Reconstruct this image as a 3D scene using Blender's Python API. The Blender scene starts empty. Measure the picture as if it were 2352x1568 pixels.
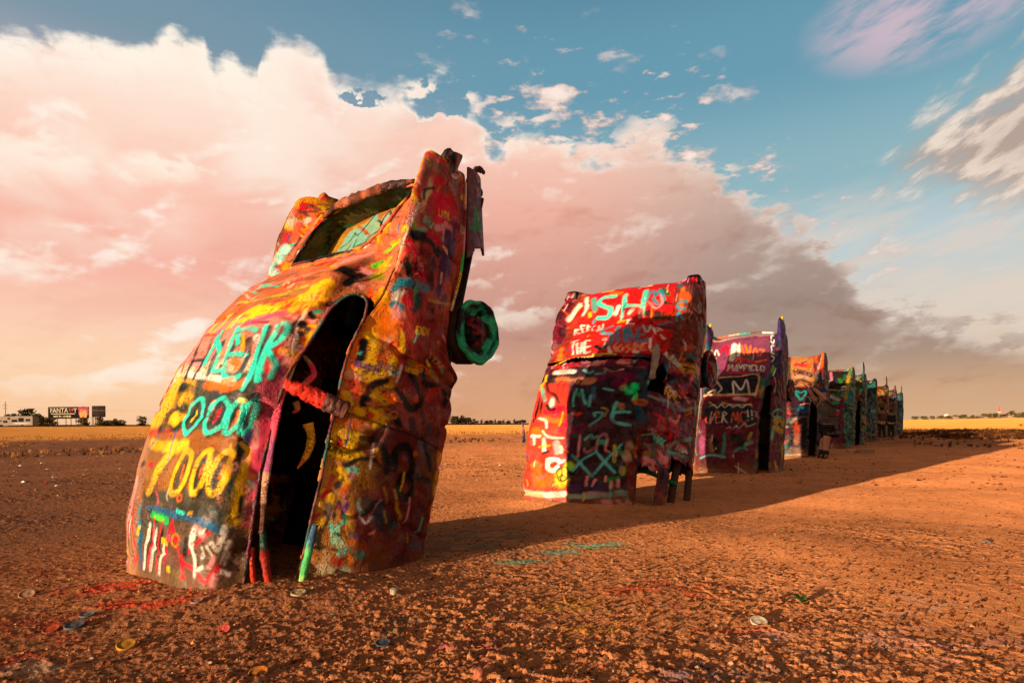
import bpy, math, random
import numpy as np
from math import sin, cos, radians, degrees, pi, atan, atan2, sqrt
from mathutils import Vector, Matrix

C = bpy.context.scene.collection
scene = bpy.context.scene

def hx(h, k=1.0):
    c = [int(h[i:i+2], 16)/255. for i in (0, 2, 4)]
    return np.array([(x/12.92 if x <= .04045 else ((x+.055)/1.055)**2.4)*k for x in c])

# ------------------------------------------------------------------ camera
CAM_H = 1.09; FPX = 1400.; ROLL = .0085
cam = bpy.data.cameras.new('camera'); cam_o = bpy.data.objects.new('camera', cam); C.objects.link(cam_o)
cam.sensor_width = 36; cam.lens = FPX/2352*36; cam.shift_y = 191/2352.
cam.clip_start = .05; cam.clip_end = 20000
cam_o.matrix_world = Matrix.Translation((0, 0, CAM_H)) @ Matrix.Rotation(pi/2, 4, 'X') @ Matrix.Rotation(-ROLL, 4, 'Z')
scene.camera = cam_o
scene.view_settings.view_transform = 'Standard'; scene.view_settings.look = 'None'
scene.view_settings.gamma = 1; scene.view_settings.use_curve_mapping = False
EXPO = 1.9
scene.view_settings.exposure = EXPO
scene.cycles.max_bounces = 6; scene.cycles.diffuse_bounces = 3; scene.cycles.glossy_bounces = 2
scene.cycles.use_denoising = True

# ------------------------------------------------------------------ sun
SUN_AZ = radians(45.8+180); SUN_EL = radians(5.6)        # azimuth (from +y towards +x) of where the sun stands
sd = np.array([sin(SUN_AZ)*cos(SUN_EL), cos(SUN_AZ)*cos(SUN_EL), sin(SUN_EL)])
sun = bpy.data.lights.new('sun', 'SUN'); sun.energy = 3.7; sun.angle = radians(.5); sun.color = (1, .74, .50)
sun_o = bpy.data.objects.new('sun', sun); C.objects.link(sun_o)
sun_o.rotation_euler = Vector(sd).to_track_quat('Z', 'Y').to_euler(); sun_o.location = (-20, -20, 12)

# ------------------------------------------------------------------ node helpers
class NT:
    def __init__(s, tree): s.t = tree; s.n = tree.nodes; s.l = tree.links
    def node(s, typ, **kw):
        n = s.n.new(typ)
        for k, v in kw.items(): setattr(n, k, v)
        return n
    def put(s, sock, v):
        if isinstance(v, bpy.types.NodeSocket): s.l.new(v, sock)
        elif v is not None:
            if sock.type == 'RGBA' and len(v) == 3: v = (*v, 1)
            sock.default_value = v
    def m(s, op, a, b=None, c=None, clamp=False):
        n = s.node('ShaderNodeMath', operation=op, use_clamp=clamp)
        for i, v in enumerate((a, b, c)):
            if v is not None: s.put(n.inputs[i], v)
        return n.outputs[0]
    def ss(s, x, a, b, lo=0., hi=1.):
        n = s.node('ShaderNodeMapRange', interpolation_type='SMOOTHSTEP')
        s.put(n.inputs[0], x); s.put(n.inputs[1], a); s.put(n.inputs[2], b); s.put(n.inputs[3], lo); s.put(n.inputs[4], hi)
        return n.outputs[0]
    def mix(s, f, a, b, typ='MIX'):
        n = s.node('ShaderNodeMix', data_type='RGBA', blend_type=typ)
        s.put(n.inputs[0], f); s.put(n.inputs[6], a); s.put(n.inputs[7], b)
        return n.outputs[2]
    def noise(s, vec, scale, detail=4, rough=.5, dist=0., lac=2.):
        n = s.node('ShaderNodeTexNoise')
        if vec is not None: s.put(n.inputs['Vector'], vec)
        n.inputs['Scale'].default_value = scale; n.inputs['Detail'].default_value = detail
        n.inputs['Roughness'].default_value = rough; n.inputs['Distortion'].default_value = dist; n.inputs['Lacunarity'].default_value = lac
        return n.outputs[0]
    def comb(s, x, y, z):
        n = s.node('ShaderNodeCombineXYZ'); s.put(n.inputs[0], x); s.put(n.inputs[1], y); s.put(n.inputs[2], z); return n.outputs[0]
    def ramp(s, f, stops, interp='LINEAR'):
        n = s.node('ShaderNodeValToRGB'); s.put(n.inputs[0], f); n.color_ramp.interpolation = interp
        e = n.color_ramp.elements
        while len(e) < len(stops): e.new(.5)
        for i, (p, c) in enumerate(stops): e[i].position = p; e[i].color = (*c, 1)
        return n.outputs[0]

def sr(r, g, b): return tuple(hx('%02x%02x%02x' % (r, g, b)))

def dirs(x, y):
    """photo direction -> azimuth, elevation in degrees (places the clouds in the sky)"""
    X = x-1176; Y = 975-y; a = X*cos(ROLL)+Y*sin(ROLL); b = -X*sin(ROLL)+Y*cos(ROLL)
    return degrees(atan(a/FPX)), degrees(atan(b/sqrt(FPX**2+a*a)))

# ------------------------------------------------------------------ sky (world)
world = bpy.data.worlds.new('World'); scene.world = world; world.use_nodes = True
w = NT(world.node_tree); w.n.clear()
tc = w.node('ShaderNodeTexCoord').outputs['Generated']
sep = w.node('ShaderNodeSeparateXYZ'); w.put(sep.inputs[0], tc)
dx, dy, dz = sep.outputs
az = w.m('DEGREES', w.m('ARCTAN2', dx, dy)); el = w.m('DEGREES', w.m('ARCSINE', dz))
azn = w.m('MULTIPLY_ADD', az, 1/90., .5, clamp=True)
def fcurve(x, pts, scale):
    n = w.node('ShaderNodeFloatCurve'); w.put(n.inputs[1], x)
    c = n.mapping.curves[0]; P = sorted(pts)
    while len(c.points) < len(P): c.points.new(.5, .5)
    for i, (a, b) in enumerate(P):
        c.points[i].location = (a, b); c.points[i].handle_type = 'AUTO_CLAMPED'
    n.mapping.use_clip = False; n.mapping.update()
    return w.m('MULTIPLY', n.outputs[0], scale)
def edge(pp):
    o = []
    for p in pp:
        a, e = dirs(*p); o.append((a/90+.5, max(e, 0)/40.))
    return fcurve(azn, o, 40.)
# cloud noise in (az, el) with flattening towards the horizon
V = w.comb(az, w.m('MULTIPLY', el, 1.7), 0.)
warp = w.noise(V, .35, 5, .55)
big = w.noise(V, .085, 5, .45, .4)
fine = w.noise(V, .42, 6, .52, .25)
top1 = edge([(-400,70),(0,90),(200,96),(330,104),(400,78),(468,96),(492,150),(560,150),(588,160),(604,98),(680,86),(735,108),(765,160),(840,182),(900,168),(1000,130),(1060,150),(1100,200),(1130,262),(1190,216),(1265,214),(1310,262),(1400,270),(1470,236),(1525,240),(1580,300),(1680,340),(1730,388),(1830,450),(1900,500),(1950,560),(2000,612),(2070,640),(2200,664),(2352,690),(2700,700)])
puff = w.m('MULTIPLY', w.m('SUBTRACT', warp, .5), 2.2)
puff = w.m('MULTIPLY_ADD', w.m('SUBTRACT', fine, .5), 2.6, puff)
d1 = w.m('ADD', w.m('SUBTRACT', top1, el), puff)          # degrees inside the cloud bank
nB = w.noise(w.comb(w.m('ADD', az, 40.), w.m('MULTIPLY', el, 2.1), 2.), .30, 5, .58)
brk = w.m('MULTIPLY', w.ss(az, -14., 2.), w.ss(d1, 7., 1.))
d1 = w.m('SUBTRACT', w.m('SUBTRACT', d1, w.ss(az, -30., -6., -.35, .5)), w.m('MULTIPLY', brk, w.m('MULTIPLY', w.ss(nB, .60, .40), 3.6)))
def gap(x, y, rx, ry, amt):
    a_, e_ = dirs(x, y)
    q = w.m('ADD', w.m('POWER', w.m('MULTIPLY', w.m('SUBTRACT', az, a_), 1/rx), 2), w.m('POWER', w.m('MULTIPLY', w.m('SUBTRACT', w.m('ADD', el, w.m('MULTIPLY', w.m('SUBTRACT', fine, .5), 5.)), e_), 1/ry), 2))
    return w.m('MULTIPLY', w.ss(q, 1., 0.), amt)
for g_ in ((1010, 236, 3.8, 1.5, 5.), (830, 222, 2.6, .5, 3.2)):
    d1 = w.m('SUBTRACT', d1, gap(*g_))
cov1 = w.ss(d1, w.ss(az, -30., 5., -.2, -.7), w.ss(az, -30., 5., .8, 2.2))
# right hand bank
topR = edge([(1900,560),(2000,470),(2060,350),(2120,290),(2200,240),(2280,170),(2352,120),(2700,60)])
botR = edge([(1900,520),(2040,425),(2120,430),(2200,470),(2352,500),(2700,540)])
VR = w.comb(w.m('ADD', w.m('MULTIPLY', az, .8), w.m('MULTIPLY', el, -.3)), w.m('ADD', w.m('MULTIPLY', el, 1.7), w.m('MULTIPLY', az, -.55)), 3.)
nR = w.noise(VR, .38, 6, .56)
dR = w.m('MINIMUM', w.m('SUBTRACT', topR, el), w.m('SUBTRACT', el, botR))
dR = w.m('ADD', dR, w.m('MULTIPLY', w.m('SUBTRACT', nR, .50), 15.))
covR = w.m('MULTIPLY', w.ss(dR, -1.5, 3.5), .92)
# scattered puffs above the edge, between the banks
band = w.m('MULTIPLY', w.ss(d1, -9., -1.), w.ss(az, -12., 4.))
band = w.m('MULTIPLY', band, w.ss(az, 44., 30.))
VP = w.comb(w.m('MULTIPLY', az, 1.), w.m('MULTIPLY', el, 2.6), 7.)
nP = w.noise(VP, .34, 5, .58)
nP2 = w.noise(w.comb(w.m('ADD', az, 9.), w.m('MULTIPLY', el, 2.3), 17.), .16, 6, .6)
nP = w.m('MAXIMUM', nP, w.m('ADD', nP2, .02))
covP = w.m('MULTIPLY', w.ss(nP, .585, .66), w.m('MULTIPLY', band, w.ss(el, 9., 15.)))
# high wisp top right and thin veil low right
VW = w.comb(w.m('ADD', w.m('MULTIPLY', az, .35), w.m('MULTIPLY', el, .2)), w.m('MULTIPLY', w.m('SUBTRACT', el, w.m('MULTIPLY', az, .25)), 1.6), 11.)
wz = w.noise(VW, .35, 6, .62)
ca, ce = dirs(2110, 30)
wd = w.m('ADD', w.m('POWER', w.m('MULTIPLY', w.m('SUBTRACT', az, ca), 1/8.5), 2), w.m('POWER', w.m('MULTIPLY', w.m('SUBTRACT', el, ce), 1/3.6), 2))
covW = w.m('MULTIPLY', w.m('MULTIPLY', w.ss(wd, 1.2, 0.), w.ss(wz, .34, .62)), .75)
vl = w.m('MULTIPLY', w.m('MULTIPLY', w.ss(wz, .38, .60), w.ss(el, 21., 12.)), .75)
# clear sky colours
eln = w.m('MULTIPLY', el, 1/90., clamp=True)
def cr(stops): return w.ramp(eln, [(e/90., sr(*c)) for e, c in stops], 'EASE')
skyR = cr([(0,(222,176,136)),(5,(228,196,168)),(9,(226,214,202)),(14,(196,212,216)),(20,(146,187,198)),(29,(106,160,183)),(45,(60,104,136)),(90,(26,52,84))])
skyL = cr([(0,(250,196,150)),(8,(250,204,172)),(18,(225,190,180)),(25,(168,170,182)),(30,(126,156,174)),(35,(112,148,170)),(48,(52,90,124)),(90,(26,52,84))])
fL = w.ss(az, 8., -32.)
sky = w.mix(fL, skyR, skyL)
sky = w.mix(vl, sky, sr(232, 214, 200))
nish = w.node('ShaderNodeTexSky', sky_type='NISHITA', sun_disc=False); nish.sun_elevation = SUN_EL; nish.sun_rotation = SUN_AZ
nish.air_density = 1.2; nish.dust_density = 2.
nsc = w.mix(1., nish.outputs[0], (.10, .10, .10), 'MULTIPLY')
sky = w.mix(.12, sky, nsc)
# cloud colours: by direction, depth inside the bank and relief
cl_l = w.ramp(w.m('MULTIPLY', el, 1/40., clamp=True), [(0, sr(250,198,152)),(.13, sr(253,214,178)),(.22, sr(252,204,178)),(.33, sr(246,178,160)),(.46, sr(252,196,176)),(.60, sr(254,222,204)),(.8, sr(255,236,222))])
cl_c = w.ramp(w.m('MULTIPLY', el, 1/40., clamp=True), [(0, sr(222,164,122)),(.12, sr(214,160,128)),(.2, sr(196,148,132)),(.36, sr(218,162,146)),(.48, sr(238,178,160)),(.62, sr(250,204,186)),(.8, sr(252,220,204))])
cl_r = w.ramp(w.m('MULTIPLY', el, 1/40., clamp=True), [(0, sr(218,174,132)),(.07, sr(204,164,130)),(.14, sr(172,146,128)),(.26, sr(160,138,128)),(.42, sr(186,160,148)),(.55, sr(216,190,174)),(.8, sr(232,212,198))])
cl = w.mix(w.ss(az, -8., -30.), cl_c, cl_l)
cl = w.mix(w.ss(az, 2., 24.), cl, cl_r)
rel = w.m('SUBTRACT', w.noise(w.comb(w.m('ADD', az, .9), w.m('MULTIPLY', w.m('SUBTRACT', el, .9), 1.7), 0.), .085, 5, .45, .4), big)
rel = w.m('ADD', rel, w.m('MULTIPLY', w.m('SUBTRACT', w.noise(w.comb(w.m('ADD', az, .3), w.m('MULTIPLY', w.m('SUBTRACT', el, .35), 1.7), 0.), .42, 6, .52, .25), fine), .22))
lit = w.ss(rel, .02, .15)
lit = w.m('MULTIPLY', lit, w.ss(az, 26., -10., .35, .85))
rim = w.m('MULTIPLY', w.ss(d1, 4.2, .3), w.ss(fine, .30, .56))
hi = w.m('MAXIMUM', lit, w.m('MULTIPLY', rim, w.ss(az, 30., -20., .5, .95)))
hi = w.m('MULTIPLY', hi, w.ss(el, 1., 6.))
dark = w.m('MULTIPLY', w.ss(rel, -.01, -.14), w.ss(az, -25., 20., .25, .7))
cl = w.mix(dark, cl, w.mix(1., cl, sr(236, 218, 212), 'MULTIPLY'))
soft = w.m('MULTIPLY', w.m('MULTIPLY', w.ss(big, .42, .62), w.ss(el, 12., 20.)), w.ss(az, 0., -24., 0., .8))
cl = w.mix(soft, cl, sr(255, 238, 222))
cl = w.mix(hi, cl, sr(255, 243, 230))
wf = w.m('MULTIPLY', w.m('SUBTRACT', fine, .5), 6.5)
for (bx_, by_, rx, ry, am) in ((60, 375, 4.6, 2.0, .75), (365, 392, 3.4, 1.5, .8), (150, 560, 5.5, 2.2, .3), (20, 610, 3., 1.6, .45), (1180, 735, 3.2, 1.3, .55), (1090, 650, 2.6, .8, .4), (150, 888, 5., 1., .35), (400, 150, 9., 3.5, .5), (1230, 330, 7., 1.6, .5)):
    a_, e_ = dirs(bx_, by_)
    e2_ = w.m('ADD', w.m('SUBTRACT', el, e_), w.m('MULTIPLY', wf, .5))
    qq = w.m('ADD', w.m('POWER', w.m('MULTIPLY', w.m('SUBTRACT', w.m('ADD', az, wf), a_), 1/rx), 2), w.m('POWER', w.m('MULTIPLY', e2_, 1/ry), 2))
    sh = w.m('MULTIPLY', w.ss(qq, 1.15, .15), w.ss(e2_, -ry*1.2, ry*.5))
    cl = w.mix(w.m('MULTIPLY', sh, am), cl, sr(255, 244, 226))
col = w.mix(covW, sky, sr(222, 190, 200))
col = w.mix(covP, col, w.mix(w.ss(nP, .61, .72), sr(214, 188, 180), sr(252, 232, 220)))
colR = w.mix(w.ss(dR, 2.0, 11.), sr(246, 224, 206), sr(186, 162, 148))
colR = w.mix(w.ss(nR, .62, .45), colR, sr(186, 160, 146))
col = w.mix(covR, col, colR)
col = w.mix(cov1, col, cl)
# the half of the sky behind the camera: warm low glow round the sun, dusky blue above
back = w.ss(w.m('ABSOLUTE', az), 62., 100.)
g = w.m('ADD', w.m('MULTIPLY', dx, float(sd[0])), w.m('MULTIPLY', dy, float(sd[1])))
glow = w.m('MULTIPLY', w.ss(g, .1, 1.), w.ss(el, 38., 0.))
bk = w.ramp(eln, [(0, (1.3, .80, .48)), (.2, (.75, .54, .42)), (.5, (.20, .23, .28)), (1, (.05, .08, .13))])
bk = w.mix(glow, bk, (3.4, 2.1, 1.2))
col = w.mix(back, col, bk)
col = w.mix(w.ss(el, 36., 60.), col, sr(48, 68, 92))
col = w.mix(w.ss(el, 0., -1.5), col, sr(90, 58, 40))
bg = w.node('ShaderNodeBackground'); w.put(bg.inputs[0], col); bg.inputs[1].default_value = 1/2**EXPO
wo = w.node('ShaderNodeOutputWorld'); w.l.new(bg.outputs[0], wo.inputs[0])

# ---------------------------------------------------------------- pure numpy helpers (surfaces, noise, spray paint)
def hx(h, k=1.0):
    c = [int(h[i:i+2], 16)/255. for i in (0, 2, 4)]
    return np.array([(x/12.92 if x <= .04045 else ((x+.055)/1.055)**2.4)*k for x in c])

def hash2(ix, iy, seed):
    h = (ix.astype(np.int64)*374761393 + iy.astype(np.int64)*668265263 + int(seed)*1442695041) & 0x7fffffff
    h = ((h ^ (h >> 13))*1274126177) & 0x7fffffff
    h = ((h ^ (h >> 16))*668265263) & 0x7fffffff
    return ((h ^ (h >> 15)) & 0xffffff)/float(0xffffff)

def vnoise(x, y, seed=0):
    ix = np.floor(x); iy = np.floor(y); fx = x-ix; fy = y-iy
    fx = fx*fx*fx*(fx*(fx*6-15)+10); fy = fy*fy*fy*(fy*(fy*6-15)+10)
    a = hash2(ix, iy, seed); b = hash2(ix+1, iy, seed); c = hash2(ix, iy+1, seed); d = hash2(ix+1, iy+1, seed)
    return (a*(1-fx)+b*fx)*(1-fy)+(c*(1-fx)+d*fx)*fy

def fbm(x, y, seed=0, octv=4, gain=.5):
    s = 0; a = 1; t = 0
    for i in range(octv):
        s = s+a*vnoise(x*2**i+17.3*i, y*2**i-9.1*i, seed+i*7); t += a; a *= gain
    return s/t

def sstep(a, b, x):
    t = np.clip((x-a)/(b-a), 0, 1)
    return t*t*(3-2*t)

def pchip(X, Y, x):
    X = np.asarray(X, float); Y = np.asarray(Y, float)
    h = np.diff(X); d = np.diff(Y, axis=0)/h.reshape((-1,)+(1,)*(Y.ndim-1))
    m = np.zeros_like(Y)
    for i in range(1, len(X)-1):
        w1 = 2*h[i]+h[i-1]; w2 = h[i]+2*h[i-1]
        with np.errstate(divide='ignore', invalid='ignore'):
            mm = (w1+w2)/(w1/d[i-1]+w2/d[i])
        m[i] = np.where(d[i-1]*d[i] > 0, mm, 0)
    m[0] = d[0]; m[-1] = d[-1]
    k = np.clip(np.searchsorted(X, x)-1, 0, len(X)-2)
    t = ((x-X[k])/h[k]); hh = h[k]
    sh = (-1,)+(1,)*(Y.ndim-1)
    t = t.reshape(sh); hh = hh.reshape(sh)
    return ((1+2*t)*(1-t)**2)*Y[k]+(t*(1-t)**2)*hh*m[k]+(t*t*(3-2*t))*Y[k+1]+(t*t*(t-1))*hh*m[k+1]

class Loft:
    """car shell: cross-sections of 11 points (sill -> belt -> roof centre) per station, mirrored to 21"""
    def __init__(self, stations, res, seed=0, dent=.012):
        S = np.array([a[0] for a in stations], float)
        P = np.array([a[1] for a in stations], float)
        M = P[:, :-1][:, ::-1].copy(); M[..., 0] *= -1
        P = np.concatenate([P, M], 1)
        n = int(round((S[-1]-S[0])/res))+1
        s = np.linspace(S[0], S[-1], n)
        C = pchip(S, P, s)
        seg = np.linalg.norm(np.diff(P, axis=1), axis=2).mean(0)
        v = [0.]
        for i, L in enumerate(seg):
            k = max(2, int(round(L/res)))
            v += list(i+np.arange(1, k+1)/k)
        v = np.array(v)
        i = np.clip(v.astype(int), 0, 19); t = (v-i).reshape(1, -1, 1)
        p1 = C[:, i]; p2 = C[:, i+1]; p0 = C[:, np.maximum(i-1, 0)]; p3 = C[:, np.minimum(i+2, 20)]
        G = .5*((2*p1)+(-p0+p2)*t+(2*p0-5*p1+4*p2-p3)*t*t+(-p0+3*p1-3*p2+p3)*t**3)
        self.s = s; self.v = v
        self.x = np.concatenate([[0], np.cumsum(np.linalg.norm(np.diff(G, axis=1), axis=2).mean(0))])
        self.x -= self.x[np.argmin(abs(v-10))]          # x>0 : far side, x<0 near side
        self.W = G[..., 0].copy(); self.U = G[..., 1].copy()
        self.Sg = np.repeat(s[:, None], len(v), 1)
        X, Y = np.meshgrid(self.x, s)
        d = (fbm(X*3, Y*3, seed, 3)-.5)*dent*2.2+(fbm(X*9, Y*9, seed+5, 2)-.5)*dent*.6
        rd = 1-np.abs(fbm(X*1.7+seed, Y*2.1, seed+15, 3)-.5)*2
        d = d-np.clip(rd-.86, 0, 1)**1.5*.55*dent/.014*(.6+.8*(fbm(X, Y, seed+19, 2) > .5))*(1-.8*sstep(2.6, 3.0, Y))
        gw = np.gradient(self.W, axis=1); gu = np.gradient(self.U, axis=1)
        ln = np.sqrt(gw**2+gu**2)+1e-9
        self.nW = -gu/ln*-1; self.nU = gw/ln*-1
        self.push(d)
    def push(self, d):
        self.W += self.nW*d; self.U += self.nU*d
    def groove(self, line, r, depth):
        X, Y = np.meshgrid(self.x, self.s)
        d = poly_dist(X, Y, line)
        self.push(-depth*np.exp(-(d/r)**2))

def poly_dist(X, Y, pts):
    D = np.full(X.shape, 1e9)
    pts = np.asarray(pts, float)
    if len(pts) == 1:
        return np.hypot(X-pts[0, 0], Y-pts[0, 1])
    for a, b in zip(pts[:-1], pts[1:]):
        ab = b-a; L = ab@ab+1e-12
        t = np.clip(((X-a[0])*ab[0]+(Y-a[1])*ab[1])/L, 0, 1)
        D = np.minimum(D, np.hypot(X-a[0]-t*ab[0], Y-a[1]-t*ab[1]))
    return D

def smooth_line(pts, k=6):
    p = np.asarray(pts, float)
    if len(p) < 3: return p
    q = np.vstack([2*p[0]-p[1], p, 2*p[-1]-p[-2]])
    out = []
    for i in range(1, len(q)-2):
        for j in range(k):
            t = j/k
            out.append(.5*((2*q[i])+(-q[i-1]+q[i+1])*t+(2*q[i-1]-5*q[i]+4*q[i+1]-q[i+2])*t*t+(-q[i-1]+3*q[i]-3*q[i+1]+q[i+2])*t**3))
    out.append(p[-1])
    return np.array(out)

def inside(X, Y, poly):
    p = np.asarray(poly, float); r = np.zeros(X.shape, bool)
    j = len(p)-1
    for i in range(len(p)):
        xi, yi = p[i]; xj, yj = p[j]
        c = ((yi > Y) != (yj > Y)) & (X < (xj-xi)*(Y-yi)/(yj-yi+1e-12)+xi)
        r ^= c; j = i
    return r

# single-stroke letters in a unit box
FONT = {
 'A': [[(0,0),(.5,1),(1,0)],[(.2,.4),(.8,.4)]], 'B': [[(0,0),(0,1),(.7,.95),(.75,.65),(0,.52),(.85,.45),(.9,.1),(0,0)]],
 'C': [[(1,.85),(.5,1),(.05,.7),(.05,.3),(.5,0),(1,.15)]], 'D': [[(0,0),(0,1),(.7,.85),(.95,.5),(.7,.1),(0,0)]],
 'E': [[(1,1),(0,1),(0,0),(1,0)],[(0,.5),(.8,.5)]], 'F': [[(1,1),(0,1),(0,0)],[(0,.5),(.8,.5)]],
 'G': [[(1,.85),(.5,1),(.05,.7),(.05,.3),(.5,0),(1,.2),(1,.45),(.6,.45)]], 'H': [[(0,0),(0,1)],[(1,0),(1,1)],[(0,.5),(1,.5)]],
 'I': [[(.5,0),(.5,1)]], 'J': [[(.8,1),(.8,.2),(.4,0),(.05,.2)]], 'K': [[(0,0),(0,1)],[(.9,1),(0,.45),(1,0)]], 'L': [[(0,1),(0,0),(.9,0)]],
 'M': [[(0,0),(.1,1),(.5,.4),(.9,1),(1,0)]], 'N': [[(0,0),(0,1),(1,0),(1,1)]], 'O': [[(.5,1),(.05,.7),(.05,.3),(.5,0),(.95,.3),(.95,.7),(.5,1)]],
 'P': [[(0,0),(0,1),(.8,.9),(.85,.6),(0,.45)]], 'R': [[(0,0),(0,1),(.8,.92),(.8,.6),(0,.5),(.9,0)]], 'S': [[(.95,.85),(.5,1),(.08,.78),(.5,.52),(.92,.25),(.5,0),(.02,.15)]],
 'T': [[(.5,0),(.5,1)],[(0,1),(1,1)]], 'U': [[(0,1),(.05,.25),(.5,0),(.95,.25),(1,1)]], 'V': [[(0,1),(.5,0),(1,1)]], 'W': [[(0,1),(.25,0),(.5,.7),(.75,0),(1,1)]],
 'X': [[(0,0),(1,1)],[(0,1),(1,0)]], 'Y': [[(0,1),(.5,.5),(1,1)],[(.5,.5),(.5,0)]], 'Z': [[(0,1),(1,1),(0,0),(1,0)]], '!': [[(.5,.35),(.5,1)],[(.5,0),(.5,.05)]],
 '5': [[(.9,1),(.1,1),(.1,.55),(.7,.6),(.9,.3),(.5,0),(.05,.1)]], '0': [[(.5,1),(.1,.7),(.1,.3),(.5,0),(.9,.3),(.9,.7),(.5,1)]],
}

class Canvas:
    """spray paint on a surface parametrised by metric coordinates (x across, s along)"""
    def __init__(self, x, s, base, seed=0):
        self.x = np.asarray(x); self.s = np.asarray(s)
        self.X, self.Y = np.meshgrid(self.x, self.s)
        self.c = np.ones(self.X.shape+(3,))*base
        self.rng = np.random.RandomState(seed); self.seed = seed
        self.sp = vnoise(self.X*160, self.Y*160, seed+99)
        self.prs = fbm(self.X*7+9, self.Y*7, seed+61, 3)-.5
        self.wob = fbm(self.X*14, self.Y*14, seed+31, 2)-.5
    def _win(self, p, r):
        p = np.asarray(p)
        i0, i1 = np.searchsorted(self.s, [p[:, 1].min()-r, p[:, 1].max()+r])
        j0, j1 = np.searchsorted(self.x, [p[:, 0].min()-r, p[:, 0].max()+r])
        return slice(i0, i1), slice(j0, j1)
    def _mix(self, sl, a, col):
        self.c[sl] = self.c[sl]*(1-a[..., None])+np.asarray(col)*a[..., None]
    def stroke(self, pts, wd, col, soft=.35, alpha=.93, smooth=True, speck=.35):
        if smooth: pts = smooth_line(pts, 5)
        r = wd/2; so = max(wd*soft, .008)
        sl = self._win(pts, r+so*2)
        X = self.X[sl]
        if X.size == 0: return
        d = poly_dist(X, self.Y[sl], pts)+self.wob[sl]*wd*.35
        a = 1-sstep(r-so*.6, r+so, d)
        fuzz = (1-sstep(r, r+so*2.2, d))*(self.sp[sl] > .8)*speck
        a = a*np.clip(.93+1.3*self.prs[sl], .35, 1.)
        self._mix(sl, np.clip(np.maximum(a*alpha, fuzz), 0, 1), col)
    def blob(self, x, y, rx, ry, col, ang=0, soft=.5, alpha=.9, rough=.8):
        R = max(rx, ry)*1.5
        sl = self._win([(x, y)], R)
        X = self.X[sl]-x; Y = self.Y[sl]-y
        if X.size == 0: return
        c, s = np.cos(ang), np.sin(ang)
        d = np.hypot((X*c+Y*s)/rx, (-X*s+Y*c)/ry)+self.wob[sl]*rough
        self._mix(sl, (1-sstep(1-soft, 1+soft*.3, d))*alpha, col)
    def poly(self, pts, col, alpha=.93, edge=.015):
        sl = self._win(pts, .05)
        X = self.X[sl]; Y = self.Y[sl]
        if X.size == 0: return
        w = self.wob[sl]*.03
        m = inside(X+w, Y+w, pts)
        d = poly_dist(X, Y, list(pts)+[pts[0]])
        a = np.where(m, 1, 1-sstep(0, edge*2, d))
        self._mix(sl, a*alpha, col)
    def patches(self, pal, freq=1.5, n=6, stretch=1., soft=.02):
        for k in range(n):
            f = fbm(self.X*freq*stretch+k*13.7, self.Y*freq-k*7.9, self.seed+k*3, 4)
            th = .52+.05*self.rng.rand()
            a = sstep(th-soft, th+soft, f)*(.65+.3*self.rng.rand())
            self._mix((slice(None), slice(None)), a, pal[self.rng.randint(len(pal))])
    def scribbles(self, pal, n, size=(.1, .35), wd=(.015, .05), box=None, alpha=.9, soft=.35):
        r = self.rng
        x0, x1, y0, y1 = box if box else (self.x[0], self.x[-1], self.s[0], self.s[-1])
        for k in range(n):
            cx = r.uniform(x0, x1); cy = r.uniform(y0, y1); L = r.uniform(*size); w = r.uniform(*wd)
            col = pal[r.randint(len(pal))]; typ = r.rand()
            if typ < .45:
                m = r.randint(3, 7); p = np.cumsum(r.randn(m, 2)*L/m*1.3, 0); p -= p.mean(0)
                self.stroke(p+[cx, cy], w, col, soft, alpha)
            elif typ < .85:
                word = ''.join(r.choice(list('ABCDEGHJKLMNORSTUVXYZ'), r.randint(2, 6)))
                self.text(word, cx, cy, L*.6, w*.8, col, ang=r.randn()*.25)
            elif typ < .93:
                t = np.linspace(0, 2*np.pi, 14)
                self.stroke(np.c_[cx+np.cos(t)*L*.4, cy+np.sin(t)*L*.4], w, col, soft, alpha)
            else:
                self.blob(cx, cy, L*.5, L*.35, col, r.rand()*3)
    def text(self, word, x, y, h, wd, col, ang=0, adv=.8, flip=1, alpha=.95, squash=1., jit=.06, soft=.3):
        """flip=+1: text runs towards +x ... near side is -x, as seen from the roof side +x is to the left, so flip=-1 reads properly"""
        r = self.rng; ca, sa = np.cos(ang), np.sin(ang); lw = h*.62*squash
        for i, ch in enumerate(word):
            if ch not in FONT: continue
            jx = r.randn(2)*jit*h
            for st in FONT[ch]:
                p = np.array(st, float)
                px = (p[:, 0]*lw+i*lw/ .62*adv/1.0*.95+jx[0]*.5); py = p[:, 1]*h+jx[1]
                qx = px*ca-py*sa; qy = px*sa+py*ca
                self.stroke(np.c_[x-qx, y+qy], wd, col, soft, alpha, smooth=ch in 'BCDGOSUJPR05')
    def drips(self, pal, n, box=None):
        r = self.rng; x0, x1, y0, y1 = box if box else (self.x[0], self.x[-1], self.s[0], self.s[-1])
        for k in range(n):
            x = r.uniform(x0, x1); y = r.uniform(y0, y1); L = r.uniform(.04, .22)
            self.stroke([(x, y), (x+r.randn()*.006, y-L*.5), (x+r.randn()*.01, y-L)], r.uniform(.006, .014), pal[r.randint(len(pal))], .3, .85, speck=0)
    def speckle(self, pal, thr=.74, f=85., seed=0):
        q = vnoise(self.X*f, self.Y*f, self.seed+400+seed); z = fbm(self.X*2.3+5, self.Y*2.3, self.seed+410+seed, 3)
        m = sstep(thr, thr+.06, q+(z-.5)*.5); k = (hash2(np.floor(self.X*f*.7), np.floor(self.Y*f*.7), seed+3)*len(pal)).astype(int) % len(pal)
        a = (m*.8)[..., None]; self.c = self.c*(1-a)+np.array(pal)[k]*a
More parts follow.
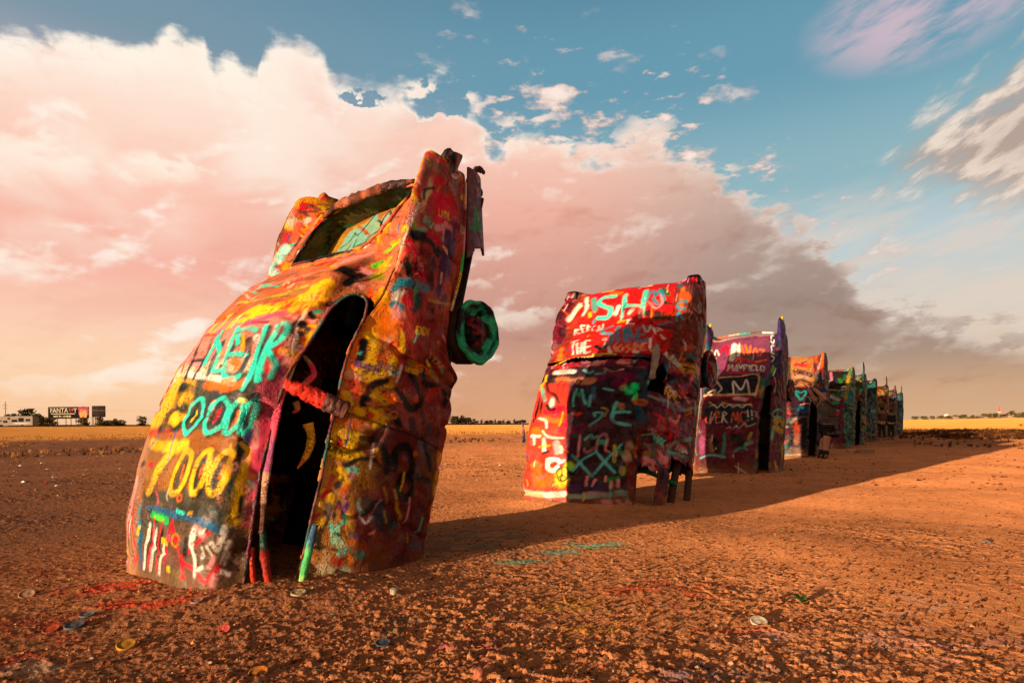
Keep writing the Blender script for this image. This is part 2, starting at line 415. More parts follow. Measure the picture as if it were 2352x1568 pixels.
    def grime(self, k=.25):
        f = fbm(self.X*6, self.Y*2.2, self.seed+71, 4)
        g = fbm(self.X*40, self.Y*40, self.seed+77, 2)
        self.c *= (1-k*sstep(.5, .75, f)-k*.35*(g > .62))[..., None]

def pose(psi, N, e0, T, sc, z0=0., kw=1.):
    n = np.array([cos(psi), -sin(psi), 0]); e = np.array([sin(psi), cos(psi), 0]); t = radians(T)
    r = cos(t)*e+sin(t)*np.array([0, 0, 1.]); U = -sin(t)*e+cos(t)*np.array([0, 0, 1.])
    return e*e0+n*N+np.array([0, 0, z0]), n*kw, r, U, sc            # origin, axes of w, s, u

HERO_POSE = (radians(36.167), -4.49*.87, 3.53*.87, 73, .87, .142)
HERO_ST = [
 (-.75, [(.6,-.1),(.88,-.12),(.98,.2),(1.0,.5),(.985,.82),(.93,1.02),(.80,1.18),(.68,1.26),(.53,1.37),(.28,1.44),(0,1.46)]),
 (-.40, [(.6,-.1),(.88,-.12),(.98,.2),(1.0,.5),(.985,.83),(.94,1.04),(.81,1.2),(.69,1.30),(.55,1.44),(.29,1.51),(0,1.53)]),
 (0.00, [(.6,-.1),(.88,-.12),(.98,.2),(1.0,.5),(.985,.85),(.945,1.05),(.82,1.25),(.70,1.36),(.56,1.53),(.30,1.62),(0,1.64)]),
 (0.50, [(.6,-.1),(.88,-.13),(.98,.2),(1.0,.5),(.985,.87),(.95,1.07),(.82,1.29),(.70,1.41),(.56,1.56),(.30,1.66),(0,1.685)]),
 (1.00, [(.6,-.1),(.88,-.13),(.98,.2),(1.0,.5),(.985,.88),(.945,1.09),(.81,1.29),(.70,1.41),(.57,1.53),(.30,1.63),(0,1.66)]),
 (1.40, [(.6,-.1),(.88,-.13),(.98,.2),(1.0,.5),(.98,.86),(.93,1.08),(.82,1.21),(.71,1.29),(.58,1.41),(.31,1.52),(0,1.56)]),
 (1.60, [(.6,-.1),(.88,-.12),(.985,.2),(1.0,.5),(.97,.80),(.91,1.02),(.81,1.16),(.72,1.24),(.59,1.35),(.32,1.45),(0,1.49)]),
 (1.70, [(.6,.05),(.92,.08),(.99,.28),(1.0,.52),(.96,.74),(.88,.96),(.80,1.13),(.72,1.21),(.59,1.30),(.32,1.40),(0,1.44)]),
 (1.95, [(.6,.1),(.93,.17),(.99,.34),(1.0,.52),(.97,.74),(.91,.88),(.81,.99),(.72,1.09),(.59,1.20),(.32,1.28),(0,1.31)]),
 (2.20, [(.6,.12),(.94,.2),(.99,.35),(1.0,.53),(.98,.75),(.925,.87),(.80,.86),(.71,.94),(.58,1.03),(.31,1.10),(0,1.12)]),
 (2.42, [(.6,.1),(.94,.17),(.99,.34),(.995,.53),(.98,.75),(.93,.875),(.79,.79),(.69,.81),(.56,.86),(.30,.90),(0,.91)]),
 (2.75, [(.6,.1),(.94,.2),(.98,.36),(.985,.54),(.975,.75),(.93,.88),(.77,.745),(.67,.745),(.54,.79),(.29,.83),(0,.84)]),
 (3.10, [(.6,.1),(.94,.28),(.975,.40),(.975,.55),(.965,.73),(.915,.85),(.755,.64),(.65,.62),(.52,.65),(.28,.69),(0,.70)]),
 (3.26, [(.6,.1),(.93,.32),(.965,.42),(.96,.55),(.955,.71),(.89,.82),(.74,.58),(.64,.55),(.51,.57),(.28,.60),(0,.61)]),
 (3.35, [(.6,.1),(.92,.34),(.945,.43),(.94,.54),(.93,.66),(.87,.76),(.735,.52),(.63,.47),(.50,.48),(.27,.50),(0,.51)]),
 (3.39, [(.6,.1),(.88,.36),(.90,.43),(.89,.52),(.88,.60),(.83,.68),(.72,.42),(.61,.34),(.48,.34),(.26,.35),(0,.35)]),
 (3.42, [(.6,.1),(.72,.2),(.78,.3),(.80,.36),(.80,.42),(.78,.46),(.68,.28),(.58,.2),(.45,.18),(.25,.17),(0,.17)]),
]

def _round_sides(st):
    o = []
    for s, c in st:
        c = list(c); k = 1. if s < 1.5 else max(0., 1-(s-1.5)/.5)
        c[5] = (c[5][0]-.085*k, c[5][1]-.062*k); c[4] = (c[4][0]-.055*k, c[4][1]-.06*k); c[3] = (c[3][0]-.005*k, c[3][1]); c[6] = (c[6][0]-.02*k, c[6][1]-.015*k)
        k2 = 1. if s < 2.0 else max(0., 1-(s-2.0)/.3)
        c[8] = (c[8][0]+.06*k2, c[8][1]+.035*k2); c[9] = (c[9][0]+.045*k2, c[9][1]+.018*k2)
        o.append((s, c))
    return o
HERO_ST = _round_sides(HERO_ST)
CAR2_POSE = (radians(33.8), -3.80, 8.55, 70.7, 1.0, 0., 1.16)

# ------------------------------------------------------------------ object helpers
def tag(o, label=None, cat=None, group=None, kind=None):
    if label: o['label'] = label
    if cat: o['category'] = cat
    if group: o['group'] = group
    if kind: o['kind'] = kind
    return o
def empty(name, loc, label=None, cat=None, group=None):
    o = bpy.data.objects.new(name, None); o.empty_display_size = .2; C.objects.link(o); o.location = loc
    return tag(o, label, cat, group)
def mk(name, verts, faces, mat, parent=None, col=None, smooth=True, loc=None):
    """verts in world coordinates; stored relative to the parent's (or given) origin"""
    v = np.asarray(verts, np.float32).reshape(-1, 3)
    me = bpy.data.meshes.new(name)
    org = np.zeros(3)
    if parent is not None: org = np.array(world_loc(parent))
    elif loc is not None: org = np.array(loc, float)
    v = v-org.astype(np.float32)
    if isinstance(faces, np.ndarray):
        k = faces.shape[1]; n = len(faces)
        me.vertices.add(len(v)); me.vertices.foreach_set('co', v.ravel())
        me.loops.add(n*k); me.loops.foreach_set('vertex_index', faces.astype(np.int32).ravel())
        me.polygons.add(n); me.polygons.foreach_set('loop_start', np.arange(0, n*k, k, dtype=np.int32))
        try: me.polygons.foreach_set('loop_total', np.full(n, k, np.int32))
        except Exception: pass
        me.update(calc_edges=True); me.validate()
    else:
        me.from_pydata(v.tolist(), [], faces); me.update()
    if col is not None:
        a = me.color_attributes.new('paint', 'FLOAT_COLOR', 'POINT')
        c = np.ones((len(v), 4), np.float32); cc = np.asarray(col, np.float32)
        c[:, :3] = cc.reshape(-1, cc.shape[-1])[:, :3] if cc.ndim > 1 else cc
        if cc.ndim > 1 and cc.shape[-1] == 4: c[:, 3] = cc.reshape(-1, 4)[:, 3]
        a.data.foreach_set('color', c.ravel())
    me.polygons.foreach_set('use_smooth', np.full(len(me.polygons), smooth))
    me.materials.append(mat)
    o = bpy.data.objects.new(name, me); C.objects.link(o)
    if parent is not None: o.parent = parent
    elif loc is not None: o.location = loc
    o['_w'] = [float(x) for x in org]
    return o
def world_loc(o):
    if '_w' in o: return list(o['_w'])
    return list(o.location)
def solid(o, t=.012):
    m = o.modifiers.new('thickness', 'SOLIDIFY'); m.thickness = t; m.offset = -1
def grid_obj(name, G, mat, parent, col=None, mask=None, flip=False, thick=None):
    ns, nv = G.shape[:2]
    i = np.arange(ns*nv).reshape(ns, nv)
    q = np.stack([i[:-1, :-1], i[:-1, 1:], i[1:, 1:], i[1:, :-1]], -1)
    if flip: q = q[..., ::-1]
    q = q[mask] if mask is not None else q.reshape(-1, 4)
    used = np.unique(q); rm = np.full(ns*nv, -1); rm[used] = np.arange(len(used))
    o = mk(name, G.reshape(-1, 3)[used], rm[q], mat, parent, None if col is None else np.asarray(col).reshape(-1, np.asarray(col).shape[-1])[used])
    if thick: solid(o, thick)
    return o
def tube_geo(pts, r, n=10, seed=0, lump=0., flat=1., cap=True):
    P = np.asarray(pts, float); m = len(P)
    R = np.full(m, r) if np.isscalar(r) else np.asarray(r, float)
    T = np.gradient(P, axis=0); T /= np.linalg.norm(T, axis=1)[:, None]+1e-12
    a = np.array([0, 0, 1.]) if abs(T[0, 2]) < .9 else np.array([1., 0, 0])
    rng = np.random.RandomState(seed); V = []
    A = a-T[0]*(a@T[0]); A /= np.linalg.norm(A)
    for k in range(m):
        A = A-T[k]*(A@T[k]); A /= np.linalg.norm(A); B = np.cross(T[k], A)
        for j in range(n):
            t = 2*pi*j/n; rr = R[k]*(1+lump*(rng.rand()-.5))
            V.append(P[k]+A*cos(t)*rr+B*sin(t)*rr*flat)
    F = [(k*n+j, k*n+(j+1) % n, (k+1)*n+(j+1) % n, (k+1)*n+j) for k in range(m-1) for j in range(n)]
    if cap: F += [tuple(range(n))[::-1], tuple((m-1)*n+j for j in range(n))]
    return np.array(V), F
def resample(P, step):
    P = np.asarray(P, float); d = np.r_[0, np.cumsum(np.linalg.norm(np.diff(P, axis=0), axis=1))]
    n = max(2, int(d[-1]/step)+1); t = np.linspace(0, d[-1], n)
    return np.stack([np.interp(t, d, P[:, k]) for k in range(P.shape[1])], 1)
def sl3(P, k=6):
    P = np.asarray(P, float)
    q = np.vstack([2*P[0]-P[1], P, 2*P[-1]-P[-2]]); o = []
    for i in range(1, len(q)-2):
        for j in range(k):
            t = j/k; o.append(.5*((2*q[i])+(-q[i-1]+q[i+1])*t+(2*q[i-1]-5*q[i]+4*q[i+1]-q[i+2])*t*t+(-q[i-1]+3*q[i]-3*q[i+1]+q[i+2])*t**3))
    o.append(P[-1]); return np.array(o)
def tube(name, pts, r, mat, parent=None, n=10, smooth_path=True, col=None, seed=0, lump=0., flat=1., step=None, loc=None):
    P = sl3(pts) if smooth_path and len(pts) > 2 else np.asarray(pts, float)
    if step: P = resample(P, step)
    if not np.isscalar(r):
        r = np.interp(np.linspace(0, 1, len(P)), np.linspace(0, 1, len(r)), r)
    v, f = tube_geo(P, r, n, seed, lump, flat)
    if callable(col): col = col(P, n, v)
    elif col is not None: col = np.tile(np.asarray(col), (len(v), 1))
    return mk(name, v, f, mat, parent, col, loc=loc)
def box_geo(x0, x1, y0, y1, z0, z1):
    v = [(x, y, z) for x in (x0, x1) for y in (y0, y1) for z in (z0, z1)]
    f = [(0, 1, 3, 2), (4, 6, 7, 5), (0, 4, 5, 1), (2, 3, 7, 6), (0, 2, 6, 4), (1, 5, 7, 3)]
    return v, f
def join_geo(parts):
    V = []; F = []
    for v, f in parts:
        k = len(V); V += [tuple(p) for p in v]; F += [tuple(i+k for i in q) for q in f]
    return V, F

# ------------------------------------------------------------------ materials
def new_mat(name):
    m = bpy.data.materials.new(name); m.use_nodes = True; n = NT(m.node_tree)
    return m, n, n.n['Principled BSDF']
def simple(name, col, rough=.7, bump=.0, bscale=20., metal=0., var=.25, emis=None):
    m, n, b = new_mat(name)
    o = n.node('ShaderNodeTexCoord').outputs['Object']
    nz = n.noise(o, bscale, 5, .6)
    c = n.mix(n.ss(nz, .3, .7), tuple(np.array(col)*(1-var)), tuple(np.array(col)*(1+var)))
    n.put(b.inputs['Base Color'], c); b.inputs['Roughness'].default_value = rough; b.inputs['Metallic'].default_value = metal
    if rough >= .8: b.inputs['Specular IOR Level'].default_value = .05
    if bump:
        bp = n.node('ShaderNodeBump'); bp.inputs['Strength'].default_value = bump; bp.inputs['Distance'].default_value = .02
        n.put(bp.inputs['Height'], nz); n.put(b.inputs['Normal'], bp.outputs[0])
    return m
def paint_mat(name, rough=.38, bstr=.5, k=1.):
    m, n, b = new_mat(name)
    at = n.node('ShaderNodeAttribute', attribute_name='paint').outputs['Color']
    o = n.node('ShaderNodeTexCoord').outputs['Object']
    big = n.noise(o, 3.5, 4, .6); mid = n.noise(o, 28, 4, .6); fin = n.noise(o, 120, 3, .6)
    vo = n.node('ShaderNodeTexVoronoi', feature='DISTANCE_TO_EDGE'); n.put(vo.inputs['Vector'], n.mix(.06, o, n.node('ShaderNodeTexNoise').outputs[1]))
    n.put(vo.inputs['Vector'], o); vo.inputs['Scale'].default_value = 42
    crk = n.m('MULTIPLY', n.ss(vo.outputs[0], .0, .10), 1.)
    crm = n.ss(big, .50, .62)                                   # where the paint has cracked and curled
    c = n.mix(n.m('MULTIPLY', n.m('SUBTRACT', 1., crk), n.m('MULTIPLY', crm, .5)), at, (.02, .014, .012))
    # chips showing older coats
    chip = n.m('MULTIPLY', n.m('MULTIPLY', n.ss(mid, .66, .71), n.ss(big, .45, .6)), .7)
    c = n.mix(chip, c, n.mix(n.ss(fin, .4, .6), (.22, .12, .07), (.05, .035, .03)))
    c = n.mix(n.ss(fin, .62, .7), c, n.mix(1., c, (.7, .7, .7), 'MULTIPLY'))
    n.put(b.inputs['Base Color'], c)
    n.put(b.inputs['Roughness'], n.ss(mid, .3, .75, rough-.12, rough+.25))
    n.put(b.inputs['Specular IOR Level'], n.ss(n.noise(o, 9., 4, .6), .42, .62, .02, .16))
    h = n.m('ADD', n.m('MULTIPLY', mid, .5), n.m('ADD', n.m('MULTIPLY', fin, .12), n.m('MULTIPLY', n.m('MULTIPLY', crk, crm), .35)))
    h = n.m('ADD', h, n.m('MULTIPLY', big, .8))
    bp = n.node('ShaderNodeBump'); bp.inputs['Strength'].default_value = bstr; bp.inputs['Distance'].default_value = .022
    n.put(bp.inputs['Height'], h); n.put(b.inputs['Normal'], bp.outputs[0])
    return m
M_PAINT = paint_mat('spray_paint_coats', .46)
M_PAINTF = paint_mat('spray_paint_far', .5, .35)
M_CRUST = paint_mat('thick_paint_crust', .35, 1.)
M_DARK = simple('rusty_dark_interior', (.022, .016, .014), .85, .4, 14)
M_RUST = simple('painted_rust', (.045, .022, .015), .85, .5, 22)
def attr_mat(name, rough=.8, bump=.3, bs=60.):
    m, n, b = new_mat(name)
    at = n.node('ShaderNodeAttribute', attribute_name='paint').outputs['Color']
    o = n.node('ShaderNodeTexCoord').outputs['Object']
    nz = n.noise(o, bs, 4, .6); b.inputs['Specular IOR Level'].default_value = .05
    n.put(b.inputs['Base Color'], n.mix(n.ss(nz, .35, .65, 0., .5), at, n.mix(1., at, (.55, .5, .48), 'MULTIPLY'))); b.inputs['Roughness'].default_value = rough
    bp = n.node('ShaderNodeBump'); bp.inputs['Strength'].default_value = bump; bp.inputs['Distance'].default_value = .01
    n.put(bp.inputs['Height'], nz); n.put(b.inputs['Normal'], bp.outputs[0])
    return m
M_ATTR = attr_mat('mixed_colours')
M_MATTE = attr_mat('matte_sprayed_metal', .9, .25, 30.)

MARKS_HERO = """
p b8623a 0 0.93 0.508,1.73 1.154,2.413 -0.668,2.03 -0.854,1.874 -0.681,1.563 -0.654,1.275 0.428,1.323 0.521,1.443
p c88070 0 0.93 0.508,1.263 0.508,1.515 -0.6,1.539 -0.758,1.155 -0.746,0.988 0.233,0.988
p d8c0a0 0 0.93 0.4,1.119 -0.721,1.119 -0.721,0.976 0.33,0.999
p d8a030 0 0.93 0.258,1.011 -0.169,0.988 -0.307,0.556 0.22,0.544 0.545,0.676
p 1a3432 0 0.93 -0.038,0.988 -0.77,1.047 -0.782,0.616 -0.064,0.556 -0.117,0.784
p dc2038 0 0.85 0.455,0.604 0.038,0.592 -0.307,0.556 -0.59,0.64 -0.61,0.556 -0.372,0.496 0.358,0.52
p 8a5a2c 0 0.93 0.521,0.532 -0.782,0.616 -0.782,0.197 0.319,0.077
p 3a3c30 0 0.9 0.233,0.125 -0.721,0.209 -0.681,-0.067 0.258,-0.127
p 5c4a38 0 0.93 0.33,-0.139 -0.746,-0.007 -0.795,-0.426 0.372,-0.606
p 946a50 0 0.93 0.545,0.328 0.545,0.532 0.344,0.508 0.307,0.053 0.344,-0.45 0.579,-0.474 0.557,-0.043
p c05060 0 0.93 -0.668,0.988 -0.746,1.131 -0.808,0.808 -0.831,0.328 -0.795,0.065 -0.746,0.053 -0.721,0.544
s d86a48 0.064 0.95 0.533,1.814 0.469,2.006 1.056,2.401 -0.233,2.102 -0.482,2.162
s e0806a 0.043 0.95 -0.013,1.946 -0.33,1.958 -0.521,2.054
s 8a5030 0.039 0.95 0.469,1.838 0.051,1.886 -0.27,1.898 -0.521,1.934
s c8a040 0.029 0.95 0.22,1.766 -0.22,1.754 -0.482,1.85
s f0b81c 0.055 0.95 -0.13,1.599 -0.386,1.635 -0.533,1.766 -0.64,1.874
s f0b81c 0.067 0.95 -0.568,1.826 -0.64,1.886 -0.694,1.802 -0.668,1.694
s e89a20 0.045 0.95 -0.625,1.814 -0.681,1.862 -0.708,1.73
s 7a7830 0.024 0.95 -0.13,1.718 -0.33,1.754 -0.482,1.814
s 40c0a0 0.017 0.95 0.064,1.85 1.043,2.246 -0.182,1.874
s e8b090 0.015 0.95 -0.207,1.886 -0.258,1.91 -0.283,1.85 -0.344,1.874
s e8a890 0.014 0.95 0.455,1.862 0.295,1.898 0.09,1.79 0,1.838
s e8a890 0.014 0.95 1.154,2.389 1.029,2.473
s f0b81c 0.036 0.95 0.307,1.479 0.258,1.587 0.13,1.623 0.143,1.527 0.207,1.443
s f0b81c 0.038 0.95 0.026,1.467 -0.026,1.563 -0.117,1.635 -0.22,1.635 -0.169,1.527 -0.077,1.515
s f0b81c 0.033 0.95 -0.22,1.539 -0.258,1.635 -0.319,1.647 -0.344,1.575 -0.245,1.563
s f0b81c 0.031 0.95 -0.386,1.575 -0.428,1.635 -0.469,1.694 -0.495,1.73 -0.495,1.599 -0.442,1.575
s f0b81c 0.034 0.95 -0.533,1.599 -0.533,1.706 -0.557,1.754 -0.6,1.611
s f0b81c 0.03 0.95 -0.6,1.802 -0.61,1.694 -0.64,1.563
s dc2038 0.03 0.95 0.508,1.419 0.307,1.443 0.077,1.395
s dc2038 0.026 0.95 0.508,1.431 0.414,1.263 0.27,1.071
s d05070 0.045 0.95 -0.195,1.479 -0.33,1.503 -0.482,1.575
s 8a2848 0.027 0.95 -0.258,1.479 -0.414,1.479
s dc2038 0.03 0.95 -0.533,1.527 -0.579,1.599 -0.61,1.647
s e08c8c 0.058 0.95 0.344,1.227 0.077,1.131 0.064,1.035
s e08c8c 0.047 0.95 0.09,1.263 -0.09,1.179
s f2e2d0 0.054 0.95 0.182,1.059 -0.143,1.011 -0.442,0.964
s e8e0b0 0.045 0.95 -0.182,1.287 -0.233,1.203
s ee7028 0.052 0.95 -0.344,1.131 -0.414,1.107 -0.414,1.071
s f0b81c 0.027 0.95 -0.258,1.371 -0.372,1.227
s f2e2d0 0.044 0.95 -0.4,1.347 -0.455,1.299
s ee7028 0.06 0.95 -0.156,0.952 -0.428,0.928 -0.533,0.964
s 1a3432 0.055 0.95 -0.064,1.323 -0.09,1.179 -0.13,1.035
s 1a3432 0.054 0.95 -0.245,1.323 -0.258,1.203
s 1a3432 0.048 0.95 -0.358,1.323 -0.455,1.167 -0.455,1.047
s 1a3432 0.06 0.95 -0.469,1.419 -0.508,1.251 -0.568,1.095
s 1a3432 0.052 0.95 -0.59,1.431 -0.59,1.311
s dc2038 0.034 0.95 -0.625,1.335 -0.64,1.227 -0.694,1.191
s dc2038 0.03 0.95 -0.625,1.131 -0.681,1.047 -0.721,1.071
s 6a3070 0.025 0.95 -0.694,1.203 -0.708,1.119 -0.758,1.083
s f2e2d0 0.026 0.95 -0.681,1.407 -0.721,1.263 -0.746,1.323
s 0c0d10 0.016 0.95 -0.61,1.563 -0.61,1.467
s c8b0a8 0.043 0.95 -0.64,1.587 -0.654,1.467
s 0e2422 0.033 0.95 0.358,1.395 0.22,1.191 0.156,1.011
s 0e2422 0.032 0.95 0.143,1.371 0.051,1.191 0.038,1.011
s 0e2422 0.029 0.95 0.22,1.179 0.026,1.167
s 3edcc0 0.04 0.95 0.077,1.431 0.038,1.275 0,1.131
s 3edcc0 0.038 0.95 0.09,1.383 -0.117,1.215 -0.169,1.071 -0.27,1.059
s 3edcc0 0.036 0.95 -0.13,1.443 -0.22,1.215 -0.33,1.011
s 3edcc0 0.042 0.95 -0.143,1.419 -0.258,1.431 -0.358,1.407
s 3edcc0 0.035 0.95 -0.245,1.191 -0.386,1.191 -0.428,1.179
s 3edcc0 0.04 0.95 -0.33,1.011 -0.4,0.988 -0.469,1.011
s 3edcc0 0.031 0.95 -0.428,1.443 -0.495,1.239 -0.557,1.059 -0.545,0.916
s 3edcc0 0.036 0.95 -0.207,1.371 -0.27,1.287
s 3edcc0 0.037 0.95 -0.533,1.431 -0.557,1.251 -0.625,0.999
s 3edcc0 0.036 0.95 -0.521,1.443 -0.557,1.479 -0.6,1.431 -0.61,1.335 -0.568,1.239
s 3edcc0 0.035 0.95 -0.579,1.227 -0.681,1.143 -0.694,1.035
s 0c0d10 0.052 0.95 -0.668,1.503 -0.694,1.503
s 3a2a40 0.052 0.95 -0.708,1.431 -0.733,1.479
s 40a890 0.035 0.95 -0.708,1.623 -0.733,1.635
s 0c0d10 0.035 0.95 -0.681,1.599 -0.721,1.575
s 0e2422 0.069 0.95 0.156,0.952 0.156,0.808 0.207,0.616
s 0e2422 0.061 0.95 0.156,0.952 -0.051,0.904 -0.051,0.832 0.117,0.784
s 0e2422 0.067 0.95 0.117,0.784 -0.103,0.736 -0.013,0.64 0.245,0.604
s f0b81c 0.051 0.95 0.103,0.856 0.103,0.82
s f0b81c 0.074 0.95 0.117,0.712 0.064,0.676
s ee7028 0.041 0.95 -0.344,0.808 -0.344,0.688
s f0b81c 0.033 0.95 -0.545,0.844 -0.59,0.796
s ee7028 0.033 0.95 -0.568,0.7 -0.557,0.64
s f0b81c 0.024 0.95 -0.694,0.688 -0.668,0.616 -0.668,0.556
s 103430 0.097 0.7 -0.156,0.616 -0.156,0.808
s 3edcc0 0.036 0.95 -0.245,0.712 -0.245,0.772 -0.207,0.82 -0.156,0.844 -0.103,0.82 -0.051,0.784 -0.038,0.712 -0.051,0.652 -0.09,0.604 -0.143,0.58 -0.195,0.604 -0.233,0.652 -0.245,0.712
s 103430 0.092 0.7 -0.414,0.616 -0.414,0.808
s 3edcc0 0.034 0.95 -0.482,0.724 -0.482,0.784 -0.455,0.82 -0.414,0.844 -0.372,0.82 -0.33,0.772 -0.319,0.712 -0.33,0.652 -0.358,0.604 -0.4,0.592 -0.442,0.616 -0.482,0.652 -0.482,0.724
s 103430 0.09 0.7 -0.557,0.628 -0.557,0.82
s 3edcc0 0.033 0.95 -0.59,0.736 -0.59,0.796 -0.579,0.832 -0.557,0.844 -0.533,0.832 -0.508,0.784 -0.508,0.724 -0.508,0.664 -0.521,0.616 -0.545,0.604 -0.568,0.628 -0.59,0.664 -0.59,0.736
s 103430 0.089 0.7 -0.654,0.652 -0.654,0.832
s 3edcc0 0.033 0.95 -0.681,0.76 -0.681,0.82 -0.668,0.856 -0.654,0.868 -0.625,0.844 -0.61,0.796 -0.6,0.736 -0.61,0.676 -0.625,0.628 -0.64,0.616 -0.668,0.64 -0.681,0.688 -0.681,0.76
s dc2038 0.025 0.95 -0.414,0.676 -0.414,0.76
s ee7028 0.021 0.95 -0.579,0.688 -0.568,0.76
s f0b81c 0.023 0.95 -0.156,0.676 -0.156,0.748
s c07038 0.048 0.95 0.064,0.34 0.077,0.233
s f0b81c 0.077 0.95 0.33,0.508 0.064,0.484 -0.195,0.496
s f0b81c 0.064 0.95 0,0.448 0.103,0.316 0.182,0.161
s 1a3432 0.051 0.95 -0.694,0.484 -0.681,0.352 -0.668,0.245
s 1a3432 0.051 0.95 -0.654,0.568 -0.654,0.496
s 243050 0.051 0.95 -0.681,0.64 -0.681,0.556
s f0b81c 0.031 0.95 -0.654,0.556 -0.721,0.52
s f0b81c 0.048 0.95 -0.721,0.484 -0.708,0.34 -0.694,0.197
s f0b81c 0.076 0.95 -0.694,0.173 -0.694,0.053
s ee7028 0.034 0.95 -0.625,0.257 -0.61,0.161
s 1a3432 0.076 0.95 -0.64,0.245 -0.64,0.137 -0.64,0.029
s 303028 0.061 0.95 -0.258,0.101 -0.508,0.077 -0.625,0.089
s 3a3a2c 0.055 0.95 0.013,0.137 -0.344,0.113
s 175a80 0.045 0.95 0.156,0.041 -0.13,0.029 -0.372,0.017 -0.557,0.005 -0.654,-0.031
s 20b45a 0.047 0.95 0.103,0.005 -0.038,-0.007 -0.143,-0.031
s 60e030 0.028 0.95 0.026,-0.007 -0.064,-0.019
s 3edcc0 0.023 0.95 -0.245,0.053 -0.319,0.041
s b05060 0.029 0.95 0.09,0.161 0.026,0.089
s e08c8c 0.062 0.95 0.469,0.221 0.455,0.041 0.482,-0.163
s a88058 0.053 0.95 0.557,-0.019 0.557,-0.175 0.428,-0.343
s 4a2a20 0.015 0.95 0.455,-0.079 0.482,-0.247 0.386,-0.355
s e8d0b0 0.014 0.95 0.4,-0.043 0.455,-0.151
s 7a2838 0.021 0.95 0.557,-0.139 0.533,-0.235
s 4a2a20 0.013 0.95 0.545,0.149 0.557,-0.019
s dc2038 0.016 0.95 0.386,0.029 0.358,-0.151 0.358,-0.367
s 1a8aa0 0.04 0.95 0.258,0.053 0.27,-0.067 0.27,-0.199
s f0b81c 0.024 0.95 0.27,-0.103 0.295,-0.151
s 175a80 0.046 0.95 0.233,-0.139 0.233,-0.367
s f2e2d0 0.035 0.95 0.117,-0.067 0.143,-0.199 0.182,-0.367
s f2e2d0 0.029 0.95 -0.013,-0.091 0.038,-0.223 0.077,-0.367
s f2e2d0 0.03 0.95 -0.182,-0.127 -0.077,-0.271 -0.051,-0.379
s 0c0d10 0.025 0.95 0.064,-0.127 0.103,-0.271
s 0c0d10 0.023 0.95 -0.103,-0.091 -0.026,-0.247
s e08c8c 0.019 0.95 0.038,-0.067 0.077,-0.367
s dc2038 0.015 0.95 0.026,-0.019 0.064,-0.139 0.117,-0.355
s dc2038 0.015 0.95 -0.077,-0.031 -0.038,-0.199 0,-0.367
s dc2038 0.028 0.95 -0.207,-0.019 -0.169,-0.139 -0.117,-0.295
s dc2038 0.027 0.95 -0.207,-0.043 -0.283,-0.151 -0.33,-0.271 -0.358,-0.367
s dc2038 0.024 0.95 -0.143,-0.151 -0.307,-0.115
s dc2038 0.026 0.95 -0.579,-0.055 -0.482,-0.139 -0.358,-0.235
s dc2038 0.031 0.95 -0.319,-0.259 -0.469,-0.295 -0.568,-0.355 -0.625,-0.295 -0.681,-0.223
s 0c0d10 0.044 0.95 -0.386,-0.127 -0.386,-0.211
s e08c8c 0.052 0.95 -0.469,-0.043 -0.533,-0.067
s f2e2d0 0.052 0.95 -0.455,-0.067 -0.442,-0.139
s f2e2d0 0.021 0.95 -0.442,-0.151 -0.482,-0.247 -0.482,-0.367
s f2e2d0 0.031 0.95 -0.668,0.005 -0.654,-0.091 -0.64,-0.151 -0.61,-0.115
s f2e2d0 0.031 0.95 -0.694,-0.091 -0.694,-0.163 -0.681,-0.223
s f2e2d0 0.017 0.95 -0.545,-0.151 -0.533,-0.211
s f2e2d0 0.017 0.95 -0.579,-0.139 -0.6,-0.187
s e08c8c 0.034 0.95 -0.61,-0.199 -0.6,-0.259
s f2e2d0 0.017 0.95 -0.508,-0.295 -0.545,-0.271
s e08c8c 0.043 0.95 -0.64,-0.307 -0.625,-0.367
s 6a4a38 0.053 0.95 -0.386,-0.331 -0.495,-0.379
s 4a3424 0.077 0.95 -0.721,-0.019 -0.758,-0.079 -0.721,-0.175
s b08060 0.034 0.95 -0.733,0.185 -0.733,0.077
s 0c0d10 0.017 0.95 -0.721,0.209 -0.721,0.113
s 20b45a 0.029 0.95 -0.746,0.328 -0.758,0.292
s d04058 0.06 0.95 -0.758,0.724 -0.758,0.616 -0.758,0.508
s e08c8c 0.034 0.95 -0.708,0.712 -0.733,0.556
s c84058 0.051 0.95 -0.758,0.496 -0.758,0.364
s 8a4a70 0.034 0.95 -0.77,0.352 -0.746,0.257
s 1a3432 0.055 0.85 -0.182,0.221 -0.258,0.4
s ee7028 0.02 0.7 -0.22,0.269 -0.233,0.352
s f0b81c 0.042 0.95 -0.307,0.316 -0.307,0.388 -0.295,0.436 -0.245,0.46 -0.195,0.436 -0.156,0.376 -0.117,0.304 -0.103,0.233 -0.117,0.173 -0.169,0.161 -0.22,0.185 -0.27,0.245 -0.307,0.316
s 1a3432 0.052 0.85 -0.4,0.233 -0.455,0.412
s ee7028 0.019 0.7 -0.428,0.292 -0.442,0.364
s f0b81c 0.04 0.95 -0.482,0.328 -0.482,0.4 -0.469,0.448 -0.455,0.472 -0.414,0.448 -0.386,0.388 -0.372,0.316 -0.358,0.245 -0.372,0.197 -0.386,0.185 -0.428,0.197 -0.455,0.257 -0.482,0.328
s 1a3432 0.051 0.85 -0.557,0.245 -0.59,0.424
s ee7028 0.019 0.7 -0.579,0.304 -0.59,0.388
s f0b81c 0.039 0.95 -0.625,0.352 -0.625,0.424 -0.625,0.472 -0.59,0.484 -0.557,0.46 -0.533,0.4 -0.508,0.328 -0.508,0.257 -0.521,0.209 -0.557,0.197 -0.59,0.221 -0.61,0.281 -0.625,0.352
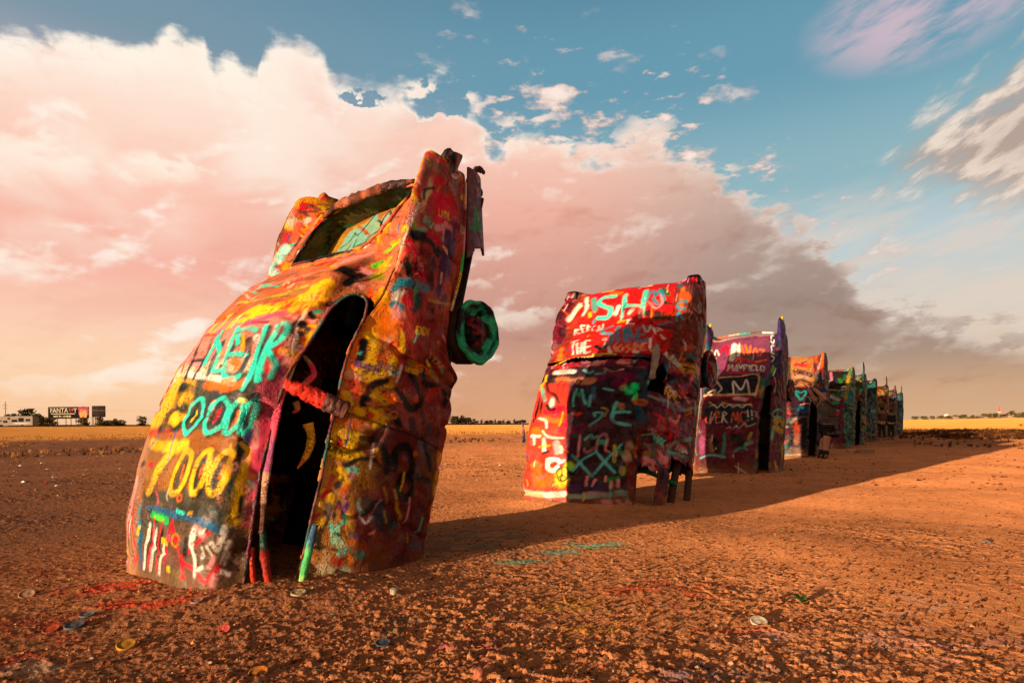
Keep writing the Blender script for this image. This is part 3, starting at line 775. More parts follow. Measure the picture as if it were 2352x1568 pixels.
p a43a38 0 0.88 -1.191,3.264 -1.753,3.36 -2.068,3.001 -2.08,2.342 -2.068,1.898 -1.739,1.479 -1.501,1.371 -1.256,2.018 -1.3,2.713
p e8902c 0 0.93 -0.919,2.006 -1.178,2.078 -1.343,1.826 -1.486,1.359 -1.154,1.227 -1.056,1.754
p b86848 0 0.93 -0.568,2.102 -0.721,2.366 -0.758,2.989 -0.866,3.156 -1.343,2.533 -1.191,1.994 -0.963,1.958 -0.808,1.874
s e07060 0.086 0.95 0.195,1.934 0.808,2.509 -0.414,2.258 -0.61,2.413
s e8704a 0.08 0.95 -0.533,2.318 -0.654,2.401 -0.808,2.318
s d88a80 0.079 0.95 -0.545,2.15 -0.668,2.342
s 7a4630 0.09 0.95 -0.64,2.042 -0.708,2.126 -0.721,2.222
s 0c0d10 0.063 0.95 -0.625,2.054 -0.721,2.042
s 0c0d10 0.056 0.95 -0.758,1.946 -0.808,2.09
s e08c8c 0.051 0.95 -0.758,2.126 -0.854,2.102
s e08c8c 0.03 0.95 -0.82,1.97 -0.878,1.946
s 5a2838 0.051 0.95 -0.854,2.03 -0.891,2.126
s 60e030 0.035 0.95 -0.808,2.377 -0.866,2.485
s 60e030 0.052 0.95 -0.82,2.198 -0.843,2.246
s f0b81c 0.052 0.95 -0.878,2.198 -0.891,2.306
s f0b81c 0.053 0.95 -0.831,2.485 -1.178,2.521 -0.94,2.521
s c8a030 0.064 0.95 -0.891,2.126 -0.94,2.198
s 7a7a20 0.056 0.95 -0.878,2.078 -1.016,2.078
s e08c8c 0.066 0.95 -1.191,2.581 -1.256,2.749
s e86048 0.057 0.95 -0.843,2.713 -0.866,3.156
s f2e2d0 0.021 0.95 -1.154,2.15 -1.191,2.449 -1.256,2.773
s ee7028 0.074 0.95 -1.166,1.778 -1.256,1.623
s ee7028 0.062 0.95 -1.242,1.718 -1.27,1.802
s f0b81c 0.073 0.95 -1.119,1.814 -1.216,1.599 -1.285,1.359
s f0b81c 0.055 0.95 -1.083,1.97 -1.178,1.898
s e05030 0.05 0.95 -0.951,1.946 -1.07,1.802
s e8a078 0.062 0.95 -1.229,2.006 -1.27,1.838 -1.3,1.683
s e8a078 0.073 0.95 -1.3,1.599 -1.397,1.467
s ee7028 0.072 0.95 -1.108,1.575 -1.154,1.323
s 0c0d10 0.06 0.95 -1.166,1.575 -1.203,1.395 -1.216,1.299
s ee7028 0.018 0.95 -1.203,2.449 -1.154,2.126 -1.191,1.874 -1.27,1.623
s dc2038 0.038 0.95 -1.27,2.425 -1.216,2.186
s d85048 0.056 0.95 -1.229,2.318 -1.216,2.138
s 7a4630 0.064 0.95 -1.27,2.282 -1.256,2.198
s b08068 0.128 0.95 -1.256,3.216 -1.516,3.24 -1.698,3.156
s 6a4434 0.083 0.95 -1.229,3.204 -1.256,3.061
s 7a4630 0.086 0.95 -1.397,3.228 -1.602,3.228
s dc2038 0.034 0.95 -1.229,3.264 -1.456,3.3
s dc2038 0.023 0.95 -1.471,3.252 -1.657,3.168
s f2e2d0 0.026 0.95 -1.56,3.312 -1.671,3.24 -1.863,3.348 -1.588,3.324
s 8a4040 0.086 0.95 -1.753,3.192 -1.938,3.049
s 6a2c30 0.087 0.95 -1.969,3.276 -1.954,2.917
s e8a078 0.026 0.95 -1.588,3.288 -1.836,3.264
s e08c8c 0.024 0.95 -2.055,3.324 -2.055,3.252
s d8b888 0.069 0.95 -1.33,3.049 -1.33,2.965 -1.3,2.869
s 0c0d10 0.022 0.95 -1.383,3.001 -1.285,2.929 -1.3,2.833
s dc2038 0.084 0.95 -1.356,3.061 -1.471,3.12
s dc2038 0.154 0.95 -1.471,2.917 -1.685,2.965 -1.766,2.905
s dc2038 0.11 0.95 -1.545,2.749 -1.698,2.737
s d81840 0.124 0.95 -1.531,2.857 -1.588,2.773
s e08c8c 0.055 0.95 -1.516,2.677 -1.644,2.737 -1.822,2.701
s 4a2228 0.084 0.95 -1.863,2.833 -1.725,2.833
s e8a078 0.054 0.95 -1.285,2.737 -1.315,2.809
s a0a040 0.052 0.95 -1.256,2.581 -1.256,2.497
s 90c0a0 0.045 0.95 -1.285,2.533 -1.397,2.605
s 0c0d10 0.074 0.95 -1.256,2.497 -1.471,2.545 -1.588,2.485
s 501820 0.079 0.95 -1.411,2.401 -1.574,2.377
s d81840 0.077 0.95 -1.229,2.401 -1.33,2.342 -1.471,2.234
s d81840 0.067 0.95 -1.456,2.593 -1.56,2.569
s e08c8c 0.039 0.95 -1.383,2.33 -1.441,2.27
s 0c0d10 0.051 0.95 -1.256,2.258 -1.33,2.174
s 7a4630 0.055 0.95 -1.203,2.078 -1.242,2.138
s 3e2a52 0.122 0.95 -1.712,2.689 -1.712,2.485 -1.712,2.342
s 584060 0.082 0.95 -1.808,2.749 -1.808,2.377
s 3e2a52 0.093 0.95 -1.712,2.282 -1.725,2.174
s 2c1a24 0.104 0.95 -1.516,2.306 -1.588,2.198
s e8a078 0.033 0.95 -1.657,2.569 -1.725,2.545
s e8a078 0.027 0.95 -1.712,2.342 -1.725,2.258
s 1a8aa0 0.064 0.95 -1.203,2.006 -1.27,2.078 -1.441,2.114 -1.56,2.138
s f2e2d0 0.063 0.95 -1.229,1.958 -1.285,1.994
s dc2038 0.063 0.95 -1.33,1.97 -1.369,1.958
s 1a8aa0 0.055 0.95 -1.229,1.886 -1.315,1.886
s e08c8c 0.062 0.95 -1.27,1.862 -1.343,1.802
s 20b45a 0.038 0.95 -1.426,2.078 -1.471,1.97
s 10303a 0.089 0.95 -1.486,1.922 -1.486,2.03
s 2a2030 0.104 0.95 -1.63,2.006 -1.766,1.91
s 3a2a50 0.08 0.95 -1.794,2.078 -1.863,2.162
s b8902a 0.021 0.95 -1.602,2.054 -2.068,2.162
s d89a28 0.031 0.95 -1.78,1.958 -1.908,1.97 -1.863,1.898 -1.794,1.934
s c09028 0.038 0.95 -1.531,1.778 -1.725,1.742
s c09028 0.064 0.95 -1.698,1.766 -1.836,1.706
s 7a1c30 0.101 0.95 -1.471,1.79 -1.602,1.694
s 8a2a28 0.088 0.95 -1.516,1.587 -1.657,1.515
s c09028 0.018 0.95 -1.411,1.802 -1.671,1.647
s c09028 0.017 0.95 -1.501,1.694 -1.531,1.527
s c09028 0.018 0.95 -1.644,1.706 -1.63,1.527
s 0c0d10 0.037 0.95 -1.285,1.683 -1.315,1.742 -1.343,1.706 -1.397,1.599 -1.343,1.527
s 0c0d10 0.036 0.95 -1.285,1.539 -1.315,1.455 -1.343,1.395
s dc2038 0.032 0.95 -1.356,1.754 -1.397,1.694
s f0b81c 0.037 0.95 -1.383,1.683 -1.456,1.563
p e07028 0 0.8 -1.056,1.718 -1.154,1.85 -1.33,1.671 -1.486,1.287 -1.441,0.999 -1.315,0.724 -1.166,0.676 -1.154,1.155
p 8a2c28 0 0.9 -1.343,1.79 -1.863,2.006 -2.068,1.814 -1.808,1.623 -1.574,1.491 -1.471,1.539
p 7a2824 0 0.9 -1.501,1.503 -2.041,1.694 -2.08,1.599 -2.093,0.976 -1.471,0.772 -1.471,1.047 -1.531,1.227
s ee7028 0.068 0.95 -1.154,1.479 -1.166,1.323
s f0b81c 0.069 0.95 -1.203,1.587 -1.256,1.479 -1.285,1.299
s f0b81c 0.083 0.95 -1.285,1.275 -1.356,1.335
s ee7028 0.069 0.95 -1.33,1.443 -1.383,1.383
s f0b81c 0.062 0.95 -1.411,1.371 -1.411,1.479
s f0b81c 0.039 0.95 -1.369,1.706 -1.456,1.563
s dc2038 0.031 0.95 -1.411,1.515 -1.471,1.467 -1.486,1.323
s e8a078 0.06 0.95 -1.166,1.239 -1.216,1.227
s 0c0d10 0.053 0.95 -1.191,1.515 -1.203,1.407 -1.203,1.347
s f0b81c 0.045 0.95 -1.242,1.347 -1.216,1.287
s e8a078 0.047 0.95 -1.33,1.575 -1.315,1.635
s dc2038 0.02 0.95 -1.356,1.599 -1.356,1.575
s e85040 0.067 0.95 -1.229,1.107 -1.203,1.179
s f0b81c 0.052 0.95 -1.166,1.083 -1.216,1.011
s 2a1a20 0.03 0.95 -1.256,1.203 -1.285,1.179
s f0b81c 0.076 0.95 -1.356,1.155 -1.426,1.143
s ee7028 0.053 0.95 -1.426,1.191 -1.471,1.155
s f0b81c 0.061 0.95 -1.383,1.251 -1.441,1.275
s d8d8a0 0.038 0.95 -1.426,1.347 -1.471,1.371
s f2e2d0 0.023 0.95 -1.486,1.443 -1.486,1.311
s 7a2838 0.063 0.95 -1.545,1.431 -1.588,1.335
s 8a3a40 0.055 0.95 -1.602,1.263 -1.616,1.299
s c04830 0.039 0.95 -1.644,1.215 -1.657,1.263
s a07020 0.047 0.95 -1.56,1.503 -1.644,1.479
s 0c0d10 0.042 0.95 -1.411,1.287 -1.33,1.215 -1.3,1.131 -1.285,1.059 -1.33,1.023 -1.456,1.059 -1.516,1.035 -1.574,0.94
s 0c0d10 0.04 0.95 -1.285,1.095 -1.315,1.095
s 0c0d10 0.039 0.95 -1.501,1.251 -1.574,1.167 -1.616,1.131 -1.698,1.203 -1.725,1.263
s 0c0d10 0.039 0.95 -1.588,1.419 -1.657,1.311 -1.712,1.239
s 0c0d10 0.046 0.95 -1.808,1.623 -1.712,1.575 -1.685,1.479 -1.712,1.395 -1.836,1.419 -1.969,1.407 -1.969,1.335
s a07828 0.049 0.95 -1.766,1.515 -1.849,1.491
s 508060 0.041 0.95 -1.836,1.587 -1.863,1.563
s b03028 0.057 0.95 -1.794,1.287 -1.808,1.347 -1.893,1.407
s 7a3a28 0.051 0.95 -1.923,1.539 -1.984,1.515
s 3a2830 0.06 0.95 -2.041,1.563 -2.027,1.431
s f0b81c 0.09 0.95 -1.356,0.988 -1.426,0.999
s e04838 0.052 0.95 -1.3,0.988 -1.356,0.976
s f0b81c 0.067 0.95 -1.285,0.976 -1.229,0.988
s f0b81c 0.052 0.95 -1.441,0.964 -1.397,0.892
s ee7028 0.059 0.95 -1.242,0.856 -1.3,0.868
s e8a078 0.052 0.95 -1.343,0.892 -1.33,0.832
s f0b81c 0.081 0.95 -1.178,0.796 -1.242,0.772 -1.315,0.76
s a08878 0.06 0.95 -1.411,0.868 -1.486,0.88
s 306050 0.045 0.95 -1.501,0.916 -1.516,0.868
s 2a2820 0.067 0.95 -1.411,0.832 -1.397,0.796
s 282028 0.055 0.95 -1.644,1.047 -1.712,0.952
s 4a3a40 0.032 0.95 -1.712,1.143 -1.78,1.083
s 6a5a50 0.024 0.95 -1.893,1.059 -1.923,0.999
s 203840 0.04 0.95 -1.822,1.071 -1.822,0.964
s 6a2020 0.039 0.95 -1.588,0.952 -1.712,0.916
p 5a201c 0 0.92 -1.27,0.82 -1.938,1.059 -2.08,-0.043 -1.486,-0.295 -1.369,-0.247 -1.486,-0.055
p b88040 0 0.8 -1.131,0.736 -1.315,0.784 -1.356,0.269 -1.369,-0.127 -1.154,-0.331 -1.131,0.029
s f0b81c 0.085 0.95 -1.166,0.76 -1.256,0.772 -1.315,0.784
s dc2038 0.038 0.95 -1.191,0.736 -1.216,0.664
s 0c0d10 0.008 0.95 -1.178,0.76 -1.191,0.736
s 0c0d10 0.018 0.95 -1.229,0.748 -1.242,0.688
s f0b81c 0.077 0.95 -1.166,0.652 -1.256,0.652 -1.33,0.652
s f0b81c 0.046 0.95 -1.229,0.688 -1.33,0.76
s 7a5028 0.047 0.95 -1.33,0.748 -1.426,0.748 -1.471,0.724
s 2c2418 0.039 0.95 -1.33,0.796 -1.441,0.82
s 80581c 0.117 0.95 -1.397,0.568 -1.441,0.616
s 80581c 0.086 0.95 -1.397,0.472 -1.471,0.496
s 6a4a18 0.048 0.95 -1.56,0.568 -1.588,0.544
s 0c0d10 0.028 0.95 -1.27,0.568 -1.343,0.64 -1.441,0.664 -1.486,0.64
s f0b81c 0.061 0.95 -1.203,0.52 -1.285,0.52 -1.285,0.448
s f0b81c 0.026 0.95 -1.141,0.352 -1.191,0.412 -1.242,0.484
s 40303a 0.054 0.95 -1.229,0.424 -1.242,0.436
s dc2038 0.03 0.95 -1.191,0.472 -1.178,0.388 -1.154,0.316
s c88090 0.039 0.95 -1.315,0.568 -1.315,0.496
s ee7028 0.046 0.95 -1.3,0.424 -1.285,0.376
s e08c8c 0.038 0.95 -1.3,0.364 -1.315,0.292
s 7a4888 0.028 0.95 -1.33,0.304 -1.315,0.245
s f0b81c 0.046 0.95 -1.203,0.34 -1.203,0.281
s 3a3a44 0.031 0.95 -1.27,0.304 -1.285,0.269
s 3a4048 0.023 0.95 -1.256,0.221 -1.27,0.185
s 6a6058 0.046 0.95 -1.203,0.269 -1.216,0.197
s dc2038 0.03 0.95 -1.154,0.185 -1.154,0.137
s f0b81c 0.038 0.95 -1.178,0.161 -1.154,0.089 -1.154,0.041
s c8b040 0.046 0.95 -1.343,0.209 -1.343,0.149
s d09048 0.046 0.95 -1.285,0.185 -1.315,0.161
s 3edcc0 0.02 0.95 -1.33,0.221 -1.33,0.173 -1.3,0.149
s 3edcc0 0.018 0.95 -1.242,0.149 -1.256,0.101 -1.3,0.089
s a0e8c0 0.054 0.95 -1.285,0.113 -1.285,0.041
s b0e0b0 0.069 0.95 -1.3,0.041 -1.356,-0.007
s 0c0d10 0.015 0.95 -1.3,0.089 -1.315,0.077
s 302818 0.038 0.95 -1.191,0.089 -1.178,0.017 -1.216,-0.031
s 0c0d10 0.015 0.95 -1.166,-0.031 -1.242,-0.031 -1.343,-0.019
s 3edcc0 0.046 0.95 -1.343,-0.055 -1.356,-0.019
s 2a6a5c 0.062 0.95 -1.411,-0.007 -1.471,-0.031
s d8a878 0.054 0.95 -1.256,-0.055 -1.27,-0.115
s d04028 0.062 0.95 -1.315,-0.103 -1.343,-0.115
s c8b890 0.1 0.95 -1.256,-0.163 -1.315,-0.211 -1.285,-0.259
s b0c8a0 0.062 0.95 -1.356,-0.175 -1.397,-0.163
s d8a060 0.077 0.95 -1.256,-0.283 -1.315,-0.283
s 5a6038 0.061 0.95 -1.154,-0.247 -1.191,-0.271
s c0d060 0.038 0.95 -1.154,-0.295 -1.154,-0.331
s 8a2018 0.023 0.95 -1.397,-0.055 -1.369,-0.079
s 0c0d10 0.048 0.95 -1.471,0.784 -1.516,0.7 -1.545,0.604
s 0c0d10 0.049 0.95 -1.588,0.64 -1.574,0.748 -1.602,0.82 -1.671,0.832 -1.712,0.76 -1.753,0.652 -1.685,0.604 -1.657,0.532 -1.712,0.448 -1.78,0.484 -1.766,0.592
s 7a3020 0.041 0.95 -1.657,0.736 -1.685,0.688
s 7a2018 0.033 0.95 -1.712,0.544 -1.739,0.52
s 0c0d10 0.051 0.95 -1.808,0.64 -1.938,0.64
s 5a5058 0.042 0.95 -1.766,0.904 -1.836,0.796 -1.808,0.688
s 702028 0.034 0.95 -1.878,0.964 -1.908,0.904
s 183c50 0.043 0.95 -1.908,0.868 -1.908,0.784
s 0c0d10 0.034 0.95 -1.78,0.952 -1.893,0.82 -1.938,0.736
s 7a2028 0.025 0.95 -1.794,0.76 -1.849,0.748
s c8bcc0 0.013 0.95 -1.397,0.328 -1.426,0.257 -1.471,0.197 -1.516,0.281 -1.545,0.388
s 123438 0.086 0.95 -1.471,0.352 -1.486,0.304
s 123c4a 0.071 0.95 -1.574,0.352 -1.56,0.245
s 123438 0.088 0.95 -1.574,0.209 -1.63,0.257
s b88820 0.013 0.95 -1.545,0.484 -1.602,0.376
s c09020 0.018 0.95 -1.63,0.484 -1.698,0.364 -1.766,0.233
s c09020 0.011 0.95 -1.602,0.316 -1.616,0.233
s c09020 0.017 0.95 -1.836,0.185 -1.849,0.125
s 304a38 0.032 0.95 -1.671,0.233 -1.671,0.173
s 803020 0.034 0.95 -1.836,0.52 -1.893,0.508
s 6a1c20 0.05 0.95 -1.766,0.281 -1.849,0.185
s 502028 0.051 0.95 -1.893,0.424 -1.908,0.292
s e8b898 0.092 0.95 1.166,3.18 1.108,3.073 1.056,3.013
s c05848 0.059 0.95 1.141,3.192 1.083,3.132
s e8c8b0 0.05 0.95 1.096,3.037 1.016,3.049 0.976,3.12
s d83848 0.074 0.95 1.043,2.893 1.056,2.785 1.07,2.737
s e06848 0.066 0.95 1.016,3.037 1.002,2.917 0.989,2.833
s a8e8d8 0.087 0.95 1.029,2.737 1.056,2.605 1.108,2.473 0.358,2.114
s e07058 0.033 0.95 0.951,3.156 0.919,2.917 0.94,2.725 0.963,2.629
s 7a4038 0.034 0.95 1.056,3.168 0.976,3.228
s 8a4a40 0.042 0.95 1.029,3.264 0.976,3.264
"""
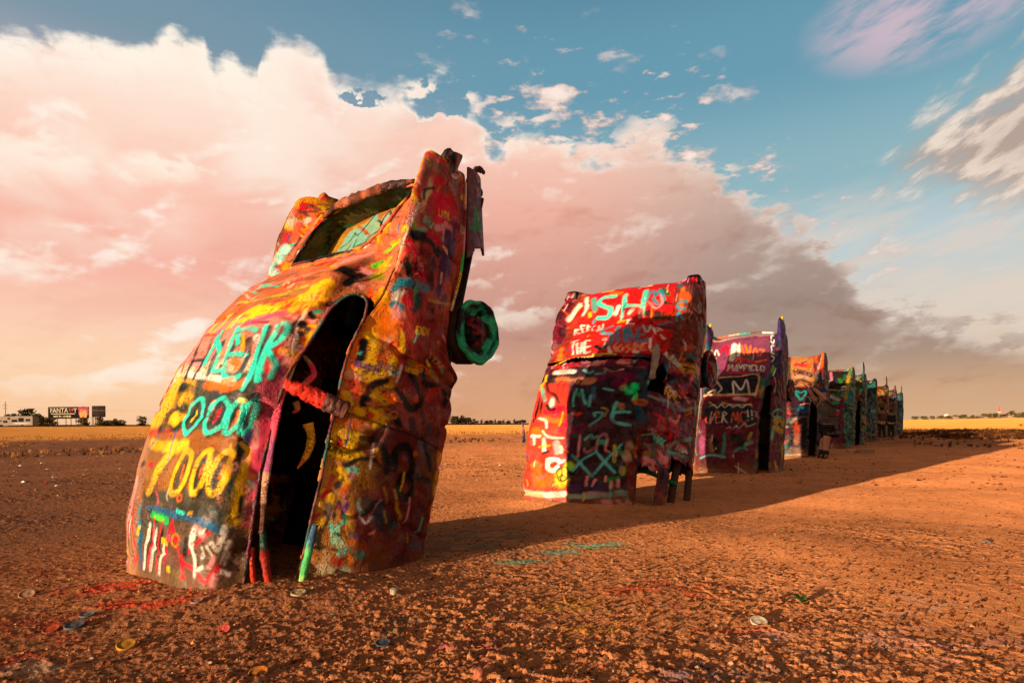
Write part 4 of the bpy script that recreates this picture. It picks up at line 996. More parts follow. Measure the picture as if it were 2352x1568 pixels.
MARKS_CAR2 = """
p d02820 0 0.93 0.958,2.67 0.782,3.345 0.016,3.33 -0.718,3.225 -0.885,2.55 -0.901,1.875 -0.767,1.71 0.347,1.665
p 8a3020 0 0.8 0.544,1.575 0.931,2.61 0.931,2.985 0.989,3.405 0.767,2.655 0.347,1.755
p 6a3020 0 0.9 -0.813,3.06 -1.128,3 -2.004,2.91 -1.947,2.415 -1.659,1.995 -0.973,1.77 -0.87,2.4
p 2a1a20 0 0.93 0.529,1.38 0.112,1.44 -0.718,1.41 -0.855,0.705 -0.813,0.225 -0.798,-0.3 0.032,-0.405 0.161,0.99
p d84030 0 0.93 0.901,-0.39 0.648,0.585 0.648,1.215 0.193,1.14 0.032,-0.405
s ee7028 0.079 0.95 -0.944,3.045 -0.973,2.64
s e85828 0.092 0.95 -0.931,2.94 -1.128,2.745
s 1a8aa0 0.039 0.95 -1.085,2.7 -0.919,2.79 -0.885,2.7 -1.054,2.595
s 1a8aa0 0.036 0.95 -0.885,2.46 -0.931,2.58 -1.037,2.415
s f2e2d0 0.085 0.95 0.855,3 0.885,2.835 0.931,2.685
s e8e0a0 0.057 0.95 0.798,2.955 0.87,2.895
s f2e2d0 0.07 0.95 0.798,3.15 0.63,2.865 0.63,2.73
s 50a090 0.084 0.95 0.598,3.09 0.432,2.775
s f0b81c 0.049 0.95 0.514,2.73 0.482,2.655
s f0b81c 0.051 0.95 0.498,3.24 0.301,3.225
s ee7028 0.07 0.95 0.286,3.135 0.096,3.09
s f2e2d0 0.067 0.95 0.032,2.775 0.048,2.64
s dc2038 0.085 0.95 0.61,3.195 0.33,2.985
s e8d0c0 0.066 0.95 -0.224,2.7 -0.177,2.61
s f2e2d0 0.055 0.95 -0.177,3.225 -0.364,3.225
s 206030 0.067 0.95 -0.585,3.075 -0.684,2.955
s 203018 0.066 0.95 -0.63,2.775 -0.782,2.745
s e81830 0.082 0.95 -0.112,3.09 -0.128,2.925
s e81830 0.066 0.95 -0.432,2.685 -0.813,2.7
s 2a1c18 0.117 0.95 -0.449,2.595 -0.684,2.55
s 283020 0.078 0.95 -0.572,2.49 -0.782,2.52
s 602838 0.115 0.95 -0.666,2.34 -0.827,2.325
s 7a6a70 0.051 0.95 -0.63,2.385 -0.813,2.43
s 1a8aa0 0.032 0.95 0.514,3.27 0.558,3.33 0.482,3.33 0.466,3.27
s 1a8aa0 0.028 0.95 0.381,3.27 0.271,3.27
s 1a8aa0 0.029 0.95 0.381,3.33 0.381,3.27
s 1a8aa0 0.037 0.95 0.256,3.33 0.112,3.285 0.048,3.33 -0.112,3.24 -0.286,3.225
s 1a8aa0 0.033 0.95 -0.096,3.33 -0.193,3.165
s 1a8aa0 0.048 0.95 -0.381,2.835 -0.415,3.075 -0.514,2.955
s 1a8aa0 0.048 0.95 -0.498,2.925 -0.544,3.075 -0.648,2.835
s 1a8aa0 0.045 0.95 -0.482,2.88 -0.572,2.745
s e08c8c 0.034 0.95 -0.432,2.805 -0.558,2.67 -0.63,2.775 -0.572,2.955
s 3edcc0 0.068 0.95 0.177,3.03 0.381,3.045 0.432,2.94 0.286,2.82 0.145,2.73 0.161,2.58 0.33,2.595
s 3edcc0 0.067 0.95 -0.016,3.015 -0.064,2.73 -0.08,2.535
s 3edcc0 0.067 0.95 -0.33,3.075 -0.364,2.76 -0.364,2.535
s 3edcc0 0.059 0.95 -0.08,2.775 -0.347,2.73
s a01820 0.058 0.95 -0.112,2.685 -0.112,2.49
s a01820 0.053 0.95 -0.096,2.7 -0.24,2.7
s a01820 0.052 0.95 -0.347,2.655 -0.381,2.46 -0.316,2.4
s a01820 0.047 0.95 -0.514,2.625 -0.529,2.34
s 1a8aa0 0.049 0.95 0.381,2.565 0.381,2.52
s f2e2d0 0.029 0.95 -0.161,2.49 -0.224,2.49 -0.177,2.43 -0.286,2.385
s f2e2d0 0.024 0.95 0.572,2.265 0.684,2.445
s f2e2d0 0.024 0.95 0.701,2.445 0.598,2.415 0.63,2.37 0.482,2.28
s f2e2d0 0.022 0.95 0.449,2.295 0.598,2.49 0.529,2.49
s f2e2d0 0.022 0.95 0.558,2.415 0.514,2.415
s f2e2d0 0.021 0.95 0.466,2.295 0.432,2.34
s f2e2d0 0.021 0.95 0.398,2.325 0.482,2.475 0.432,2.445 0.449,2.415
s f2e2d0 0.021 0.95 0.33,2.445 0.381,2.415 0.286,2.295 0.256,2.325
s f2e2d0 0.021 0.95 0.177,2.25 0.271,2.43 0.145,2.28 0.209,2.46
s 1a8aa0 0.053 0.95 0.032,2.37 0.096,2.295 0.064,2.175 -0.08,2.115 -0.128,1.965 -0.112,1.89
s 1a8aa0 0.05 0.95 -0.08,2.355 -0.224,1.92
s 1a8aa0 0.048 0.95 -0.209,2.325 -0.316,1.905 -0.364,1.995 -0.256,2.28
s 1a8aa0 0.047 0.95 -0.482,2.25 -0.398,2.235 -0.449,1.92 -0.544,1.935
s 1a8aa0 0.042 0.95 -0.432,2.07 -0.482,2.085
s f2e2d0 0.023 0.95 -0.432,2.34 -0.529,2.13 -0.529,2.34
s f2e2d0 0.022 0.95 -0.572,2.28 -0.63,2.1
s f2e2d0 0.023 0.95 -0.572,2.28 -0.718,2.205
s f2e2d0 0.02 0.95 -0.61,2.19 -0.666,2.175
s f2e2d0 0.032 0.95 -0.718,2.1 -0.798,2.055
s f2e2d0 0.031 0.95 0.415,2.01 0.316,2.025
s f2e2d0 0.03 0.95 0.347,1.995 0.301,1.74
s f2e2d0 0.03 0.95 0.286,1.95 0.224,1.74
s f2e2d0 0.03 0.95 0.224,1.95 0.177,1.74
s f2e2d0 0.027 0.95 0.24,1.845 0.193,1.845
s f2e2d0 0.03 0.95 0.145,1.995 0.193,1.98 0.128,1.74 0.064,1.74
s f2e2d0 0.027 0.95 0.145,1.845 0.096,1.86
s f2e2d0 0.029 0.95 -0.128,1.845 -0.193,1.695
s e8a078 0.027 0.95 -0.224,1.89 -0.209,1.815 -0.256,1.725
s e8a078 0.024 0.95 -0.286,1.845 -0.256,1.77 -0.301,1.71 -0.316,1.785
s e8a078 0.024 0.95 -0.381,1.845 -0.347,1.815 -0.398,1.77 -0.381,1.695
s e8a078 0.024 0.95 -0.432,1.86 -0.449,1.71
s e8a078 0.024 0.95 -0.432,1.86 -0.482,1.815 -0.466,1.77
s e8a078 0.024 0.95 -0.558,1.875 -0.514,1.845 -0.529,1.74 -0.585,1.74
s e8a078 0.021 0.95 -0.514,1.8 -0.558,1.8
s f2e2d0 0.026 0.95 -0.585,1.965 -0.648,1.74 -0.798,1.815
s 0c0d10 0.042 0.95 0.016,1.845 -0.064,1.785 -0.096,1.86
s f0b81c 0.036 0.95 0.224,1.65 -0.016,1.62
s f0b81c 0.037 0.95 0.466,1.665 0.466,1.56
s ee7028 0.063 0.95 0.514,1.89 0.482,1.65
s 1a6a70 0.05 0.95 -1.273,1.89 -1.519,1.95
s 70c0b0 0.046 0.95 -1.536,1.845 -1.676,1.815
s 0c0d10 0.05 0.95 -1.291,1.815 -1.519,1.89
s c89020 0.112 0.95 -1.273,1.71 -1.519,1.77
s 0c0d10 0.025 0.95 -1.273,1.725 -1.345,1.74 -1.31,1.665
s 0c0d10 0.023 0.95 -1.394,1.755 -1.536,1.755
s 2a70a0 0.06 0.95 -1.037,1.635 -1.037,1.47
s c8c8c0 0.061 0.95 -1.054,1.785 -1.188,1.725
s 402018 0.098 0.95 -1.394,1.59 -1.273,1.47
s 101c30 0.072 0.95 -1.085,1.485 -1.188,1.485
s c04028 0.075 0.95 -1.273,2.01 -1.141,1.95
s c0a0a0 0.037 0.95 -1.141,2.1 -1.204,1.965
s a05058 0.051 0.95 0.449,1.395 0.177,1.395
s f2e2d0 0.063 0.95 0.432,1.41 0.161,1.38
s f0b81c 0.065 0.95 0.572,1.365 0.585,1.17
s 60b0b0 0.03 0.95 0.032,1.395 -0.048,1.335 -0.08,1.365
s 60a0a0 0.029 0.95 -0.128,1.32 -0.224,1.32 -0.224,1.365
s e8a078 0.024 0.95 -0.209,1.41 -0.316,1.35 -0.415,1.395
s 6a1838 0.097 0.95 -0.209,1.26 -0.33,1.32 -0.544,1.275
s 6a1838 0.083 0.95 -0.381,1.17 -0.482,1.14
s c06a40 0.1 0.95 0.347,1.26 0.224,1.245
s b87858 0.098 0.95 0.128,1.215 -0.096,1.2
s dc2038 0.025 0.95 0.316,1.155 0.301,1.23 0.271,1.215
s dc2038 0.025 0.95 0.24,1.14 0.224,1.215
s 5a2850 0.025 0.95 0.128,1.14 0.128,1.215 0.08,1.14
s 6a2030 0.024 0.95 0.048,1.14 0.016,1.215
s 0c0d10 0.03 0.95 0.466,1.365 0.498,1.245 0.432,1.08 0.316,1.005 0.24,0.885
s 0c0d10 0.033 0.95 0.558,0.99 0.544,0.81 0.572,0.63
s 0c0d10 0.028 0.95 0.498,1.02 0.482,0.75
s 60c0b0 0.05 0.95 0.544,1.125 0.449,0.945
s f2e2d0 0.062 0.95 0.347,0.93 0.33,0.825
s dc2038 0.073 0.95 0.398,0.765 0.224,0.765
s d81838 0.085 0.95 0.286,0.795 0.161,0.78
s 0c0d10 0.037 0.95 0.398,0.855 0.347,0.78 0.286,0.795
s ee7028 0.073 0.95 0.398,0.66 0.193,0.6
s ee7028 0.086 0.95 0.529,0.495 0.381,0.435
s f2e2d0 0.032 0.95 0.498,0.675 0.381,0.63 0.347,0.525
s f2e2d0 0.026 0.95 0.398,0.48 0.301,0.39 0.112,0.375
s e81838 0.072 0.95 0.145,0.48 0.128,0.555
s f2e2d0 0.037 0.95 0.558,0.42 0.432,0.405
s f2e2d0 0.032 0.95 0.514,0.39 0.498,0.3
s f2e2d0 0.053 0.95 0.364,0.36 0.33,0.195
s f0b81c 0.031 0.95 0.415,0.255 0.271,0.27
s f0a8a0 0.071 0.95 0.193,0.315 0.161,0.18
s f2e2d0 0.036 0.95 0.128,0.255 0.112,0.18
s 0c0d10 0.029 0.95 0.271,0.195 0.347,0.165
s a8f0e0 0.052 0.95 0.112,0.06 0.193,0.09 0.286,0.06 0.286,-0.015 0.209,-0.06 0.145,-0.015
s a8f0e0 0.035 0.95 0.128,0.045 0.064,0.075
s 505060 0.05 0.95 0.87,0.3 0.585,0.12
s ee7028 0.133 0.95 0.449,-0.015 0.381,-0.18
s ee7028 0.132 0.95 0.256,-0.18 0.398,-0.24
s e08c8c 0.038 0.95 0.841,-0.015 0.63,-0.285
s e0e810 0.094 0.95 0.032,-0.03 0,0.015
s e8d010 0.141 0.95 0.096,-0.135 0.08,-0.18
s 60e030 0.058 0.95 0,0.015 -0.016,-0.06
s 0c0d10 0.014 0.95 0.08,0 0.145,-0.06 0.145,-0.12 0.112,-0.18 0.048,-0.18 0,-0.12 0.016,-0.03 0.08,0
s 0c0d10 0.012 0.95 0.08,-0.015 0.096,-0.18
s 0c0d10 0.012 0.95 0.08,-0.105 0.128,-0.15
s 0c0d10 0.012 0.95 0.08,-0.105 0.032,-0.15
s f2e2d0 0.061 0.95 0.827,-0.315 0.33,-0.375 0.048,-0.345
s c8c070 0.037 0.95 0.782,-0.345 0.33,-0.39
s 90a898 0.058 0.95 -0.016,-0.375 -0.33,-0.345 -0.666,-0.27
s 609088 0.057 0.95 -0.61,-0.27 -0.684,-0.315
s b09090 0.046 0.95 -0.193,-0.33 -0.432,-0.3
s 60c0b8 0.024 0.95 0.048,1.08 0.064,0.945 0.048,0.825
s 60c0b8 0.029 0.95 -0.016,1.065 -0.096,0.855
s 30a080 0.048 0.95 0.016,1.005 -0.016,0.99
s 182838 0.06 0.95 -0.096,1.05 -0.112,0.945
s 306070 0.048 0.95 -0.161,1.095 -0.177,0.945
s 60a8a8 0.031 0.95 -0.145,0.975 -0.145,0.825
s 60a8a8 0.024 0.95 -0.271,1.08 -0.381,1.05
s e04020 0.052 0.95 -0.016,0.705 -0.048,0.72
s 60b8b0 0.028 0.95 -0.24,0.675 -0.224,0.72 -0.316,0.72 -0.301,0.645 -0.193,0.54
s b0a050 0.021 0.95 -0.301,0.795 -0.364,0.765 -0.347,0.675
s 60c0b8 0.035 0.95 -0.449,0.885 -0.432,0.72 -0.449,0.615 -0.544,0.585 -0.63,0.585
s 60c0b8 0.035 0.95 -0.449,0.735 -0.61,0.765
s c08860 0.058 0.95 -0.498,0.855 -0.514,0.81
s 6a1838 0.106 0.95 0,0.48 -0.128,0.54
s 5a1830 0.104 0.95 -0.271,0.525 -0.415,0.57
s 20e080 0.071 0.95 -0.498,1.095 -0.572,1.05 -0.598,1.155
s 20e080 0.047 0.95 -0.585,1.155 -0.666,1.065 -0.63,0.945
s b87838 0.071 0.95 -0.666,0.93 -0.798,0.96
s 802818 0.047 0.95 -0.751,0.945 -0.798,0.945
s 104050 0.106 0.95 -0.718,0.81 -0.782,0.735
s 104050 0.096 0.95 -0.751,1.185 -0.782,1.08
s 104858 0.073 0.95 -0.63,1.29 -0.701,1.38
s e08c8c 0.026 0.95 -0.096,0.405 -0.096,0.255 -0.08,0.135
s 60b8b0 0.028 0.95 -0.161,0.36 -0.224,0.42 -0.256,0.375 -0.301,0.405
s e08c8c 0.028 0.95 -0.301,0.24 -0.316,0.375 -0.381,0.435 -0.415,0.36 -0.398,0.24 -0.449,0.21
s a86a78 0.028 0.95 -0.161,0.24 -0.177,0.195 -0.271,0.255
s 60c0c0 0.028 0.95 -0.016,0.15 -0.128,0.045 -0.271,-0.105
s 60c0c0 0.028 0.95 -0.048,-0.045 -0.145,0.09 -0.286,0.195
s 60c0c0 0.027 0.95 -0.286,0.225 -0.398,0.09 -0.529,-0.045
s 60c0c0 0.027 0.95 -0.301,-0.075 -0.415,0.09 -0.572,0.315
s 20b45a 0.034 0.95 -0.558,0.255 -0.61,0.15
s c0b020 0.027 0.95 -0.498,0.3 -0.514,0.09
s b09070 0.103 0.95 -0.684,0.33 -0.648,0.165
s a0a020 0.057 0.95 -0.61,0.015 -0.61,-0.045
s 10803a 0.039 0.95 -0.432,-0.15 -0.572,-0.105
s 4a3060 0.07 0.95 -0.032,-0.27 -0.128,-0.24
s 382850 0.103 0.95 -0.316,-0.225 -0.398,-0.24
s e08c8c 0.03 0.95 -0.224,-0.12 -0.209,-0.225
s e08c8c 0.027 0.95 -0.316,-0.15 -0.286,-0.225
s e08c8c 0.027 0.95 -0.432,-0.105 -0.432,-0.15
s e08c8c 0.027 0.95 -0.498,-0.165 -0.498,-0.24
s e08c8c 0.034 0.95 -0.572,-0.135 -0.572,-0.21
s 6a2018 0.103 0.95 -0.718,0.075 -0.735,-0.255
s 782818 0.07 0.95 -0.798,0.6 -0.782,0.33
s c06020 0.035 0.95 -0.767,0.33 -0.767,0.21
s 788070 0.038 0.95 -0.841,1.065 -0.958,1.065 -1.141,1.11 -1.237,1.035
s 8a8a60 0.039 0.95 -1.255,1.14 -1.394,1.095 -1.571,1.215
s 706a50 0.038 0.95 -1.188,1.065 -1.255,1.005
s 60b0a0 0.051 0.95 -1.711,1.29 -1.676,1.155
s d04818 0.064 0.95 -1.986,1.335 -1.986,1.275
s 60b0a0 0.031 0.95 -1.764,1.32 -1.986,1.425
s 5a1820 0.112 0.95 -1.588,0.87 -1.986,0.99
s 8a5060 0.049 0.95 -1.483,0.945 -1.465,0.855
s 708078 0.038 0.95 -1.173,0.39 -1.255,0.51 -1.377,0.645 -1.519,0.705
s 60a8a0 0.042 0.95 -1.221,0.435 -1.411,0.48 -1.571,0.48
s b08080 0.068 0.95 -1.411,0.555 -1.536,0.585
s a07070 0.057 0.95 -1.204,0.525 -1.31,0.585
s 909060 0.018 0.95 -0.827,0.525 -1.021,0.6 -0.989,0.51 -1.037,0.375
s 687028 0.063 0.95 -0.885,0.285 -0.958,0.315
s 505040 0.055 0.95 -0.855,0.39 -1.005,0.435
s 60b0a0 0.043 0.95 -1.519,0.72 -1.659,0.795
s 704a50 0.089 0.95 -1.571,0.465 -1.676,0.525
"""
MARKS_CAR3 = """
p 7a3a58 0 0.93 1.037,3.225 0.529,3.345 -0.666,3.345 -0.827,2.22 0.33,2.145
p 1c1a20 0 0.95 0.364,2.115 -0.514,2.1 -0.529,1.575 0.855,1.635 0.271,1.86
p 5a1828 0 0.93 0.798,1.5 -0.544,1.515 -0.919,1.245 -0.751,0.555 -0.598,-0.345 0.944,-0.375 0.666,0.525
p 10262c 0 0.93 0.482,1.215 -0.514,1.185 -0.648,0.795 0.432,0.78
p 3a2450 0 0.93 -0.751,3.345 -1.345,3.36 -2.004,3.075 -1.817,2.31 -0.885,2.025
p 5a2028 0 0.9 -0.855,2.025 -1.817,2.31 -1.967,0.165 -1.273,-0.12 -1.128,1.185
s e89a80 0.062 0.95 1.037,3.255 0.177,3.345 -0.666,3.345
s dc2038 0.092 0.95 0.648,2.865 0.498,3.075 0.364,2.82
s f2e2d0 0.043 0.95 0.973,2.97 0.855,2.835 0.827,2.985
s f2e2d0 0.04 0.95 0.813,2.835 0.782,2.97 0.63,2.805
s f8f0e0 0.134 0.95 0.256,3.045 0.224,2.775 0.24,2.67
s f8e8d0 0.091 0.95 0.112,3.03 0.064,2.76
s ee7028 0.049 0.95 0.016,3.03 -0.096,2.745
s ee7028 0.048 0.95 -0.08,3.045 -0.224,2.73 -0.24,3
s 1a7a50 0.048 0.95 -0.177,2.67 -0.24,2.58
s 1a7a50 0.048 0.95 -0.286,2.67 -0.381,2.535
s ee7028 0.042 0.95 0.128,2.565 0.016,2.685 -0.032,2.535 0.048,2.505
s dc2038 0.054 0.95 -0.048,2.625 -0.415,2.505
s ee7028 0.054 0.95 -0.415,2.535 -0.684,2.595
s ee7028 0.042 0.95 -0.33,2.79 -0.381,2.925 -0.466,2.73
s ee7028 0.042 0.95 -0.498,2.88 -0.61,2.85 -0.514,2.715
s dc2038 0.071 0.95 0.301,2.46 0.271,2.31 -0.209,2.175
s dc2038 0.036 0.95 0.193,2.52 0.08,2.235
s f2e2d0 0.039 0.95 0.271,2.31 0.301,2.49 0.224,2.385 0.209,2.49 0.112,2.295
s f2e2d0 0.036 0.95 0.064,2.28 0.08,2.475 -0.016,2.265
s f2e2d0 0.036 0.95 0,2.46 -0.064,2.355 -0.08,2.46
s f2e2d0 0.036 0.95 -0.177,2.265 -0.128,2.445 -0.209,2.445
s f2e2d0 0.033 0.95 -0.161,2.355 -0.209,2.37
s f2e2d0 0.035 0.95 -0.271,2.43 -0.316,2.25
s f2e2d0 0.035 0.95 -0.398,2.43 -0.33,2.43 -0.364,2.25 -0.415,2.28
s f2e2d0 0.035 0.95 -0.449,2.43 -0.482,2.25 -0.529,2.28
s f2e2d0 0.035 0.95 -0.572,2.25 -0.558,2.43 -0.648,2.37 -0.63,2.25 -0.572,2.25
s e0a070 0.04 0.95 0.347,2.07 -0.08,2.07 -0.514,2.1 -0.544,1.515
s f2e2d0 0.029 0.95 -0.096,1.545 -0.016,1.92 -0.224,1.665 -0.286,1.95 -0.415,1.56
s d8b080 0.057 0.95 0.61,1.56 0.016,1.53 -0.544,1.545
s c8b090 0.04 0.95 0.498,1.62 0.347,1.695 0.33,1.53
s c8b090 0.035 0.95 0.347,1.935 0.193,1.71 0.271,1.59
s a83040 0.045 0.95 0.558,1.455 0,1.485 -0.466,1.425
s d0a0a0 0.084 0.95 -0.145,1.425 -0.364,1.395
s c0a030 0.04 0.95 0.432,1.365 0.301,1.26
s c0a030 0.039 0.95 0.128,1.335 -0.128,1.245 -0.498,1.275
s c8c8c0 0.02 0.95 0.398,1.23 0.301,1.275 0.209,1.185 0.128,1.275 0.032,1.185 -0.048,1.275 -0.145,1.185 -0.224,1.26 -0.33,1.185 -0.432,1.275 -0.529,1.215
s d04828 0.034 0.95 0.432,0.975 0.449,0.885 0.347,0.795 0.316,1.08
s d0a0a0 0.022 0.95 0.33,1.08 0.33,0.795 0.24,1.05
s d86a50 0.028 0.95 0.145,1.065 0.224,1.08 0.193,0.81 0.112,0.825
s d86a50 0.025 0.95 0.209,0.945 0.128,0.96
s d0b0a0 0.025 0.95 0.064,0.81 0.064,1.065 -0.016,1.035 0.048,0.945 -0.048,0.81
s d86040 0.03 0.95 -0.145,0.81 -0.161,1.065 -0.24,0.87 -0.256,1.065 -0.301,0.81
s d86040 0.03 0.95 -0.415,1.065 -0.316,1.05 -0.364,0.825 -0.449,0.84
s d8c0b0 0.022 0.95 -0.449,1.125 -0.482,0.96
s d8c0b0 0.022 0.95 -0.529,1.14 -0.558,0.99
s d8c0b0 0.022 0.95 -0.482,0.885 -0.498,0.87
s d8c0b0 0.022 0.95 -0.558,0.93 -0.572,0.9
s c0b8b0 0.019 0.95 -0.032,0.66 -0.128,0.705 -0.161,0.63 -0.256,0.735 -0.301,0.66 -0.415,0.795 -0.482,0.72 -0.648,0.81
s c0b8b0 0.019 0.95 -0.585,1.11 -0.684,1.065 -0.63,1.005 -0.751,0.975
s 702030 0.138 0.95 -0.048,0.6 -0.33,0.6
s a0a040 0.055 0.95 -0.572,0.57 -0.529,0.45
s 80a898 0.082 0.95 -0.449,0.3 -0.585,0.36
s 388078 0.061 0.95 0,0.555 -0.016,0.225 0.032,0
s 388078 0.055 0.95 -0.256,0.135 -0.398,0.24 -0.498,0.195
s 0c0d10 0.165 0.95 -0.256,0.45 -0.364,0.345
s 60a0a0 0.044 0.95 0.529,-0.03 0.286,0.045 -0.048,0
s 904868 0.14 0.95 0.529,0.45 0.498,0.12
s a07850 0.072 0.95 0.301,0.39 0.256,0.15
s 0c0d10 0.111 0.95 0.193,0.39 0.128,0.15
s c0a0a0 0.038 0.95 -0.271,-0.195 -0.558,-0.375
s 1a5028 0.056 0.95 0.585,-0.39 0.301,-0.36
s 0c0d10 0.084 0.95 0.466,-0.135 0.398,-0.24
s 0c0d10 0.083 0.95 0.209,-0.135 0.128,-0.255
s f2e2d0 0.037 0.95 -0.827,3.3 -0.751,3.33 -0.782,3.195
s f2e2d0 0.037 0.95 -0.782,3.12 -0.855,3.06 -0.87,3.15
s f2e2d0 0.036 0.95 -0.827,2.85 -0.813,2.985 -0.885,2.985
s f2e2d0 0.036 0.95 -0.813,2.79 -0.931,2.745
s f2e2d0 0.036 0.95 -0.841,2.7 -0.931,2.625 -0.855,2.55
s 60a840 0.077 0.95 -0.901,2.415 -0.885,2.265
s c8d8c0 0.047 0.95 -1.005,2.34 -0.931,2.16
s c0a0b0 0.029 0.95 -0.989,2.1 -1.115,1.935 -1.173,1.77
s a06860 0.041 0.95 -1.33,1.98 -1.536,1.68
s 8a2820 0.09 0.95 -1.345,2.94 -1.606,2.49
s 7a6068 0.047 0.95 -1.204,2.01 -1.447,1.605
s 48b8b8 0.035 0.95 -1.345,1.35 -1.221,1.23 -1.237,1.125 -1.536,1.215 -1.554,1.335 -1.345,1.35
s 48b8b8 0.026 0.95 -1.345,1.32 -1.361,1.155
s c0a020 0.175 0.95 -1.33,1.02 -1.606,1.095
s c0a020 0.116 0.95 -1.255,0.855 -1.641,0.885
s 70b8a0 0.086 0.95 -1.221,0.825 -1.188,0.6
s 0c0d10 0.058 0.95 -1.465,1.02 -1.465,1.005
s b08828 0.117 0.95 -1.694,0.57 -1.659,0.225
s c89830 0.086 0.95 -1.361,0.06 -1.411,-0.09
s 80a0a0 0.028 0.95 -0.973,0.6 -0.958,0.39
"""
MARKS_CAR4 = """
p d08a50 0 0.93 0.161,3.345 -0.63,3.345 -0.767,2.04 -0.096,1.98
p c02038 0 0.93 0.161,3.345 -1.085,3.39 -1.054,3.39 0.161,3.345
p 2a1428 0 0.93 -0.032,1.845 -0.841,1.875 -0.944,1.215 -0.901,-0.405 -0.161,-0.51 -0.224,0.93
s f8e8d0 0.068 0.95 0.161,3.345 -1.021,3.39
s dc2038 0.126 0.95 -0.08,2.94 -0.558,2.88
s 3a1c38 0.167 0.95 -0.112,2.7 -0.61,2.52
s 3a1c38 0.123 0.95 -0.161,2.085 -0.301,2.325 -0.648,2.1
s ee7028 0.126 0.95 -0.558,2.88 -0.63,2.7
s c8a080 0.125 0.95 -0.128,2.445 -0.498,2.43
s ee7028 0.17 0.95 -0.718,3.345 -0.798,3.075
s f0c0a0 0.084 0.95 -1.141,3.375 -0.901,2.79
s ee7028 0.126 0.95 -1.157,3.375 -1.054,2.82
s 3a2848 0.166 0.95 -0.958,2.52 -1.173,2.175
s 106a50 0.066 0.95 -1.157,2.25 -1.173,1.95
s 20a898 0.048 0.95 -0.398,1.425 -0.224,1.695 -0.256,1.785 -0.347,1.695 -0.466,1.785 -0.498,1.65 -0.398,1.425
s c0b0b8 0.056 0.95 -0.585,1.575 -0.767,1.455 -0.885,1.575
s d89080 0.048 0.95 -0.415,1.26 -0.87,1.38
s 20607a 0.198 0.95 -0.466,1.095 -0.63,1.08
s a08020 0.104 0.95 -0.798,1.125 -0.885,0.96
s a89080 0.094 0.95 -0.224,0.63 -0.33,0.75 -0.648,0.81
s c84820 0.172 0.95 -0.381,0.555 -0.381,0.33
s b06a48 0.156 0.95 -0.398,0.195 -0.364,-0.015
s 0c0d10 0.196 0.95 -0.585,0.72 -0.648,0.225
s 80604a 0.156 0.95 -0.24,-0.255 -0.63,-0.3
s c84820 0.063 0.95 -0.782,0.63 -0.827,0.42
s 0c0d10 0.047 0.95 -0.286,0.585 -0.256,-0.03
s c0a890 0.055 0.95 -0.145,-0.42 -0.735,-0.36
s 20a050 0.08 0.95 -1.237,0.045 -1.377,-0.21
s 202028 0.241 0.95 -1.188,0.765 -1.221,0.225
"""
MARKS_CAR5 = """
p e8dcc0 0 0.93 0.08,3.345 -1.115,3.39 -0.798,3.27 0.096,3.345
p 2a1c20 0 0.93 0.08,3.225 -0.87,3.195 -0.767,2.205 -0.112,2.025
p 6a1430 0 0.93 -0.128,1.89 -0.767,1.665 -0.855,-0.435 -0.301,-0.555 -0.33,1.005
s 20b0a0 0.165 0.95 -0.224,3.345 -0.751,3.345
s d83030 0.165 0.95 0.048,3.345 -0.63,3.345
s 60e030 0.077 0.95 0.08,3.345 -0.24,3.345
s e080a0 0.109 0.95 -0.096,3.15 -0.177,2.775
s 30802c 0.13 0.95 -0.514,2.775 -0.558,2.67
s 2a6a3a 0.109 0.95 -0.751,3.015 -0.701,2.79
s c0a040 0.075 0.95 -0.128,2.235 -0.514,2.16
s f2e2d0 0.064 0.95 -0.61,2.385 -0.767,2.46 -0.767,2.28 -0.598,2.235
s c8c8b8 0.126 0.95 -0.209,1.83 -0.482,1.665
s 10a860 0.125 0.95 -0.347,1.485 -0.466,1.545
s c02030 0.103 0.95 -0.301,0.855 -0.558,1.02
s 60b0a0 0.073 0.95 -0.347,1.215 -0.544,1.125
s e0a0b0 0.082 0.95 -0.316,0.24 -0.466,0.15
s b89020 0.184 0.95 -1.115,3.39 -0.931,2.775 -0.855,1.86
s 109890 0.098 0.95 -1.115,3.39 -0.989,2.985
s 1088a0 0.16 0.95 -0.944,2.13 -1.085,1.815
s f0b81c 0.11 0.95 -1.141,3.375 -0.931,3.36
s 208040 0.129 0.95 -1.764,0.645 -1.747,0.195
s c09020 0.087 0.95 -1.782,1.44 -1.764,1.14
s b0a898 0.061 0.95 -0.364,-0.3 -0.364,-0.42 -0.482,-0.435
"""
